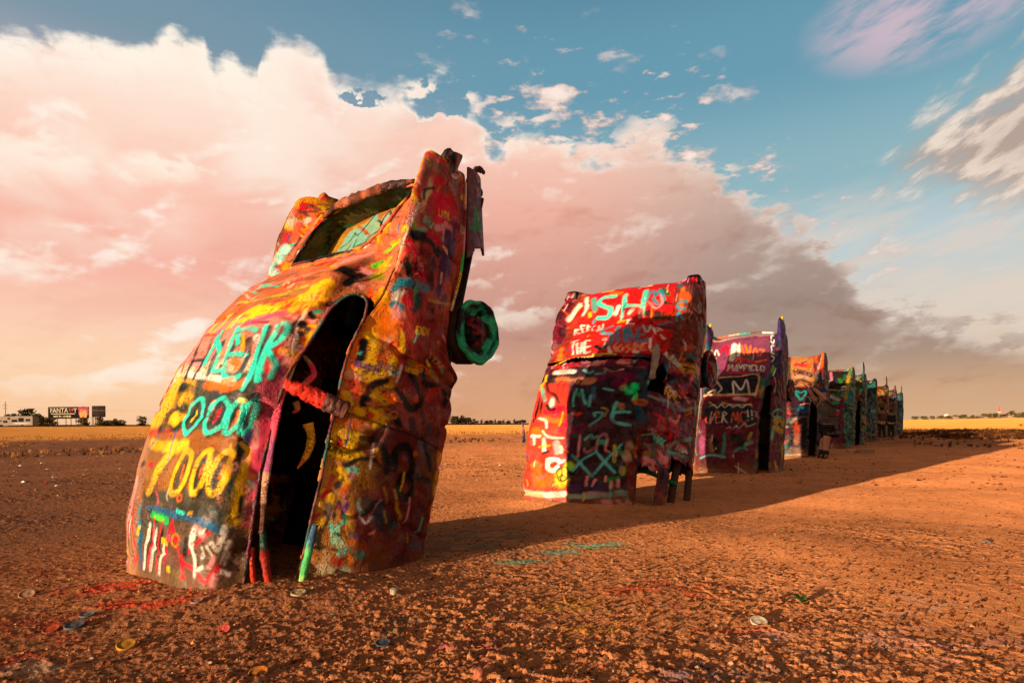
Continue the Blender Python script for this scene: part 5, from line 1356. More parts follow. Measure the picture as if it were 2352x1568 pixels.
MARKS_TRUNK = """
p e8903a 0 0.95 0.448,3.117 -0.053,3.272 -0.475,3.211 -0.476,2.936 -0.27,2.803 0.073,2.771 0.487,2.736
p a0f0d0 0 0.95 0.487,2.736 0.447,3.048 0.178,3.088 0.113,3.189 0.049,3.091 -0.037,3.022 -0.054,2.905 0.061,2.801 0.303,2.767
p c8f4e0 0 0.95 -0.055,3.099 -0.162,3.154 -0.272,3.127 -0.455,3.176 -0.432,3.087 -0.338,2.874 -0.082,2.915
s f0d030 0.034 0.95 -0.118,3.231 -0.179,3.134
s f0d030 0.021 0.95 -0.059,3.254 -0.106,3.168
s e8f0c0 0.017 0.95 -0.157,3.172 -0.25,3.069
s f0d030 0.025 0.95 0.432,3.104 0.269,3.092 0.143,3.113
s e86838 0.041 0.95 0.452,3.16 0.306,3.203
s e86838 0.034 0.95 0.336,3.091 0.196,3.009 0.023,2.881
s f0d030 0.015 0.95 0.151,3.007 0.069,3.055 -0.02,3.01 -0.034,2.934 0.035,2.916
s e86838 0.018 0.95 -0.17,3.096 -0.188,3.003 -0.176,2.878
s e86838 0.018 0.95 -0.177,2.974 -0.319,2.973 -0.403,3.055
s f4e8d0 0.015 0.95 -0.263,2.828 -0.275,2.951
s e89060 0.028 0.95 -0.002,2.836 -0.126,2.873 -0.252,2.862
s 14151a 0.012 0.95 0.107,3.205 0.172,3.07 0.214,2.996 0.256,2.956 0.341,3.008
s 14151a 0.012 0.95 0.329,3.005 0.359,2.894 0.47,2.85
s 14151a 0.011 0.95 0.023,3.077 -0.043,3.037 -0.082,2.979 -0.076,2.9
s 14151a 0.014 0.95 -0.095,3.171 -0.06,3.082 -0.065,2.999
s 14151a 0.015 0.95 -0.095,3.171 -0.159,3.098 -0.258,3.043
s 14151a 0.014 0.95 -0.248,3.141 -0.277,3.062 -0.297,2.946
s 14151a 0.011 0.95 -0.264,3.121 -0.453,3.185
s 14151a 0.014 0.95 -0.073,2.909 0.018,2.864 0.038,2.796
s 14151a 0.012 0.95 0.05,2.798 0.145,2.793 0.209,2.786 0.231,2.884
s 14151a 0.01 0.95 0.309,2.752 0.294,2.84
s f0d030 0.011 0.95 0.392,2.86 0.334,2.856 0.324,2.763
s e04060 0.01 0.95 0.315,2.803 0.351,2.744
s 14151a 0.007 0.95 0.125,2.928 0.084,2.935
"""

# ------------------------------------------------------------------ cars
PK_ = .62     # albedo scale of the paint swatches
PAL = {
 'hero': ['f0b81c', 'ee7028', 'dc2038', 'e08c8c', '14151a', '7a4630', 'c8703a', '3a2430', 'f0a020'],
 'c2': ['d02820', '641428', '14151a', '2a1c28', '1a5a60', 'e08c8c', 'c05028', '3a2450', '902030'],
 'c3': ['5a1828', '3a2450', '14151a', '1a5a50', '7a3a58', '902028', 'a07028', '206a70'],
 'c4': ['5a1830', '14151a', 'c86040', '208058', 'c83828', '2a2030', '803050', '206080'],
 'c5': ['601430', '20a090', 'c02038', '206040', '14151a', '14151a', 'a08020', '305a40'],
 'c6': ['105a50', '20a090', '601828', '14151a', '281c28', 'b09030', '308068'],
 'c7': ['401018', '281c28', '206850', '806018', '281c28', '5a3040', '309080'],
 'c8': ['281c28', '801c20', '104030', '281c28', '502838', 'b08020', '305058'],
 'c9': ['301820', '502060', '807828', '601828', '281c28', 'a05838', '306040'],
 'c10': ['281c28', '20808a', '601828', '3a3048', 'a05030', '5a2030', '306050'],
}
def decode(txt):
    o = []
    for ln in txt.strip().split('\n'):
        a = ln.split(); o.append((a[0], a[1], float(a[2]), float(a[3]), [tuple(map(float, p.split(','))) for p in a[4:]]))
    return o
def lay(cv, marks, outline=False):
    dkc = hx('142826', PK_)
    for k, c, wd, al, pts in marks:
        col = hx(c, PK_)
        if outline and k == 's' and c in ('3edcc0', 'f0b81c', 'f2e2d0') and wd > .02 and max(p[1] for p in pts) < 1.6:
            cv.stroke([(x-.022, s-.012) for x, s in pts], wd*1.05, dkc, .5, .62)
        if k == 'p': cv.poly(pts, col, al, .03)
        elif k == 's':
            cv.stroke(pts, max(wd, .012)*(1.15 if c == '0c0d10' else 1.), col, .22 if wd < .06 else .3, al)
            if c == '0c0d10' and wd > .03: cv.stroke(pts, wd*.8, col, .2, 1.)
            if wd > .10:                                     # broad fields get broken up with thin over-spray
                r = cv.rng
                for _ in range(3):
                    p = np.array(pts[0])+r.randn(2)*wd*.3; q = p+r.randn(2)*wd*.45
                    cv.stroke([p, (p+q)/2+r.randn(2)*.01, q], wd*.12, col*r.uniform(.35, 1.5), .5, .6)
def surf(L, Gw, v, s):
    """point on the shell at cross parameter v and station s"""
    i = np.interp(s, L.s, np.arange(len(L.s))); j = np.interp(v, L.v, np.arange(len(L.v)))
    i0 = min(int(i), len(L.s)-2); j0 = min(int(j), len(L.v)-2); a = i-i0; b = j-j0
    return (Gw[i0, j0]*(1-a)*(1-b)+Gw[i0+1, j0]*a*(1-b)+Gw[i0, j0+1]*(1-a)*b+Gw[i0+1, j0+1]*a*b)

def build_car(key, P, label, res, seed, marks=None, fin='pod', wheel=True, open_near=True, open_front=False, trunk='none', base_col='7a4630', lift=0., detail=1, nscr=200, stat=HERO_ST, st_mod=None, wheel_s=2.06):
    O, n, r, U, sc = pose(*P)
    st = [(s, list(c)) for s, c in stat]
    if st_mod: st = st_mod(st)
    L = Loft(st, res, seed, .014 if detail else .02)
    pal = [hx(c, PK_) for c in PAL[key]]
    bk = hx('14151a', PK_)
    # panel gaps: door shut line, fender seam, deck lid
    xv = lambda v: float(np.interp(v, L.v, L.x))
    if detail:
        L.groove([(xv(5.2), 1.45), (xv(5.05), 2.2), (xv(5.0), 3.2)], .008*max(1, res/.01), .012)
        L.groove([(xv(7), 1.95), (xv(5.4), 2.25)], .007*max(1, res/.01), .01)
        L.groove([(xv(15), 1.45), (xv(15), 3.2)], .008*max(1, res/.01), .012)
        L.groove([(xv(4.7), .95), (xv(1.2), .92)], .007*max(1, res/.01), .008)
    if trunk == 'lid':
        L.groove(smooth_line([(xv(13.2), 1.75), (xv(12.6), 2.02), (xv(10), 2.12), (xv(7.4), 2.02), (xv(6.9), 1.75)]), .012, .02)
    G = O+sc*(L.W[..., None]*n+L.Sg[..., None]*r+L.U[..., None]*U)
    W = lambda a, b, c: O+sc*(a*n+b*r+c*U)                 # (w, s, u) -> world
    g0 = O.copy()
    root = empty('graffiti_car', tuple(g0), label, 'car', 'painted cars standing nose down in a row')
    # ---------------- paint
    cv = Canvas(L.x, L.s, hx(base_col, PK_), seed)
    cv.patches(pal, 2.2, 9, 1.3, .015); cv.patches(pal, 5., 6, 1., .02)
    cv.scribbles(pal, nscr, (.08, .34), (.015, .05))
    MX = [hx(c, PK_) for c in ('f2e2d0', '3edcc0', 'f0b81c', '14151a', 'e08c8c', '14151a', '175a80', 'dc2038', '7a4888')]
    cv.scribbles(MX, nscr//2, (.06, .22), (.010, .026), alpha=.85)
    if marks:
        lay(cv, marks, key == 'hero')
        cv.scribbles(MX+pal, nscr if key == 'hero' else nscr//2, (.03, .10), (.007, .014), alpha=.62)
        cv.drips(MX, 70)
    if detail:
        cv.drips(pal+[hx(c, PK_) for c in ('f2e2d0', '3edcc0', '14151a')], 60 if key == 'hero' else 30)
        if key == 'hero': cv.speckle([hx(c, PK_) for c in ('14151a', '3a2418', '14151a', '6a4020', '5a2020')], .87, 75., 1)
    if detail:
        for ln in ([(xv(5.2), 1.45), (xv(5.05), 2.2), (xv(5.0), 3.2)], [(xv(7), 1.95), (xv(5.4), 2.25)], [(xv(15), 1.45), (xv(15), 3.2)], [(xv(4.7), .95), (xv(1.2), .92)]):
            cv.stroke(ln, .010, hx('14100e', PK_), .3, .75, speck=0)
    cv.grime(.2)
    lum = cv.c.mean(-1, keepdims=True); cv.c = np.clip(lum+(cv.c-lum)*1.06, .004, .9)
    # dirt creeping up from the ground
    dirt = 1-sstep(-.05, .35, G[..., 2]+(fbm(cv.X*5, cv.Y*5, 3)-.5)*.35)
    cv.c = cv.c*(1-.55*dirt[..., None])+np.array([.16, .07, .03])*.55*dirt[..., None]
    # ---------------- holes
    vc = (L.v[:-1]+L.v[1:])/2; scn = (L.s[:-1]+L.s[1:])/2
    VV, SS = np.meshgrid(vc, scn)
    keep = np.ones(VV.shape, bool)
    rag = (fbm(VV*6, SS*9, seed+9, 3)-.5)*.05
    if open_near:
        top = 1.87-.10*np.abs(VV-5.9)**3+rag
        hole = (VV > 5.12+rag*2) & (VV < 6.93+rag*2) & (SS < top)
        if open_front: hole = (VV > 5.3+rag*2) & (VV < 6.9+rag*2) & ((SS < .12+rag*3) | ((SS > 1.15+rag) & (SS < 1.62-.3*np.abs(VV-6)**2)))
        keep &= ~hole
    if open_front:
        keep &= ~((VV < 4.2+rag*8) & (SS < .40+rag*3))
        keep &= ~((VV > 14.7) & (SS < .42+rag*3))
        keep &= ~((VV > 13.2) & (VV < 14.9) & (SS < 1.35))
        keep &= ~((VV > 7.6) & (VV < 12.5) & (SS > 1.56+rag) & (SS < 1.63+rag+.02*np.sin(VV*1.3)))
    Wc = (L.W[:-1, :-1]+L.W[1:, 1:])/2
    poly_t = [(-.60, 2.48), (-.66, 2.62), (-.65, 3.0), (-.60, 3.13), (0, 3.19), (.60, 3.23), (.625, 3.12), (.60, 2.70), (.5, 2.45), (.2, 2.41), (-.2, 2.42)]
    if trunk == 'open':
        keep &= ~(inside(Wc+rag*.3, SS+rag*.3, poly_t) & (VV > 5.5) & (VV < 14.5))
    ro = VV < 15
    m_near = keep & (VV < 5); m_far = keep & (VV >= 15)
    m_roof = keep & (VV >= 5) & (VV < 15) & (SS < 2.02); m_deck = keep & (VV >= 5) & (VV < 15) & (SS >= 2.02)
    # outward orientation test
    q = G[len(L.s)//3, len(L.v)//2]; du = G[len(L.s)//3, len(L.v)//2+1]-q; ds = G[len(L.s)//3+1, len(L.v)//2]-q
    fl = np.cross(du, ds)@U < 0
    pm = M_PAINT if detail else M_PAINTF
    for nm, msk in (('side_panel', m_near), ('side_panel', m_far), ('roof', m_roof), ('trunk_deck', m_deck)):
        grid_obj(nm, G, pm, root, cv.c, msk, fl, .012*sc)
    # ---------------- underside
    s0 = .42 if open_front else -.7
    a = np.linspace(-.88, .88, 12); b = np.linspace(s0, 3.38, 24)
    A, Bq = np.meshgrid(a, b)
    Gf = O+sc*(A[..., None]*n+Bq[..., None]*r+(.02+.05*np.cos(A*9)*(np.abs(A) < .5))[..., None]*U)
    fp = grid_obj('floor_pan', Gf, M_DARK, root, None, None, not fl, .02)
    # axle and exhaust
    tube('rear_axle', [W(-.8, wheel_s, -.12), W(0, wheel_s, -.1), W(.8, wheel_s, -.12)], .045*sc, M_RUST, root, 8, False)
    # ---------------- window frame along the side opening
    if open_near and detail and not open_front:
        ss1 = list(np.linspace(-.55, 1.5, 12))
        path = [surf(L, G, 5.1, s) for s in ss1 if s > .44 or not open_front]+[surf(L, G, 5.2, 1.72), surf(L, G, 5.55, 1.84), surf(L, G, 6.1, 1.87), surf(L, G, 6.6, 1.82), surf(L, G, 6.9, 1.68)]+[surf(L, G, 6.95, s) for s in ss1[::-1]]
        cols = [hx(c, PK_) for c in ('5a3038', '7a4630', '3e2a30', '8a4a30', '406058', '6a3040')] if key == 'hero' else [hx(c, PK_) for c in ('2a1c20', '7a2018', '3a2428', '14151a', '5a3038', '6a3040')]
        def fc(Pp, k, v):
            z = fbm(np.arange(len(v))*.012, np.zeros(len(v)), seed, 2); return np.array([cols[int(q*12) % 6] for q in z])
        tube('window_frame', path, .011*sc, M_CRUST, root, 8, True, fc, seed, .7)
    # ---------------- wheel
    if wheel:
        for sd_, ww in ((1, 1.01), (-1, -1.01)):
            if sd_ < 0 and not detail: continue
            if ww > 0 and not detail: ww = .96
            wh = empty('wheel', tuple(W(ww, wheel_s, -.14)-g0)); wh.parent = root; wh['_w'] = [float(x) for x in W(ww, wheel_s, -.14)]
            def lathe(nm, prof, mat, colf=None):
                N = 40; V = []; F = []; cc = []
                for (ax, rad) in prof:
                    for j in range(N):
                        t = 2*pi*j/N; rr = rad*(1+.03*math.sin(5*t+seed)+.02*math.sin(11*t))
                        V.append(W(ww+sd_*ax, wheel_s+rr*cos(t), -.14+rr*sin(t)))
                        if colf: cc.append(colf(ax, rad, t))
                for k in range(len(prof)-1):
                    for j in range(N): F.append((k*N+j, k*N+(j+1) % N, (k+1)*N+(j+1) % N, (k+1)*N+j))
                F.append(tuple((len(prof)-1)*N+j for j in range(N)))
                return mk(nm, V, F, mat, wh, np.array(cc) if colf else None)
            tealc, redc, dk, gr = hx('107a60', PK_), hx('8a1c24', PK_), hx('121214', PK_), hx('30b080', PK_)
            def rc(ax, rad, t):
                q = vnoise(np.array(t*2.2+seed), np.array(rad*22.), seed)
                if rad < .13: return redc if q > .35 else dk
                if key != 'hero': return pal[int(q*len(pal)) % len(pal)]*.7
                if ax < -.03 and rad > .25: return dk
                return (gr if q > .55 else tealc) if (q > .36 and rad > .19) or (q > .62) else dk
            lathe('tyre', [(-.34, .10), (-.33, .22), (-.28, .265), (-.14, .275), (-.06, .26), (-.06, .20)], M_RUST)
            lathe('rim', [(-.055, .27), (-.035, .285), (-.01, .29), (.012, .282), (.014, .262), (-.004, .245), (-.012, .225), (-.006, .205), (-.03, .185), (-.045, .165), (-.04, .145), (-.015, .125), (.0, .10), (.008, .07), (.03, .05), (.034, .02)], M_CRUST, rc)
    # ---------------- rear quarter valance / bumper end
    def valance(sg):
        t = np.linspace(0, 1, 26); off = 0. if key == 'hero' else -.20; ss = np.linspace(2.66, 3.46, 34)
        TT, S2 = np.meshgrid(t, ss)
        K = (S2-2.66)/.80; S2 = S2+TT*(.30*(1-K)+.12*K)+off*K
        ww = .955-.20*TT**2.2; uu = (.14+.21*K)-TT*(.43-.04*K)
        Gv = O+sc*(sg*ww[..., None]*n+S2[..., None]*r+uu[..., None]*U)
        cvv = Canvas(t*.5+seed, ss, hx('8a4048', PK_), seed+4)
        cvv.patches([hx(c, PK_) for c in ('8a3a44', '5a2830', '6a4450', 'a06050')], 3, 6)
        if key == 'hero':
            gcol = hx('1aa060', PK_); cvv.stroke([(seed+.14, 2.95), (seed+.15, 3.08)], .07, gcol); cvv.stroke([(seed+.24, 2.92), (seed+.22, 3.06)], .05, gcol); cvv.stroke([(seed+.05, 2.93), (seed+.25, 2.92)], .03, gcol)
            for yy in (3.38, 3.24): cvv.text('O', seed+.24, yy, .09, .018, hx('e0b0a0', PK_))
        else: cvv.scribbles(pal, 14, (.06, .2), (.015, .04))
        T2 = (TT[:-1, :-1]+TT[1:, 1:])/2; S3 = (S2[:-1, :-1]+S2[1:, 1:])/2
        K2 = (K[:-1, :-1]+K[1:, 1:])/2
        msk = ~(((T2-.45)/.30)**2+(K2/.10)**2 < 1)
        msk &= ~((K2 > .8) & (T2 > .55) & (((K2-.8)/.2)**2+((T2-.55)/.45)**2 > 1))
        grid_obj('bumper_end', Gv, pm, root, cvv.c, msk, (not fl) if sg > 0 else fl, .02*sc)
    if detail:
        off_ = 0. if key == 'hero' else -.2
        valance(1); valance(-1)
        tube('trim_strip', [W(.975, 2.1, .22), W(.985, 2.5, .21), W(.975, 2.9, .27), W(.95, 3.3, .34)], .014*sc, M_CRUST, root, 6, True,
             lambda Pp, k, v: np.array([hx(('e0b090', 'f0b81c', '40c060', 'e08c8c', '7a2020')[int(i/k/3.) % 5], PK_) for i in range(len(v))]))
        tube('bumper_bar', [W(.85, 3.42+off_, .05), W(.5, 3.50+off_, .02), W(-.5, 3.50+off_, .02), W(-.85, 3.42+off_, .05)], .05*sc, M_RUST, root, 10)
    # ---------------- tail lights / fins
    for sg in (1, -1):
        if fin == 'pod':
            N = 24; q_ = {'hero': 0., 'c2': -.24}.get(key, -.12); prof = [(3.12, .09, .10), (3.26, .085, .095), (3.40+q_, .078, .085), (3.50+q_, .072, .078)]
            V = []
            for k, (s_, hw, hu) in enumerate(prof):
                for j in range(N):
                    t = 2*pi*j/N; c_, s2 = cos(t), sin(t); e_ = .55
                    x = math.copysign(abs(c_)**e_, c_)*hw; y = math.copysign(abs(s2)**e_, s2)*hu
                    V.append(W(sg*(.875+x), s_+.02*math.sin(3*t+seed)*(k == 3), .58+y-.03*k))
            F = [(k*N+j, k*N+(j+1) % N, (k+1)*N+(j+1) % N, (k+1)*N+j) for k in range(3) for j in range(N)]
            cc = [pal[int(9*vnoise(np.array(i*.23), np.array(float(sg)), seed)) % len(pal)]*.8 for i in range(len(V))]
            o = mk('tail_light_housing', V, F, pm, root, np.array(cc)); solid(o, -.014*sc)
        elif fin in ('bullet', 'blade', 'tall'):
            h = {'bullet': (.42, 3.62, .085), 'blade': (.55, 3.78, .03), 'tall': (.30, 3.60, .07)}[fin]
            pr = [(1.7, .0, h[2]*.4), (2.1, .03, h[2]*.8), (2.5, .08, h[2]), (2.9, .16 if fin != 'tall' else .12, h[2]), (3.2, h[0]*.62, h[2]), (3.42, h[0]*.8, h[2]*.9), (h[1]-.06, h[0]*(1. if fin == 'blade' else .82), h[2]*.7), (h[1], h[0]*(1.02 if fin == 'blade' else .72), h[2]*.25)]
            s_ = np.array([p[0] for p in pr]); S2 = np.linspace(1.7, h[1], 60)
            hh = pchip(s_, np.array([p[1] for p in pr]), S2); wv = pchip(s_, np.array([p[2] for p in pr]), S2)
            N = 22; tt = np.linspace(-.5*pi, 1.5*pi, N)
            ub = np.interp(S2, [1.7, 2.2, 2.7, 3.1, 3.4, 3.8], [.70, .66, .64, .60, .5, .5]) if fin != 'bullet' else np.interp(S2, [1.7, 2.2, 2.7, 3.1, 3.4, 3.8], [.70, .66, .62, .50, .42, .48])
            Gt = []
            for s3, a_, b_, u0 in zip(S2, hh, wv, ub):
                half = (a_+.16)/2
                Gt.append([W(sg*(.89+b_*cos(t)), s3, u0+half*(1+math.sin(t))-.02) for t in tt])
            Gt = np.array(Gt)
            cf = Canvas(np.linspace(0, .7, N)+seed, S2, hx(PAL[key][1], PK_), seed+8+sg)
            cf.patches(pal, 3, 5); cf.scribbles(pal, 40, (.05, .2), (.015, .04))
            if key == 'c3':
                cf.stroke([(seed+x_, 3.3) for x_ in (0, .7)], .5, hx('3a2458', PK_), .2, .95); cf.stroke([(seed, 3.58), (seed+.7, 3.58)], .05, hx('2a1a48', PK_))
                if sg > 0:
                    for q_, ch in enumerate('SARUS'): cf.text(ch, seed+.62, 3.0+.12*q_, .09, .018, hx('c8c8d8', PK_))
            o = grid_obj('tail_fin', Gt, pm, root, cf.c, None, fl if sg > 0 else not fl)
            if fin == 'bullet':
                bl = [(3.52, .055), (3.62, .05), (3.72, .03), (3.76, .006)]; V = []; N = 16
                for s3, rr in bl:
                    for j in range(N): t = 2*pi*j/N; V.append(W(sg*.89+rr*cos(t), s3, .64+rr*1.2*sin(t)))
                F = [(k*N+j, k*N+(j+1) % N, (k+1)*N+(j+1) % N, (k+1)*N+j) for k in range(3) for j in range(N)]+[tuple(3*N+j for j in range(N))]
                mk('tail_light', V, F, M_CRUST, root, np.tile(hx('e8b838', PK_), (len(V), 1)))
    # headliner ribs / seat inside the cabin
    if detail:
        v_, f_ = [], []
        Gs = []
        for s_ in np.linspace(.55, 1.15, 8):
            Gs.append([W(w_, s_, .55+.35*(s_-.55)+.04*math.cos(w_*7)) for w_ in np.linspace(-.8, .8, 14)])
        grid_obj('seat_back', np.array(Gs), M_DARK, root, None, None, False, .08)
    return root, L, G, W, cv, poly_t

MK = {k: decode(v) for k, v in (('hero', MARKS_HERO), ('c2', MARKS_CAR2), ('c3', MARKS_CAR3), ('c4', MARKS_CAR4), ('c5', MARKS_CAR5))}
hero, HL, HG, HW, hcv, poly_t = build_car('hero', HERO_POSE, 'nearest tall painted car with open trunk hole, yellow and turquoise graffiti on its curved roof', .0085, 3, MK['hero'], 'pod', trunk='open', base_col='c8703a', nscr=400)
# -- hero extras: open trunk well
O_, n_, r_, U_, hs = pose(*HERO_POSE)
fw = np.linspace(-.66, .66, 260); fs = np.linspace(2.36, 3.26, 180)
FW, FS = np.meshgrid(fw, fs)
fu = np.interp(FS, [2.4, 3.2], [.60, .40])+.015*np.cos(FW*5)+.012*(fbm(FW*6, FS*6, 5)-.5)
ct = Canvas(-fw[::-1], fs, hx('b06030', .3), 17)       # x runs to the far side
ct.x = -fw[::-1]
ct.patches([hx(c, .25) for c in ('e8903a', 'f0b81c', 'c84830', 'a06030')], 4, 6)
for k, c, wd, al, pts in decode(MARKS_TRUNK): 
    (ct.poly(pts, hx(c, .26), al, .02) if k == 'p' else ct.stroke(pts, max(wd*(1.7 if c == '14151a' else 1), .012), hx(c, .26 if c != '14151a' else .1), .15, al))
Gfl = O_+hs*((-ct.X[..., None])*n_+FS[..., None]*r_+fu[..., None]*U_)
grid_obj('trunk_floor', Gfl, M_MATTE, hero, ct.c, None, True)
lp = resample(np.array(poly_t+[poly_t[0]]), .03)
def deck_u(w_, s_):
    i = np.argmin(abs(HL.s-s_)); row = HL.W[i]; uu = HL.U[i]; sel = (HL.v > 5.3) & (HL.v < 14.7)
    return float(uu[sel][np.argmin(abs(row[sel]-w_))])
tp = np.array([[w_, s_, deck_u(w_, s_)-.01] for w_, s_ in lp]); dn = np.linspace(0, 1, 16)
Gw_ = np.array([[O_+hs*(n_*w_+r_*s_+U_*(u_*(1-d)+(float(np.interp(s_, [2.4, 3.2], [.60, .40]))-.012)*d)) for w_, s_, u_ in tp] for d in dn])
wc = Canvas(np.linspace(0, 4, len(tp)), dn*.5, hx('3a3420', PK_), 21)
wc.patches([hx(c, PK_) for c in ('1a5a38', '5a5020', '2a2014', '1a3a28')], 2.5, 7); wc.scribbles([hx(c, PK_) for c in ('14151a', '4a2020', '6a6030', '108048')], 40, (.06, .2), (.02, .04))
grid_obj('trunk_wall', Gw_, M_PAINT, hero, wc.c, None, False)
tube('trunk_lip', [O_+hs*(n_*w_+r_*s_+U_*(u_+.012)) for w_, s_, u_ in tp[::2]], .014, M_CRUST, hero, 8, False,
     lambda P, k, v: np.array([hx(('e07050', 'c05a38', '7a4630', 'e8a030', '5a2a20', '141010')[int(8*vnoise(np.array(i*.012), np.array(1.), 4)) % 6], PK_) for i in range(len(v))]), 3, .5)
# torn folded strip left from the lid along the upper edge
strip = [HW(w_, s_, deck_u(w_, s_)+.035) for w_, s_ in ((-.62, 3.13), (-.4, 3.16), (-.15, 3.19), (.1, 3.195), (.3, 3.22), (.57, 3.25))]
tube('torn_trunk_edge', strip, [.02, .036, .045, .036, .042, .02], M_CRUST, hero, 8, True, lambda P, k, v: np.array([hx(('8a4a30', '5a3020', 'a05838', '3a2018')[int(6*vnoise(np.array(i*.03), np.array(2.), 9)) % 4], PK_) for i in range(len(v))]), 5, .6, .6, .04)
# centre post across the side opening, crusted with red paint
def postc(P, k, v):
    return np.array([hx('d83828' if (i/len(v)) < .62 else '6a4038', PK_)*(.6+.8*vnoise(np.array(i*.4), np.array(0.), 3)) for i in range(len(v))])
tube('door_post', [HW(.70, 1.02, 1.395), HW(.76, 1.01, 1.30), HW(.85, .975, 1.14), HW(.935, .945, 1.0)], [.035, .05, .055, .055], M_CRUST, hero, 16, True, postc, 8, .35, 1., .012)
def ribbon(name, ctr, wd, cols, parent, seed=0, mat=None):
    P = resample(sl3(ctr), .015); m = len(P); T = np.gradient(P, axis=0); T /= np.linalg.norm(T, axis=1)[:, None]
    side = np.cross(T, n_*.6+U_*.8); side /= np.linalg.norm(side, axis=1)[:, None]
    ww = np.interp(np.linspace(0, 1, m), np.linspace(0, 1, len(wd)), np.array(wd)*.9)*(1+.3*(vnoise(np.arange(m)*.4, np.zeros(m), seed)-.5))
    G = np.stack([P+side*ww[:, None]*t+np.cross(T, side)*(abs(t)*.3*ww[:, None]) for t in (-.5, -.25, 0, .25, .5)], 1)
    cc = np.array([[hx(cols[min(int(i/m*len(cols)), len(cols)-1)], PK_)]*5 for i in range(m)])
    return grid_obj(name, G, mat or M_CRUST, parent, cc, None, False, .006)
ribbon('torn_trim', [HW(.62, 1.30, 1.26), HW(.66, 1.24, 1.20), HW(.70, 1.17, 1.19), HW(.68, 1.10, 1.22), HW(.66, 1.02, 1.22)], [.02, .035, .05, .05, .03], ['c09050', 'e03858', 'e04048', 'e0a060'], hero, 2)
ribbon('torn_trim', [HW(.64, .95, 1.24), HW(.66, .90, 1.22), HW(.66, .86, 1.25)], [.05, .04, .01], ['e0a060', 'e05030'], hero, 3)
ribbon('torn_trim', [HW(.72, .81, 1.15), HW(.73, .72, 1.10), HW(.73, .60, 1.10), HW(.72, .48, 1.14)], [.08, .06, .05, .012], ['e8a820', 'f0b020', 'f0a020', 'e07020'], hero, 4)
ribbon('roof_gutter', [HW(.69, 1.25, 1.345), HW(.71, .95, 1.40), HW(.72, .6, 1.39), HW(.73, .3, 1.36), HW(.74, 0, 1.30)], [.03, .05, .06, .05, .03], ['c0a060', 'c84058', 'd04860', 'a05070', 'b08060', '5a3828'], hero, 5)
ribbon('far_window_trim', [HW(-.72, 1.25, 1.36), HW(-.76, 1.12, 1.44), HW(-.79, .95, 1.47), HW(-.79, .75, 1.47), HW(-.76, .60, 1.42)], [.03, .07, .08, .07, .02], ['3a3828', '2a2820', '503820', 'a03028'], hero, 6)
tube('windshield_post', [HW(.715, .05, 1.29), HW(.76, -.15, 1.24), HW(.80, -.30, 1.19), HW(.84, -.48, 1.12)], [.018, .026, .02, .03], M_CRUST, hero, 10, True, lambda P, k, v: np.array([hx(('1c3a30', '8a2820', 'a03020', '202828')[min(int(i/len(v)*4), 3)], PK_) for i in range(len(v))]), 4, .4)
tube('windshield_post', [HW(.67, -.10, 1.30), HW(.69, -.25, 1.26), HW(.71, -.45, 1.2)], .018, M_CRUST, hero, 8, True, hx('c03a20', PK_), 4, .4)
tube('vent_frame', [HW(.955, .12, 1.055), HW(.95, -.1, 1.05), HW(.945, -.42, 1.04)], [.02, .024, .022], M_CRUST, hero, 8, True, lambda P, k, v: np.array([hx(('3a5870', '50b060', '90c050')[min(int(i/len(v)*3), 2)], PK_) for i in range(len(v))]), 6, .3)
tube('bumper_bracket', [HW(.70, 3.40, .10), HW(.70, 3.62, .06), HW(.70, 3.75, 0), HW(.70, 3.79, -.05), HW(.70, 3.80, -.12)], [.03, .028, .026, .03, .018], M_RUST, hero, 8, True, None, 3, .4, .5)

def blunt_tail(st):
    o = []
    for s, c in st:
        k = max(0., min(1., (s-2.6)/.7)); c = list(c); c[5] = (c[5][0]-.03*k, c[5][1]-.16*k); c[4] = (c[4][0]-.03*k, c[4][1]-.09*k); c[3] = (c[3][0]-.01*k, c[3][1]-.02*k); o.append((s-.07*k, c))
    return o
car2, L2, G2, W2, cv2, _ = build_car('c2', CAR2_POSE, 'second car in the row, red trunk with turquoise letters above a dark scribbled roof', .013, 11, MK['c2'], 'pod', open_front=True, trunk='lid', base_col='902030', nscr=260, st_mod=blunt_tail)
# struts under the gap of car 2
tube('body_strut', [W2(.86, .52, .35), W2(.84, .1, .42), W2(.82, -.5, .40)], .055, M_RUST, car2, 8)
tube('body_strut', [W2(.9, .5, .02), W2(.9, 0, .0), W2(.9, -.4, .02)], .05, M_RUST, car2, 8)
tube('steering_shaft', [W2(.9, .1, .5), W2(.6, .2, .75), W2(.5, .1, 1.0)], .03, M_CRUST, car2, 8, True, hx('1a6a48', PK_))
tube('window_strut', [W2(.70, 1.85, 1.20), W2(.74, 1.6, 1.30), W2(.74, 1.3, 1.36)], [.05, .055, .03], M_CRUST, car2, 10, True, hx('a08878', PK_), 4, .4)
ribbon('rear_window_sill', [W2(-.62, 1.60, 1.30), W2(-.3, 1.66, 1.44), W2(0, 1.67, 1.475), W2(.3, 1.66, 1.44), W2(.6, 1.62, 1.30)], [.03, .03, .03], ['c0a030', '8a3020', 'c0a030', 'a03020'], car2, 8)
car3, L3, G3, W3, cv3, _ = build_car('c3', (radians(36.9), -4.25, 14.70, 76.5, .93), 'third car in the row with a purple tail fin tipped yellow', .018, 23, MK['c3'], 'bullet', trunk='none', base_col='5a1828', nscr=150)
ribbon('trunk_edge', [W3(-.7, 3.36, .56), W3(-.3, 3.40, .58), W3(0, 3.405, .60), W3(.35, 3.40, .58), W3(.68, 3.37, .55)], [.05, .05, .05], ['e06048', 'f0c0a0', '40a890', '7a4630', 'f0e0d0'], car3, 8)
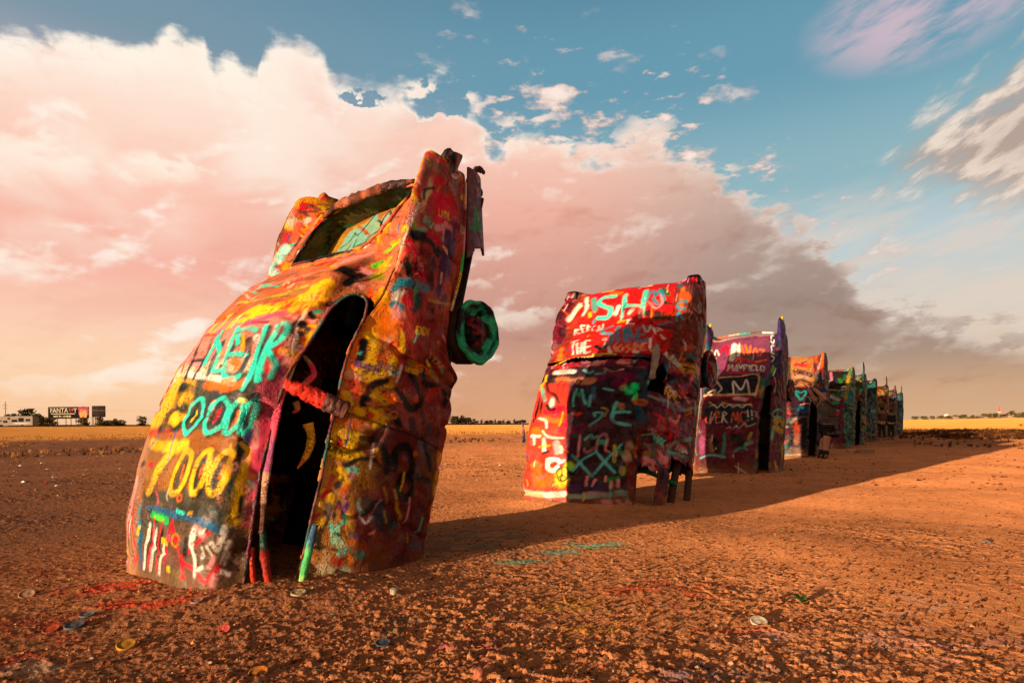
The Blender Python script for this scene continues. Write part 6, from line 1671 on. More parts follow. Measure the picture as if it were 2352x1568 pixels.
FAR = [('c4', 22.27, 73, 1., 'fourth car in the row with a turquoise heart, man reaching up to it', 'pod', 0.02),
 ('c5', 29.06, 73, 1., 'fifth car in the row, white and turquoise trunk with a yellow green fin', 'pod', .06),
 ('c6', 33.1, 73, 1., 'sixth car in the row with a sharp thin pale orange fin and turquoise trunk', 'blade', -.02),
 ('c7', 37.9, 73, 1., 'seventh car in the row, salmon trunk top above dark maroon body', 'pod', -.05),
 ('c8', 44.64, 73, 1., 'eighth car in the row with a bright yellow trunk and red and green fins', 'blade', 0.),
 ('c9', 50.96, 73, 1., 'ninth car in the row, orange trunk, half hidden behind two standing people', 'tall', 0.),
 ('c10', 57.19, 73, 1., 'last and farthest car at the end of the row', 'blade', 0.)]
for i, (k, e0, T, sc, lab, fn, dl) in enumerate(FAR):
    P = (radians(36.2), -4.5, e0, T, sc)
    PK_ = .42
    build_car(k, P, lab, .03 if i > 1 else .024, 31+i*7, MK.get(k), fn, trunk='none', base_col='2a1c20', detail=0, nscr=300, open_near=k in ('c4', 'c6'))

# ------------------------------------------------------------------ ground
def at_px(x, y, D, z=None):
    X = x-1176; Y = 975-y; a = X*cos(ROLL)+Y*sin(ROLL); b = -X*sin(ROLL)+Y*cos(ROLL)
    return np.array([a/FPX*D, D, CAM_H+b/FPX*D])
def berm(x, y):
    a = np.degrees(np.arctan2(x, y)); rr = np.hypot(x, y)
    h = np.interp(a, [-45, -20, -8, 0, 20, 40], [1.75, 1.5, 1.25, 1.1, 1.0, 1.75])
    fr = np.where((np.abs(a) < 70), 1., 0.)
    return h*sstep(85, 225, rr)*fr
MOUND = [(-1.52, 3.35, .5, .05), (-2.26, 3.9, .45, .04), (-.95, 3.55, .45, .03), (.35, 8.2, .4, .07), (.8, 7.8, .35, .04), (1.25, 7.55, .4, .06), (1.75, 8.1, .5, .04), (-.26, 4.0, .6, -.02)]
def ground_h(x, y, fine=True):
    z = (fbm(x*.35, y*.35, 1, 3)-.5)*.08*sstep(1.2, 5, np.hypot(x, y))+.142*(1-sstep(4.4, 8.2, np.hypot(x, y-.5)))
    for mx, my, mr, mh in MOUND: z = z+mh*np.exp(-((x-mx)**2+(y-my)**2)/mr**2)
    if fine:
        rr = np.hypot(x, y)
        rough = .35+1.0*sstep(.42, .62, fbm(x*.55+3, y*.55, 12, 3))+.6*np.exp(-((x+1.5)**2+(y-3.6)**2)/3.)
        rough = rough*(1-.5*sstep(.0, 2.2, x-y*.05))
        c = fbm(x*5, y*6.5, 2, 4); c2 = np.abs(fbm(x*11, y*13, 5, 3)-.5)*2; c3 = fbm(x*30, y*34, 8, 3)
        fade = 1-sstep(14, 40, rr)
        z = z+rough*((c-.5)*.009+(.25-c2)*.002+(c3-.5)*.003+(fbm(x*62, y*66, 6, 2)-.5)*.007+sstep(.66, .76, fbm(x*21, y*24, 4, 2))*.007)*(.25+.75*fade)
        z = z+.10*sstep(28, 45, rr)*(1-sstep(75, 95, rr))*(fbm(x*1.2, y*1.2, 9, 4)-.4)
    return z+berm(x, y)
az_f = np.radians(np.linspace(-44, 44, 1000)); az_c = np.radians(np.r_[np.linspace(44, 316, 70)[1:-1]])
A = np.r_[az_f, az_c, [az_f[0]+2*pi]]
Rr = [1.2]
while Rr[-1] < 26: Rr.append(Rr[-1]*1.0042)
while Rr[-1] < 300: Rr.append(Rr[-1]*1.012)
while Rr[-1] < 9000: Rr.append(Rr[-1]*1.12)
Rr = np.array(Rr)
AA, RR = np.meshgrid(A, Rr); GX = RR*np.sin(AA); GY = RR*np.cos(AA); GZ = ground_h(GX, GY)
# paint spilled on the soil (colour + coverage)
sp = np.zeros(GX.shape+(4,)); rg = np.random.RandomState(5)
def spill(x, y, rx, ry, col, ang=0, dens=.5, f=9., seed=0):
    c, s = cos(ang), sin(ang); u = ((GX-x)*c+(GY-y)*s)/rx; v = (-(GX-x)*s+(GY-y)*c)/ry
    d = np.hypot(u, v); m = sstep(1.15, .3, d)*sstep(1-dens, 1-dens+.12, fbm(GX*f+seed, GY*f*1.6, 40+seed, 4))
    sp[..., :3] = sp[..., :3]*(1-m[..., None])+hx(col, .62)*m[..., None]; sp[..., 3] = np.maximum(sp[..., 3], m*.58)
def gpx(x, y): 
    p = at_px(x, y, 1.); k = 3.; gz_ = .142
    for _ in range(12):
        k = (CAM_H-gz_)/(CAM_H-p[2]); gz_ = gz_*.4+.6*float(ground_h(np.array([p[0]*k]), np.array([k]), False)[0])
    return p[0]*k, k
for (x, y, rx, ry, c, dn) in [(270,1345,.55,.10,'e83828',.62),(330,1385,.5,.10,'e83020',.6),(60,1440,.45,.12,'a02820',.6),(20,1520,.3,.2,'c83030',.55),(150,1310,.3,.08,'c03838',.5),(1120,1235,.6,.45,'12705c',.55),(1060,1265,.45,.2,'0e4a48',.6),(1200,1290,.3,.05,'20b090',.75),(1370,1250,.35,.12,'28c8a0',.6),(1290,1270,.3,.1,'20a890',.6),
   (1430,1440,.4,.05,'e0a028',.5),(1300,1380,.35,.06,'e09828',.55),(1500,1360,.4,.2,'d84830',.5),(1560,1350,.5,.12,'c84830',.45),(1700,1435,.5,.08,'d84838',.5),(1290,1410,.3,.1,'e0a830',.5),(2340,1300,.6,.15,'e06050',.35),(1900,1470,.6,.1,'d0a090',.5),(2250,1500,.5,.3,'d09078',.5),(2100,1400,.6,.2,'d8a080',.45),
   (1640,1560,.3,.12,'50607a',.45),(1750,1560,.25,.1,'5a6048',.5),(1050,1500,.25,.1,'a03860',.45),(960,1440,.3,.1,'606858',.5),(700,1500,.25,.06,'c03828',.5),(100,1540,.3,.1,'c0a080',.5),(1800,1520,.6,.1,'8a7060',.5),(2000,1180,1.5,.3,'c8a090',.3),(1900,1130,.8,.3,'b09890',.4),(1560,1250,.3,.1,'c8b0a0',.4)]:
    gx, gy = gpx(x, y); spill(gx, gy, rx, ry*2.2, c, .15, dn, 7., int(x) % 17)
idx = np.arange(GX.size).reshape(GX.shape)
q = np.stack([idx[:-1, :-1], idx[:-1, 1:], idx[1:, 1:], idx[1:, :-1]], -1).reshape(-1, 4)[:, ::-1]
mg, n, b = new_mat('ground_soil')
geo = n.node('ShaderNodeTexCoord').outputs['Object']
sx = n.node('ShaderNodeSeparateXYZ'); n.put(sx.inputs[0], geo)
at = n.node('ShaderNodeAttribute', attribute_name='paint')
dist = n.m('SQRT', n.m('ADD', n.m('POWER', sx.outputs[0], 2), n.m('POWER', sx.outputs[1], 2)))
n1 = n.noise(geo, .9, 6, .6); n2 = n.noise(geo, 9., 6, .65); n3 = n.noise(geo, 70., 4, .6); n4 = n.noise(geo, .12, 4, .6)
soil = n.ramp(n.m('ADD', n.m('MULTIPLY', n1, .5), n.m('MULTIPLY', n2, .5)), [(.32, (.23, .085, .032)), (.48, (.39, .148, .052)), (.62, (.51, .20, .075)), (.75, (.56, .26, .115))])
soil = n.mix(n.ss(n3, .6, .75, 0., .3), soil, (.50, .25, .11))
soil = n.mix(n.ss(n3, .42, .3, 0., .5), soil, (.11, .04, .018))
# bare dark plough soil between 30 and 70 m, then the stubble field
st_ = n.m('ADD', dist, n.m('MULTIPLY', n.m('SUBTRACT', n1, .5), 70.))
gold = n.ss(st_, 62., 82.)
dk = n.m('MULTIPLY', n.ss(dist, 24., 38.), n.ss(n1, .36, .6))
soil = n.mix(n.m('MULTIPLY', dk, .75), soil, (.085, .038, .022))
fieldc = n.ramp(n4, [(.35, (.72, .29, .055)), (.65, (.82, .36, .08))])
fieldc = n.mix(n.ss(n2, .6, .75, 0., .35), fieldc, (.28, .13, .05))
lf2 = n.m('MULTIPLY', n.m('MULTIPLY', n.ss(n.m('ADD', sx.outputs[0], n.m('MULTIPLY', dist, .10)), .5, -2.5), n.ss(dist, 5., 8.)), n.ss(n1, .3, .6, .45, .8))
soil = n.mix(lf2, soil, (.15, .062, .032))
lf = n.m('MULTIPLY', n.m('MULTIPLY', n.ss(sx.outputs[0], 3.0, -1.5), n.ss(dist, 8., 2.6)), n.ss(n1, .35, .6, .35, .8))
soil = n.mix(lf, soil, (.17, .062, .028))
soil = n.mix(gold, soil, fieldc)
soil = n.mix(at.outputs['Alpha'], soil, at.outputs['Color'])
n.put(b.inputs['Base Color'], soil); b.inputs['Roughness'].default_value = .95; b.inputs['Specular IOR Level'].default_value = .03
if 'Diffuse Roughness' in b.inputs: b.inputs['Diffuse Roughness'].default_value = 1.
hh = n.m('ADD', n.m('MULTIPLY', n2, .024), n.m('ADD', n.m('MULTIPLY', n3, .006), n.m('MULTIPLY', n.noise(geo, 34., 4, .65), .015)))
hh = n.m('ADD', hh, n.m('MULTIPLY', n.m('MULTIPLY', n.noise(geo, 3., 5, .7), gold), .3))
bp = n.node('ShaderNodeBump'); bp.inputs['Strength'].default_value = 1.; bp.inputs['Distance'].default_value = 1.
n.put(bp.inputs['Height'], hh); n.put(b.inputs['Normal'], bp.outputs[0])
ground = mk('ground', np.stack([GX, GY, GZ], -1).reshape(-1, 3), q, mg, None, sp)
tag(ground, 'bare orange brown soil of the field with spilled paint', None, None, 'structure')
# small disc closing the sheet under the camera
t_ = np.linspace(0, 2*pi, len(A))
vv = [(0, 0, float(GZ[0].mean()))]+[tuple(p) for p in np.stack([GX[0], GY[0], GZ[0]], -1)]
k_ = mk('ground', vv, [(0, i+1, i) for i in range(1, len(vv)-1)], mg, None, np.zeros((len(vv), 4))); tag(k_, None, None, None, 'structure')

# ------------------------------------------------------------------ gravel, clods, litter (nobody could count them)
def scatter(name, N, place, size, cols, label, seed, squash=(.35, .8), mat=None, kind='stuff'):
    r = np.random.RandomState(seed)
    base = np.array([(0,0,1),(0,0,-1)]+[(cos(t),sin(t),.25*(-1)**k) for k, t in enumerate(np.linspace(0, 2*pi, 7)[:-1])])
    F0 = [(0,2+i,2+(i+1) % 6) for i in range(6)]+[(1,2+(i+1) % 6,2+i) for i in range(6)]
    xs, ys = place(r, N); zs = ground_h(xs, ys)
    s = size[0]*(size[1]/size[0])**(r.rand(N)**2.2)
    V = base[None]*(1+.5*(r.rand(N, 8, 1)-.5))
    V = V*s[:, None, None]*np.stack([np.ones(N), r.uniform(.5, 1, N), r.uniform(squash[0], squash[1], N)], -1)[:, None]
    a = r.rand(N)*2*pi; ca, sa = np.cos(a)[:, None], np.sin(a)[:, None]
    X = V[..., 0]*ca-V[..., 1]*sa+xs[:, None]; Y = V[..., 0]*sa+V[..., 1]*ca+ys[:, None]; Z = V[..., 2]+zs[:, None]+s[:, None]*.1
    P = np.stack([X, Y, Z], -1).reshape(-1, 3)
    F = (np.array(F0)[None]+np.arange(N)[:, None, None]*8).reshape(-1, 3)
    ci = r.choice(len(cols), N, p=np.array([c[1] for c in cols])/sum(c[1] for c in cols))
    cc = np.array([hx(c[0], .5 if name == 'gravel' else .7) for c in cols])[ci]*r.uniform(.6, 1.2, (N, 1)); cc = np.repeat(cc, 8, 0)
    o = mk(name, P, F, mat or M_ATTR, None, cc, False)
    return tag(o, label, None, None, kind)
def pl_polar(r0, r1, a0=-42, a1=42, p=1.):
    def f(r, N):
        rr = r0*(r1/r0)**(r.rand(N)**p); a = np.radians(r.uniform(a0, a1, N)); return rr*np.sin(a), rr*np.cos(a)
    return f
SO = [('b06030', 5), ('8a4a28', 4), ('6a3820', 3), ('d08850', 2), ('c8a078', .8), ('4a2c1c', 1.5)]
scatter('gravel', 52000, pl_polar(1.9, 16), (.002, .014), SO, 'small clods and pebbles scattered over the soil', 1)
scatter('gravel', 5000, pl_polar(12, 45), (.010, .045), SO, 'coarser clods on the farther soil', 2)
CHIP = [('e8d0b8', 3), ('e04838', 2), ('e8a830', 1.2), ('30b090', .7), ('d88080', 1), ('5a6a78', .8), ('a04030', 1.2), ('90a060', .4)]
scatter('paint_flakes', 1500, pl_polar(2.1, 11), (.003, .012), CHIP, 'coloured flakes of dried paint lying on the soil', 3, (.12, .3))
scatter('litter', 420, pl_polar(14, 75, -42, 25), (.02, .065), [('f0e0d0', 5), ('d8c8b8', 2), ('e05040', .4)], 'pale bits of litter on the far soil', 4, (.2, .5))
# dry weeds beyond the trodden ground
r = np.random.RandomState(7); V = []; F = []; cc = []
def tuft(x, y, h, wdt, colr):
    z = float(ground_h(np.array([x]), np.array([y]))[0])
    for k in range(7):
        a = r.rand()*2*pi; lx, ly = cos(a)*wdt*r.rand(), sin(a)*wdt*r.rand(); b_ = len(V); ww = .012+wdt*.07
        V.extend([(x+lx*.3-ww, y+ly*.3, z-.02), (x+lx*.3+ww, y+ly*.3, z-.02), (x+lx, y+ly, z+h*r.uniform(.5, 1))]); F.append((b_, b_+1, b_+2)); cc.extend([colr]*3)
for i in range(5200):
    a = radians(r.uniform(-42, 42)); d = 30*(110/30.)**r.rand()
    if a > radians(30) and r.rand() < .6: d = r.uniform(45, 85)
    x, y = d*sin(a), d*cos(a)
    if fbm(np.array([x*.12]), np.array([y*.12]), 3, 3)[0] < .5 and a < radians(33): continue
    c_ = hx(['6a4020', '4a2c1a', '8a5828', '3a2418', 'a87030'][r.randint(5)], .6)
    tuft(x, y, r.uniform(.08, .30), r.uniform(.06, .2), c_)
for i in range(2600):      # the darker bank of weeds at the right
    a = radians(r.uniform(32.5, 42)); d = 46*(95/46.)**r.rand(); c_ = hx(['4a2c1a', '3a2418', '5a3820', '7a4c28'][r.randint(4)], .55)
    if fbm(np.array([a*22]), np.array([d*.06]), 14, 3)[0] < .42: continue
    tuft(d*sin(a), d*cos(a), r.uniform(.08, .28)*(2.2 if r.rand() < .06 else 1), r.uniform(.1, .3), c_)
tag(mk('dry_weeds', V, F, M_ATTR, None, np.array(cc), False), 'dry brown weeds along the edge of the stubble field', None, None, 'stuff')

# ------------------------------------------------------------------ spray can caps and lids lying about
def lid(x, y, R, colr, colname, label, kind='disc', tilt=.15, yaw=0.):
    gx, gy = gpx(x, y); gz = float(ground_h(np.array([gx]), np.array([gy]))[0])
    N = 28; V = []; Fc = []
    if kind == 'disc': prof = [(.9, -.12), (1., -.05), (1.02, .1), (1., .2), (.9, .24), (.82, .16), (.4, .15), (.12, .2)]
    else: prof = [(.98, -.1), (1., .1), (.97, 1.), (.85, 1.12), (.3, 1.15)]  # taller profile: upright plastic cap of a spray can
    M = Matrix.Rotation(yaw, 3, 'Z') @ Matrix.Rotation(tilt, 3, 'X')
    for (rd, zz) in prof:
        for j in range(N):
            t = 2*pi*j/N; p = M @ Vector((rd*R*cos(t), rd*R*sin(t), zz*R)); V.append((gx+p.x, gy+p.y, gz+R*.12+p.z))
    Fc = [(k*N+j, k*N+(j+1) % N, (k+1)*N+(j+1) % N, (k+1)*N+j) for k in range(len(prof)-1) for j in range(N)]+[tuple((len(prof)-1)*N+j for j in range(N))]
    o = mk('painted_disc' if kind == 'disc' else 'spray_can_cap', V, Fc, M_ATTR, None, np.array([hx(colr, .42)*(.5+.8*vnoise(np.array(i*.7), np.array(x*1.), 3)) for i in range(len(V))]), True, (gx, gy, gz))
    return tag(o, label, 'can lid' if kind == 'disc' else 'can cap', 'spray can lids trodden into the soil')
lid(686, 1364, .040, 'd8b888', '', 'round cream lid lying flat in front of the tallest car base')
lid(62, 1368, .040, 'd8a080', '', 'pale pinkish lid half buried at the far left', tilt=.5, yaw=.5)
lid(200, 1414, .036, '8a8a88', '', 'grey lid with a green fleck beside the red paint spill', tilt=.1)
lid(172, 1440, .044, '6a6c70', '', 'dull blue grey lid left of the grey one')
lid(118, 1448, .036, 'c85a38', '', 'rust orange lid at lower left', tilt=.3)
lid(290, 1486, .038, 'd89838', '', 'yellow orange lid tilted up in the lower left soil', tilt=.35, yaw=.4)
lid(594, 1548, .036, 'e08838', '', 'bright orange lid near the bottom edge', tilt=.25)
lid(452, 1382, .032, 'c89078', '', 'small salmon lid below the roof of the tallest car')
lid(516, 1448, .026, 'e05a50', '', 'small red lid on edge in the foreground', tilt=.7)
lid(905, 1364, .022, 'c8b89a', '', 'cream cap standing right of the tallest car', 'cap', .2)
lid(1743, 1430, .040, 'f0d8b8', '', 'white lid alone on the right foreground soil', tilt=.35)
lid(1100, 1556, .020, 'e08060', '', 'coral cap by the bottom edge near the middle', 'cap', .3)
lid(2265, 1245, .034, 'c8b0a0', '', 'flat pale lid out on the smooth soil at right')
lid(880, 1480, .034, '5a6068', '', 'dark slate lid in the middle foreground')
def tagp(o, l, c, g=None): return tag(o, l, c, g)
gx, gy = gpx(1985, 1040); z0 = float(ground_h(np.array([gx]), np.array([gy]))[0])
v, f = join_geo([box_geo(gx-.28, gx+.28, gy-.15, gy+.15, z0-.02, z0+.07), box_geo(gx-.22, gx+.30, gy-.13, gy+.1, z0+.072, z0+.12)])
tagp(mk('broken_board', v, f, simple('weathered_board', (.16, .07, .04)), None, None, False, (gx, gy, z0)), 'short brown board lying in the shadow beside the row', 'board')
P0 = np.array([*gpx(1770, 1400), 0]); 
def weed(px, py, label, cols, hgt, N=16, seed=3):
    gx, gy = gpx(px, py); z = float(ground_h(np.array([gx]), np.array([gy]))[0]); r = np.random.RandomState(seed); V = []; F = []; cc = []
    for k in range(N):
        a = r.rand()*2*pi; L = hgt*r.uniform(.6, 1.3); w_ = hgt*.12; b_ = len(V); c, s = cos(a), sin(a)
        V += [(gx, gy, z), (gx+c*L*.5-s*w_, gy+s*L*.5+c*w_, z+L*.5), (gx+c*L*.5+s*w_, gy+s*L*.5-c*w_, z+L*.5), (gx+c*L, gy+s*L, z+L*.45)]; F += [(b_, b_+1, b_+2), (b_+1, b_+3, b_+2)]; cc += [hx(cols[r.randint(len(cols))], .6)]*4
    return tag(mk('weed', V, F, M_ATTR, None, np.array(cc), False, (gx, gy, z)), label, 'weed')
weed(1842, 1385, 'small green sprig growing alone from the right foreground soil', ['3a5a20', '5a7028', '2a4018'], .07)
weed(2345, 978, 'bushy dry weed at the far right end of the dark bank', ['8a5828', 'a87030', '6a4820'], .5, 40)

# ------------------------------------------------------------------ thin painted post and small stake
def stake(px, py, H, rad, cols, label, name='marker_post'):
    gx, gy = gpx(px, py); z = float(ground_h(np.array([gx]), np.array([gy]))[0])
    o = tube(name, [(gx-.06, gy, z-.1), (gx-.02, gy, z+H*.5), (gx-.10, gy, z+H)], [rad, rad*.9, rad*.6], M_CRUST, None, 8, True, lambda P, k, v: np.array([hx(cols[min(int(i/len(v)*len(cols)), len(cols)-1)], .5) for i in range(len(v))]), 2, .5, loc=(gx, gy, z))
    return tag(o, label, 'post')
stake(1204, 1016, 1.15, .08, ['2a2430', '303048', '8a4060', 'c86070', '6a6090'], 'short painted post standing left of the second car')
stake(1114, 1038, .38, .02, ['e05828', 'e87038'], 'thin orange stake in the soil between the first two cars', 'stake')

# ------------------------------------------------------------------ highway embankment behind the field
V = []; F = []; cc = []; re_ = np.random.RandomState(3)
xs_ = np.linspace(-120, 1215, 220)
for i, x in enumerate(xs_):
    D_ = np.interp(x, [-120, 345, 1215], [264, 268, 355]); top = np.interp(x, [-120, 345, 900, 1215], [974.8, 975.6, 972.5, 971.2])+(fbm(np.array([x*.05]), np.array([0.]), 5, 3)[0]-.5)*1.4
    p = at_px(x, top, D_); zb = float(ground_h(p[:1], p[1:2])[0])
    for dd, zz in ((-7, zb-.3), (-2.5, zb+(p[2]-zb)*.55), (0, p[2]), (5, p[2]), (12, zb-.3)):
        V.append((p[0]*(1+dd/D_), D_+dd, zz)); cc.append(hx(['3a2418', '4a3020', '2c1c12'][re_.randint(3)], .7))
n_e = 5
F = [(i*n_e+j, i*n_e+j+1, (i+1)*n_e+j+1, (i+1)*n_e+j) for i in range(len(xs_)-1) for j in range(n_e-1)]
tag(mk('embankment', V, F, M_ATTR, None, np.array(cc)), 'dark highway embankment along the horizon', None, None, 'structure')

# ------------------------------------------------------------------ trees
M_LEAF = attr_mat('foliage', .9, .1, 6.); M_TRUNK = simple('bark', (.06, .038, .026), .9)
def tree(px, base_y, top_y, D, wpx, label, seed, dark='2c3018', light='6a5a28', clumps=34, leaf=.16, conical=False, group=None):
    b = at_px(px, base_y, D); t = at_px(px, top_y, D); H = t[2]-b[2]; W_ = wpx*1.3/FPX*D/2
    r = np.random.RandomState(seed); root = empty('tree', tuple(b), label, 'tree', group)
    trunkH = H*.45; v1, f1 = tube_geo(sl3([b-[0, 0, .5], b+[W_*.05, 0, trunkH*.5], b+[0, 0, H*.75]]), np.linspace(.09*W_+.1, .03*W_+.04, 13), 6)
    G_ = [(v1, f1)]
    for k in range(5):
        a = r.rand()*2*pi; s = b+[0, 0, H*r.uniform(.2, .5)]; e = s+[cos(a)*W_*.6, sin(a)*W_*.6, H*.25]
        G_.append(tube_geo(np.array([s, (s+e)/2+[0, 0, .1*H], e]), np.array([.05*W_+.04, .03*W_+.03, .02]), 5))
    v, f = join_geo(G_); mk('trunk', v, f, M_TRUNK, root, None)
    V = []; F = []; cc = []; dk, lt = hx(dark, .8), hx(light, .8)
    for k in range(clumps):
        h = r.uniform(.02, 1.)
        rad = W_*((1-h)*.95+.12 if conical else math.sqrt(max(0.08, 1-((h-.42)/.62)**2)))*r.rand()**.5
        a = r.rand()*2*pi; c = b+[cos(a)*rad, sin(a)*rad, H*h*.97]; cs = W_*r.uniform(.24, .42)
        tone = r.rand()
        for j in range(26):
            p = c+r.randn(3)*cs*[.55, .55, .42]; p[2] = min(p[2], t[2]+.05*H); n1 = r.randn(3); n1 /= np.linalg.norm(n1); n2 = np.cross(n1, r.randn(3)); n2 /= np.linalg.norm(n2)
            L = leaf*1.5*W_*r.uniform(.5, 1.2); b_ = len(V)
            V += [p-n1*L*.5, p+n2*L*.4, p+n1*L*.5, p-n2*L*.4]; F.append((b_, b_+1, b_+2, b_+3)); cc += [dk*(1-tone)+lt*tone*r.uniform(.6, 1.2)]*4
    mk('crown', V, F, M_LEAF, root, np.array(cc), False)
    return root
GL = 'trees along the left highway'; GM = 'trees on the middle horizon'; GR_ = 'trees in the far right settlement'
for i, a in enumerate([(6,976,958,24,'low dark tree behind the camper at the left edge of the picture'),(26,976,951,22,'small pointed tree above the camper roof'),(62,976,941,34,'tallest rounded tree behind the rear of the camper'),(82,977,952,26,'bushy tree directly right of the camper'),(100,977,957,22,'tree just left of the long billboard'),
      (118,976,958,18,'tree half hidden by the left posts of the long billboard'),(192,976,960,20,'tree behind the right end of the long billboard'),(232,977,958,18,'tree right beside the small billboard posts'),(248,977,966,20,'low wide tree second from the small billboard'),(264,977,962,14,'narrow tree between two low wide ones'),(275,977,965,18,'low tree left of the lone thin tree'),(327,977,955,18,'lone airy tree left of the tallest car')]):
    tree(a[0], a[1], a[2], 245+i % 3*8, a[3], a[4], 40+i, group=GL, clumps=30)
for i, a in enumerate([(1046,971,957,26,'big dark tree right of the tallest car, beside the utility pole',0),(1062,971,954,16,'taller pointed tree in the dark clump',1),(1076,971,960,24,'rounded tree at the right end of the dark clump',0),
      (1095,971,966,9,'first low tree right of the dark clump',0),(1106,971,963,6,'first small cone shaped tree of the distant line',1),(1118,971,966,9,'low tree right of the first cone shaped one',0),(1128,971,965,10,'broad low tree before the second cone shaped one',0),(1137,971,963,6,'second small cone shaped tree of the distant line',1),(1147,971,966,9,'low tree between the second and third cones',0),(1156,971,964,6,'third small cone shaped tree of the distant line',1),(1167,971,966,9,'low tree right of the third cone',0),(1181,971,963,6,'fourth cone shaped tree, last of the line',1),(1190,971,966,12,'low tree next to the last cone',0),(1202,970,964,12,'dark low tree touching the left edge of the second car',0)]):
    tree(a[0], a[1], a[2], 330+i % 3*9, a[3], a[4], 60+i, dark='1c2012', light='3c3a20', conical=bool(a[5]), group=GM, clumps=24)
for i, a in enumerate([(2103,962,956,12,'leftmost clump of trees beyond the end of the row'),(2123,962,956,12,'second clump of trees beyond the end of the row'),(2142,961,955.5,10,'third small tree beyond the end of the row'),(2161,960,954,10,'round tree left of the small white tower'),(2178,960,954,10,'round tree before the first white building'),(2197,959,953,12,'tree behind the first white building'),(2212,959,952.5,14,'broad tree between the pale buildings'),
      (2236,959,953,9,'small tree left of the beige shed'),(2262,958,950,12,'tree between the beige shed and the yellow tank'),(2274,958,950,12,'dark tree behind the yellow tank'),(2287,958,949,13,'tree left of the red sign pole'),(2322,957,944,14,'tallest tree right of the red roof'),(2336,957,949,12,'tree behind the right white building'),(2349,957,947,14,'tree at the right edge of the picture')]):
    tree(a[0], a[1], a[2], 480+i % 3*12, a[3], a[4], 90+i, dark='3a3a1c', light='6a5a28', group=GR_, clumps=22)

# ------------------------------------------------------------------ billboards
M_POST = simple('weathered_wood_post', (.10, .055, .03), .85); M_STEEL = simple('grey_steel', (.2, .15, .11), .6); M_BOARD = simple('dark_board', (.006, .004, .003), .9)
M_WHITE = simple('white_lettering', (.30, .25, .18), .9, var=.05); M_PINK = simple('pink_print', (.22, .03, .04), .9); M_SKIN = simple('printed_skin_tone', (.30, .15, .06), .9); M_MAG = simple('magenta_print', (.20, .035, .055), .9, 0, 2.)
def letters(txt, h, x, y, z, mat, parent, name='lettering', width=None, bold=.0):
    cu = bpy.data.curves.new(name, 'FONT'); cu.body = txt; cu.size = h/.7; cu.extrude = .03; cu.offset = bold; cu.align_x = 'LEFT'
    o = bpy.data.objects.new(name, cu); C.objects.link(o); bpy.context.view_layer.update()
    me = bpy.data.meshes.new_from_object(o); bpy.data.objects.remove(o)
    me.materials.clear(); me.materials.append(mat)
    o = bpy.data.objects.new(name, me); C.objects.link(o); o.parent = parent
    co = np.empty(len(me.vertices)*3, np.float32); me.vertices.foreach_get('co', co); co = co.reshape(-1, 3)
    sx = width/(co[:, 0].max()-co[:, 0].min()) if width else 1.
    co = np.stack([x+(co[:, 0]-co[:, 0].min())*sx, y-.05+co[:, 2]*0-np.sign(co[:, 2])*.02, z+co[:, 1]], -1)
    me.vertices.foreach_set('co', co.astype(np.float32).ravel()); me.update()
    return o
D = 258.
bl, tr_ = at_px(120.6*.91875+.0, 961.5, D), at_px(205, 933, D)
bl = at_px(110.5, 961.0, D); tr_ = at_px(203, 933.5, D); gz = float(ground_h(np.array([bl[0]]), np.array([D]))[0])
bb = empty('billboard', ((bl[0]+tr_[0])/2, D, gz), 'long black billboard with a pink haired face, on wooden posts', 'billboard', 'billboards beside the left highway')
wid = tr_[0]-bl[0]; hb = tr_[2]-bl[2]; o0 = np.array([bl[0], D, bl[2]])
sx_ = .755
v, f = box_geo(bl[0], bl[0]+wid, D, D+.4, bl[2], tr_[2]); mk('board', v, f, M_BOARD, bb, None, False)
bo = np.array(bb.location)
letters('FANTA', hb*.40, bl[0]+wid*.06-bo[0], -.03, bl[2]+hb*.50-bo[2], M_WHITE, bb, width=wid*.44, bold=.04)
letters('Y', hb*.40, bl[0]+wid*.63-bo[0], -.03, bl[2]+hb*.50-bo[2], M_WHITE, bb, width=wid*.09, bold=.04)
letters('EXIT 75 - 14 MILES', hb*.13, bl[0]+wid*.14-bo[0], -.03, bl[2]+hb*.12-bo[2], M_WHITE, bb, width=wid*.43, bold=.05)
v, f = box_geo(bl[0]+wid*.08, bl[0]+wid*.67, D-.06, D-.002, bl[2]+hb*.37, bl[2]+hb*.43); mk('text_line', v, f, M_WHITE, bb, None, False)
# S inside a pink heart
def disc(name, cx, cz, rx, rz, y, mat, parent, prof=None, N=36):
    V = [(cx, y, cz)]+[(cx+rx*(prof(t)[0] if prof else cos(t)), y, cz+rz*(prof(t)[1] if prof else sin(t))) for t in np.linspace(0, 2*pi, N+1)[:-1]]
    V2 = [(a, y2+.05, c) for a, y2, c in V]; n0 = len(V)
    F = [(0, i, i % N+1) for i in range(1, N+1)]+[(n0, n0+i % N+1, n0+i) for i in range(1, N+1)]+[(i, n0+i, n0+i % N+1, i % N+1) for i in range(1, N+1)]
    return mk(name, V+V2, F, mat, parent, None, False)
heart = lambda t: (sin(t)**3, (13*cos(t)-5*cos(2*t)-2*cos(3*t)-cos(4*t))/16)
disc('heart', bl[0]+wid*.575, bl[2]+hb*.68, wid*.055, hb*.24, D-.08, M_PINK, bb, heart)
letters('S', hb*.34, bl[0]+wid*.55-bo[0], -.11, bl[2]+hb*.52-bo[2], M_BOARD, bb, width=wid*.045, bold=.03)
v, f = box_geo(bl[0]+wid*sx_, bl[0]+wid, D-.04, D-.002, bl[2]+hb*.30, tr_[2]); mk('picture_panel', v, f, M_MAG, bb, None, False)
disc('printed_face', bl[0]+wid*.875, bl[2]+hb*.36, wid*.095, hb*.52, D-.10, M_SKIN, bb)
disc('printed_hair', bl[0]+wid*.875, bl[2]+hb*.86, wid*.12, hb*.17, D-.16, M_MAG, bb)
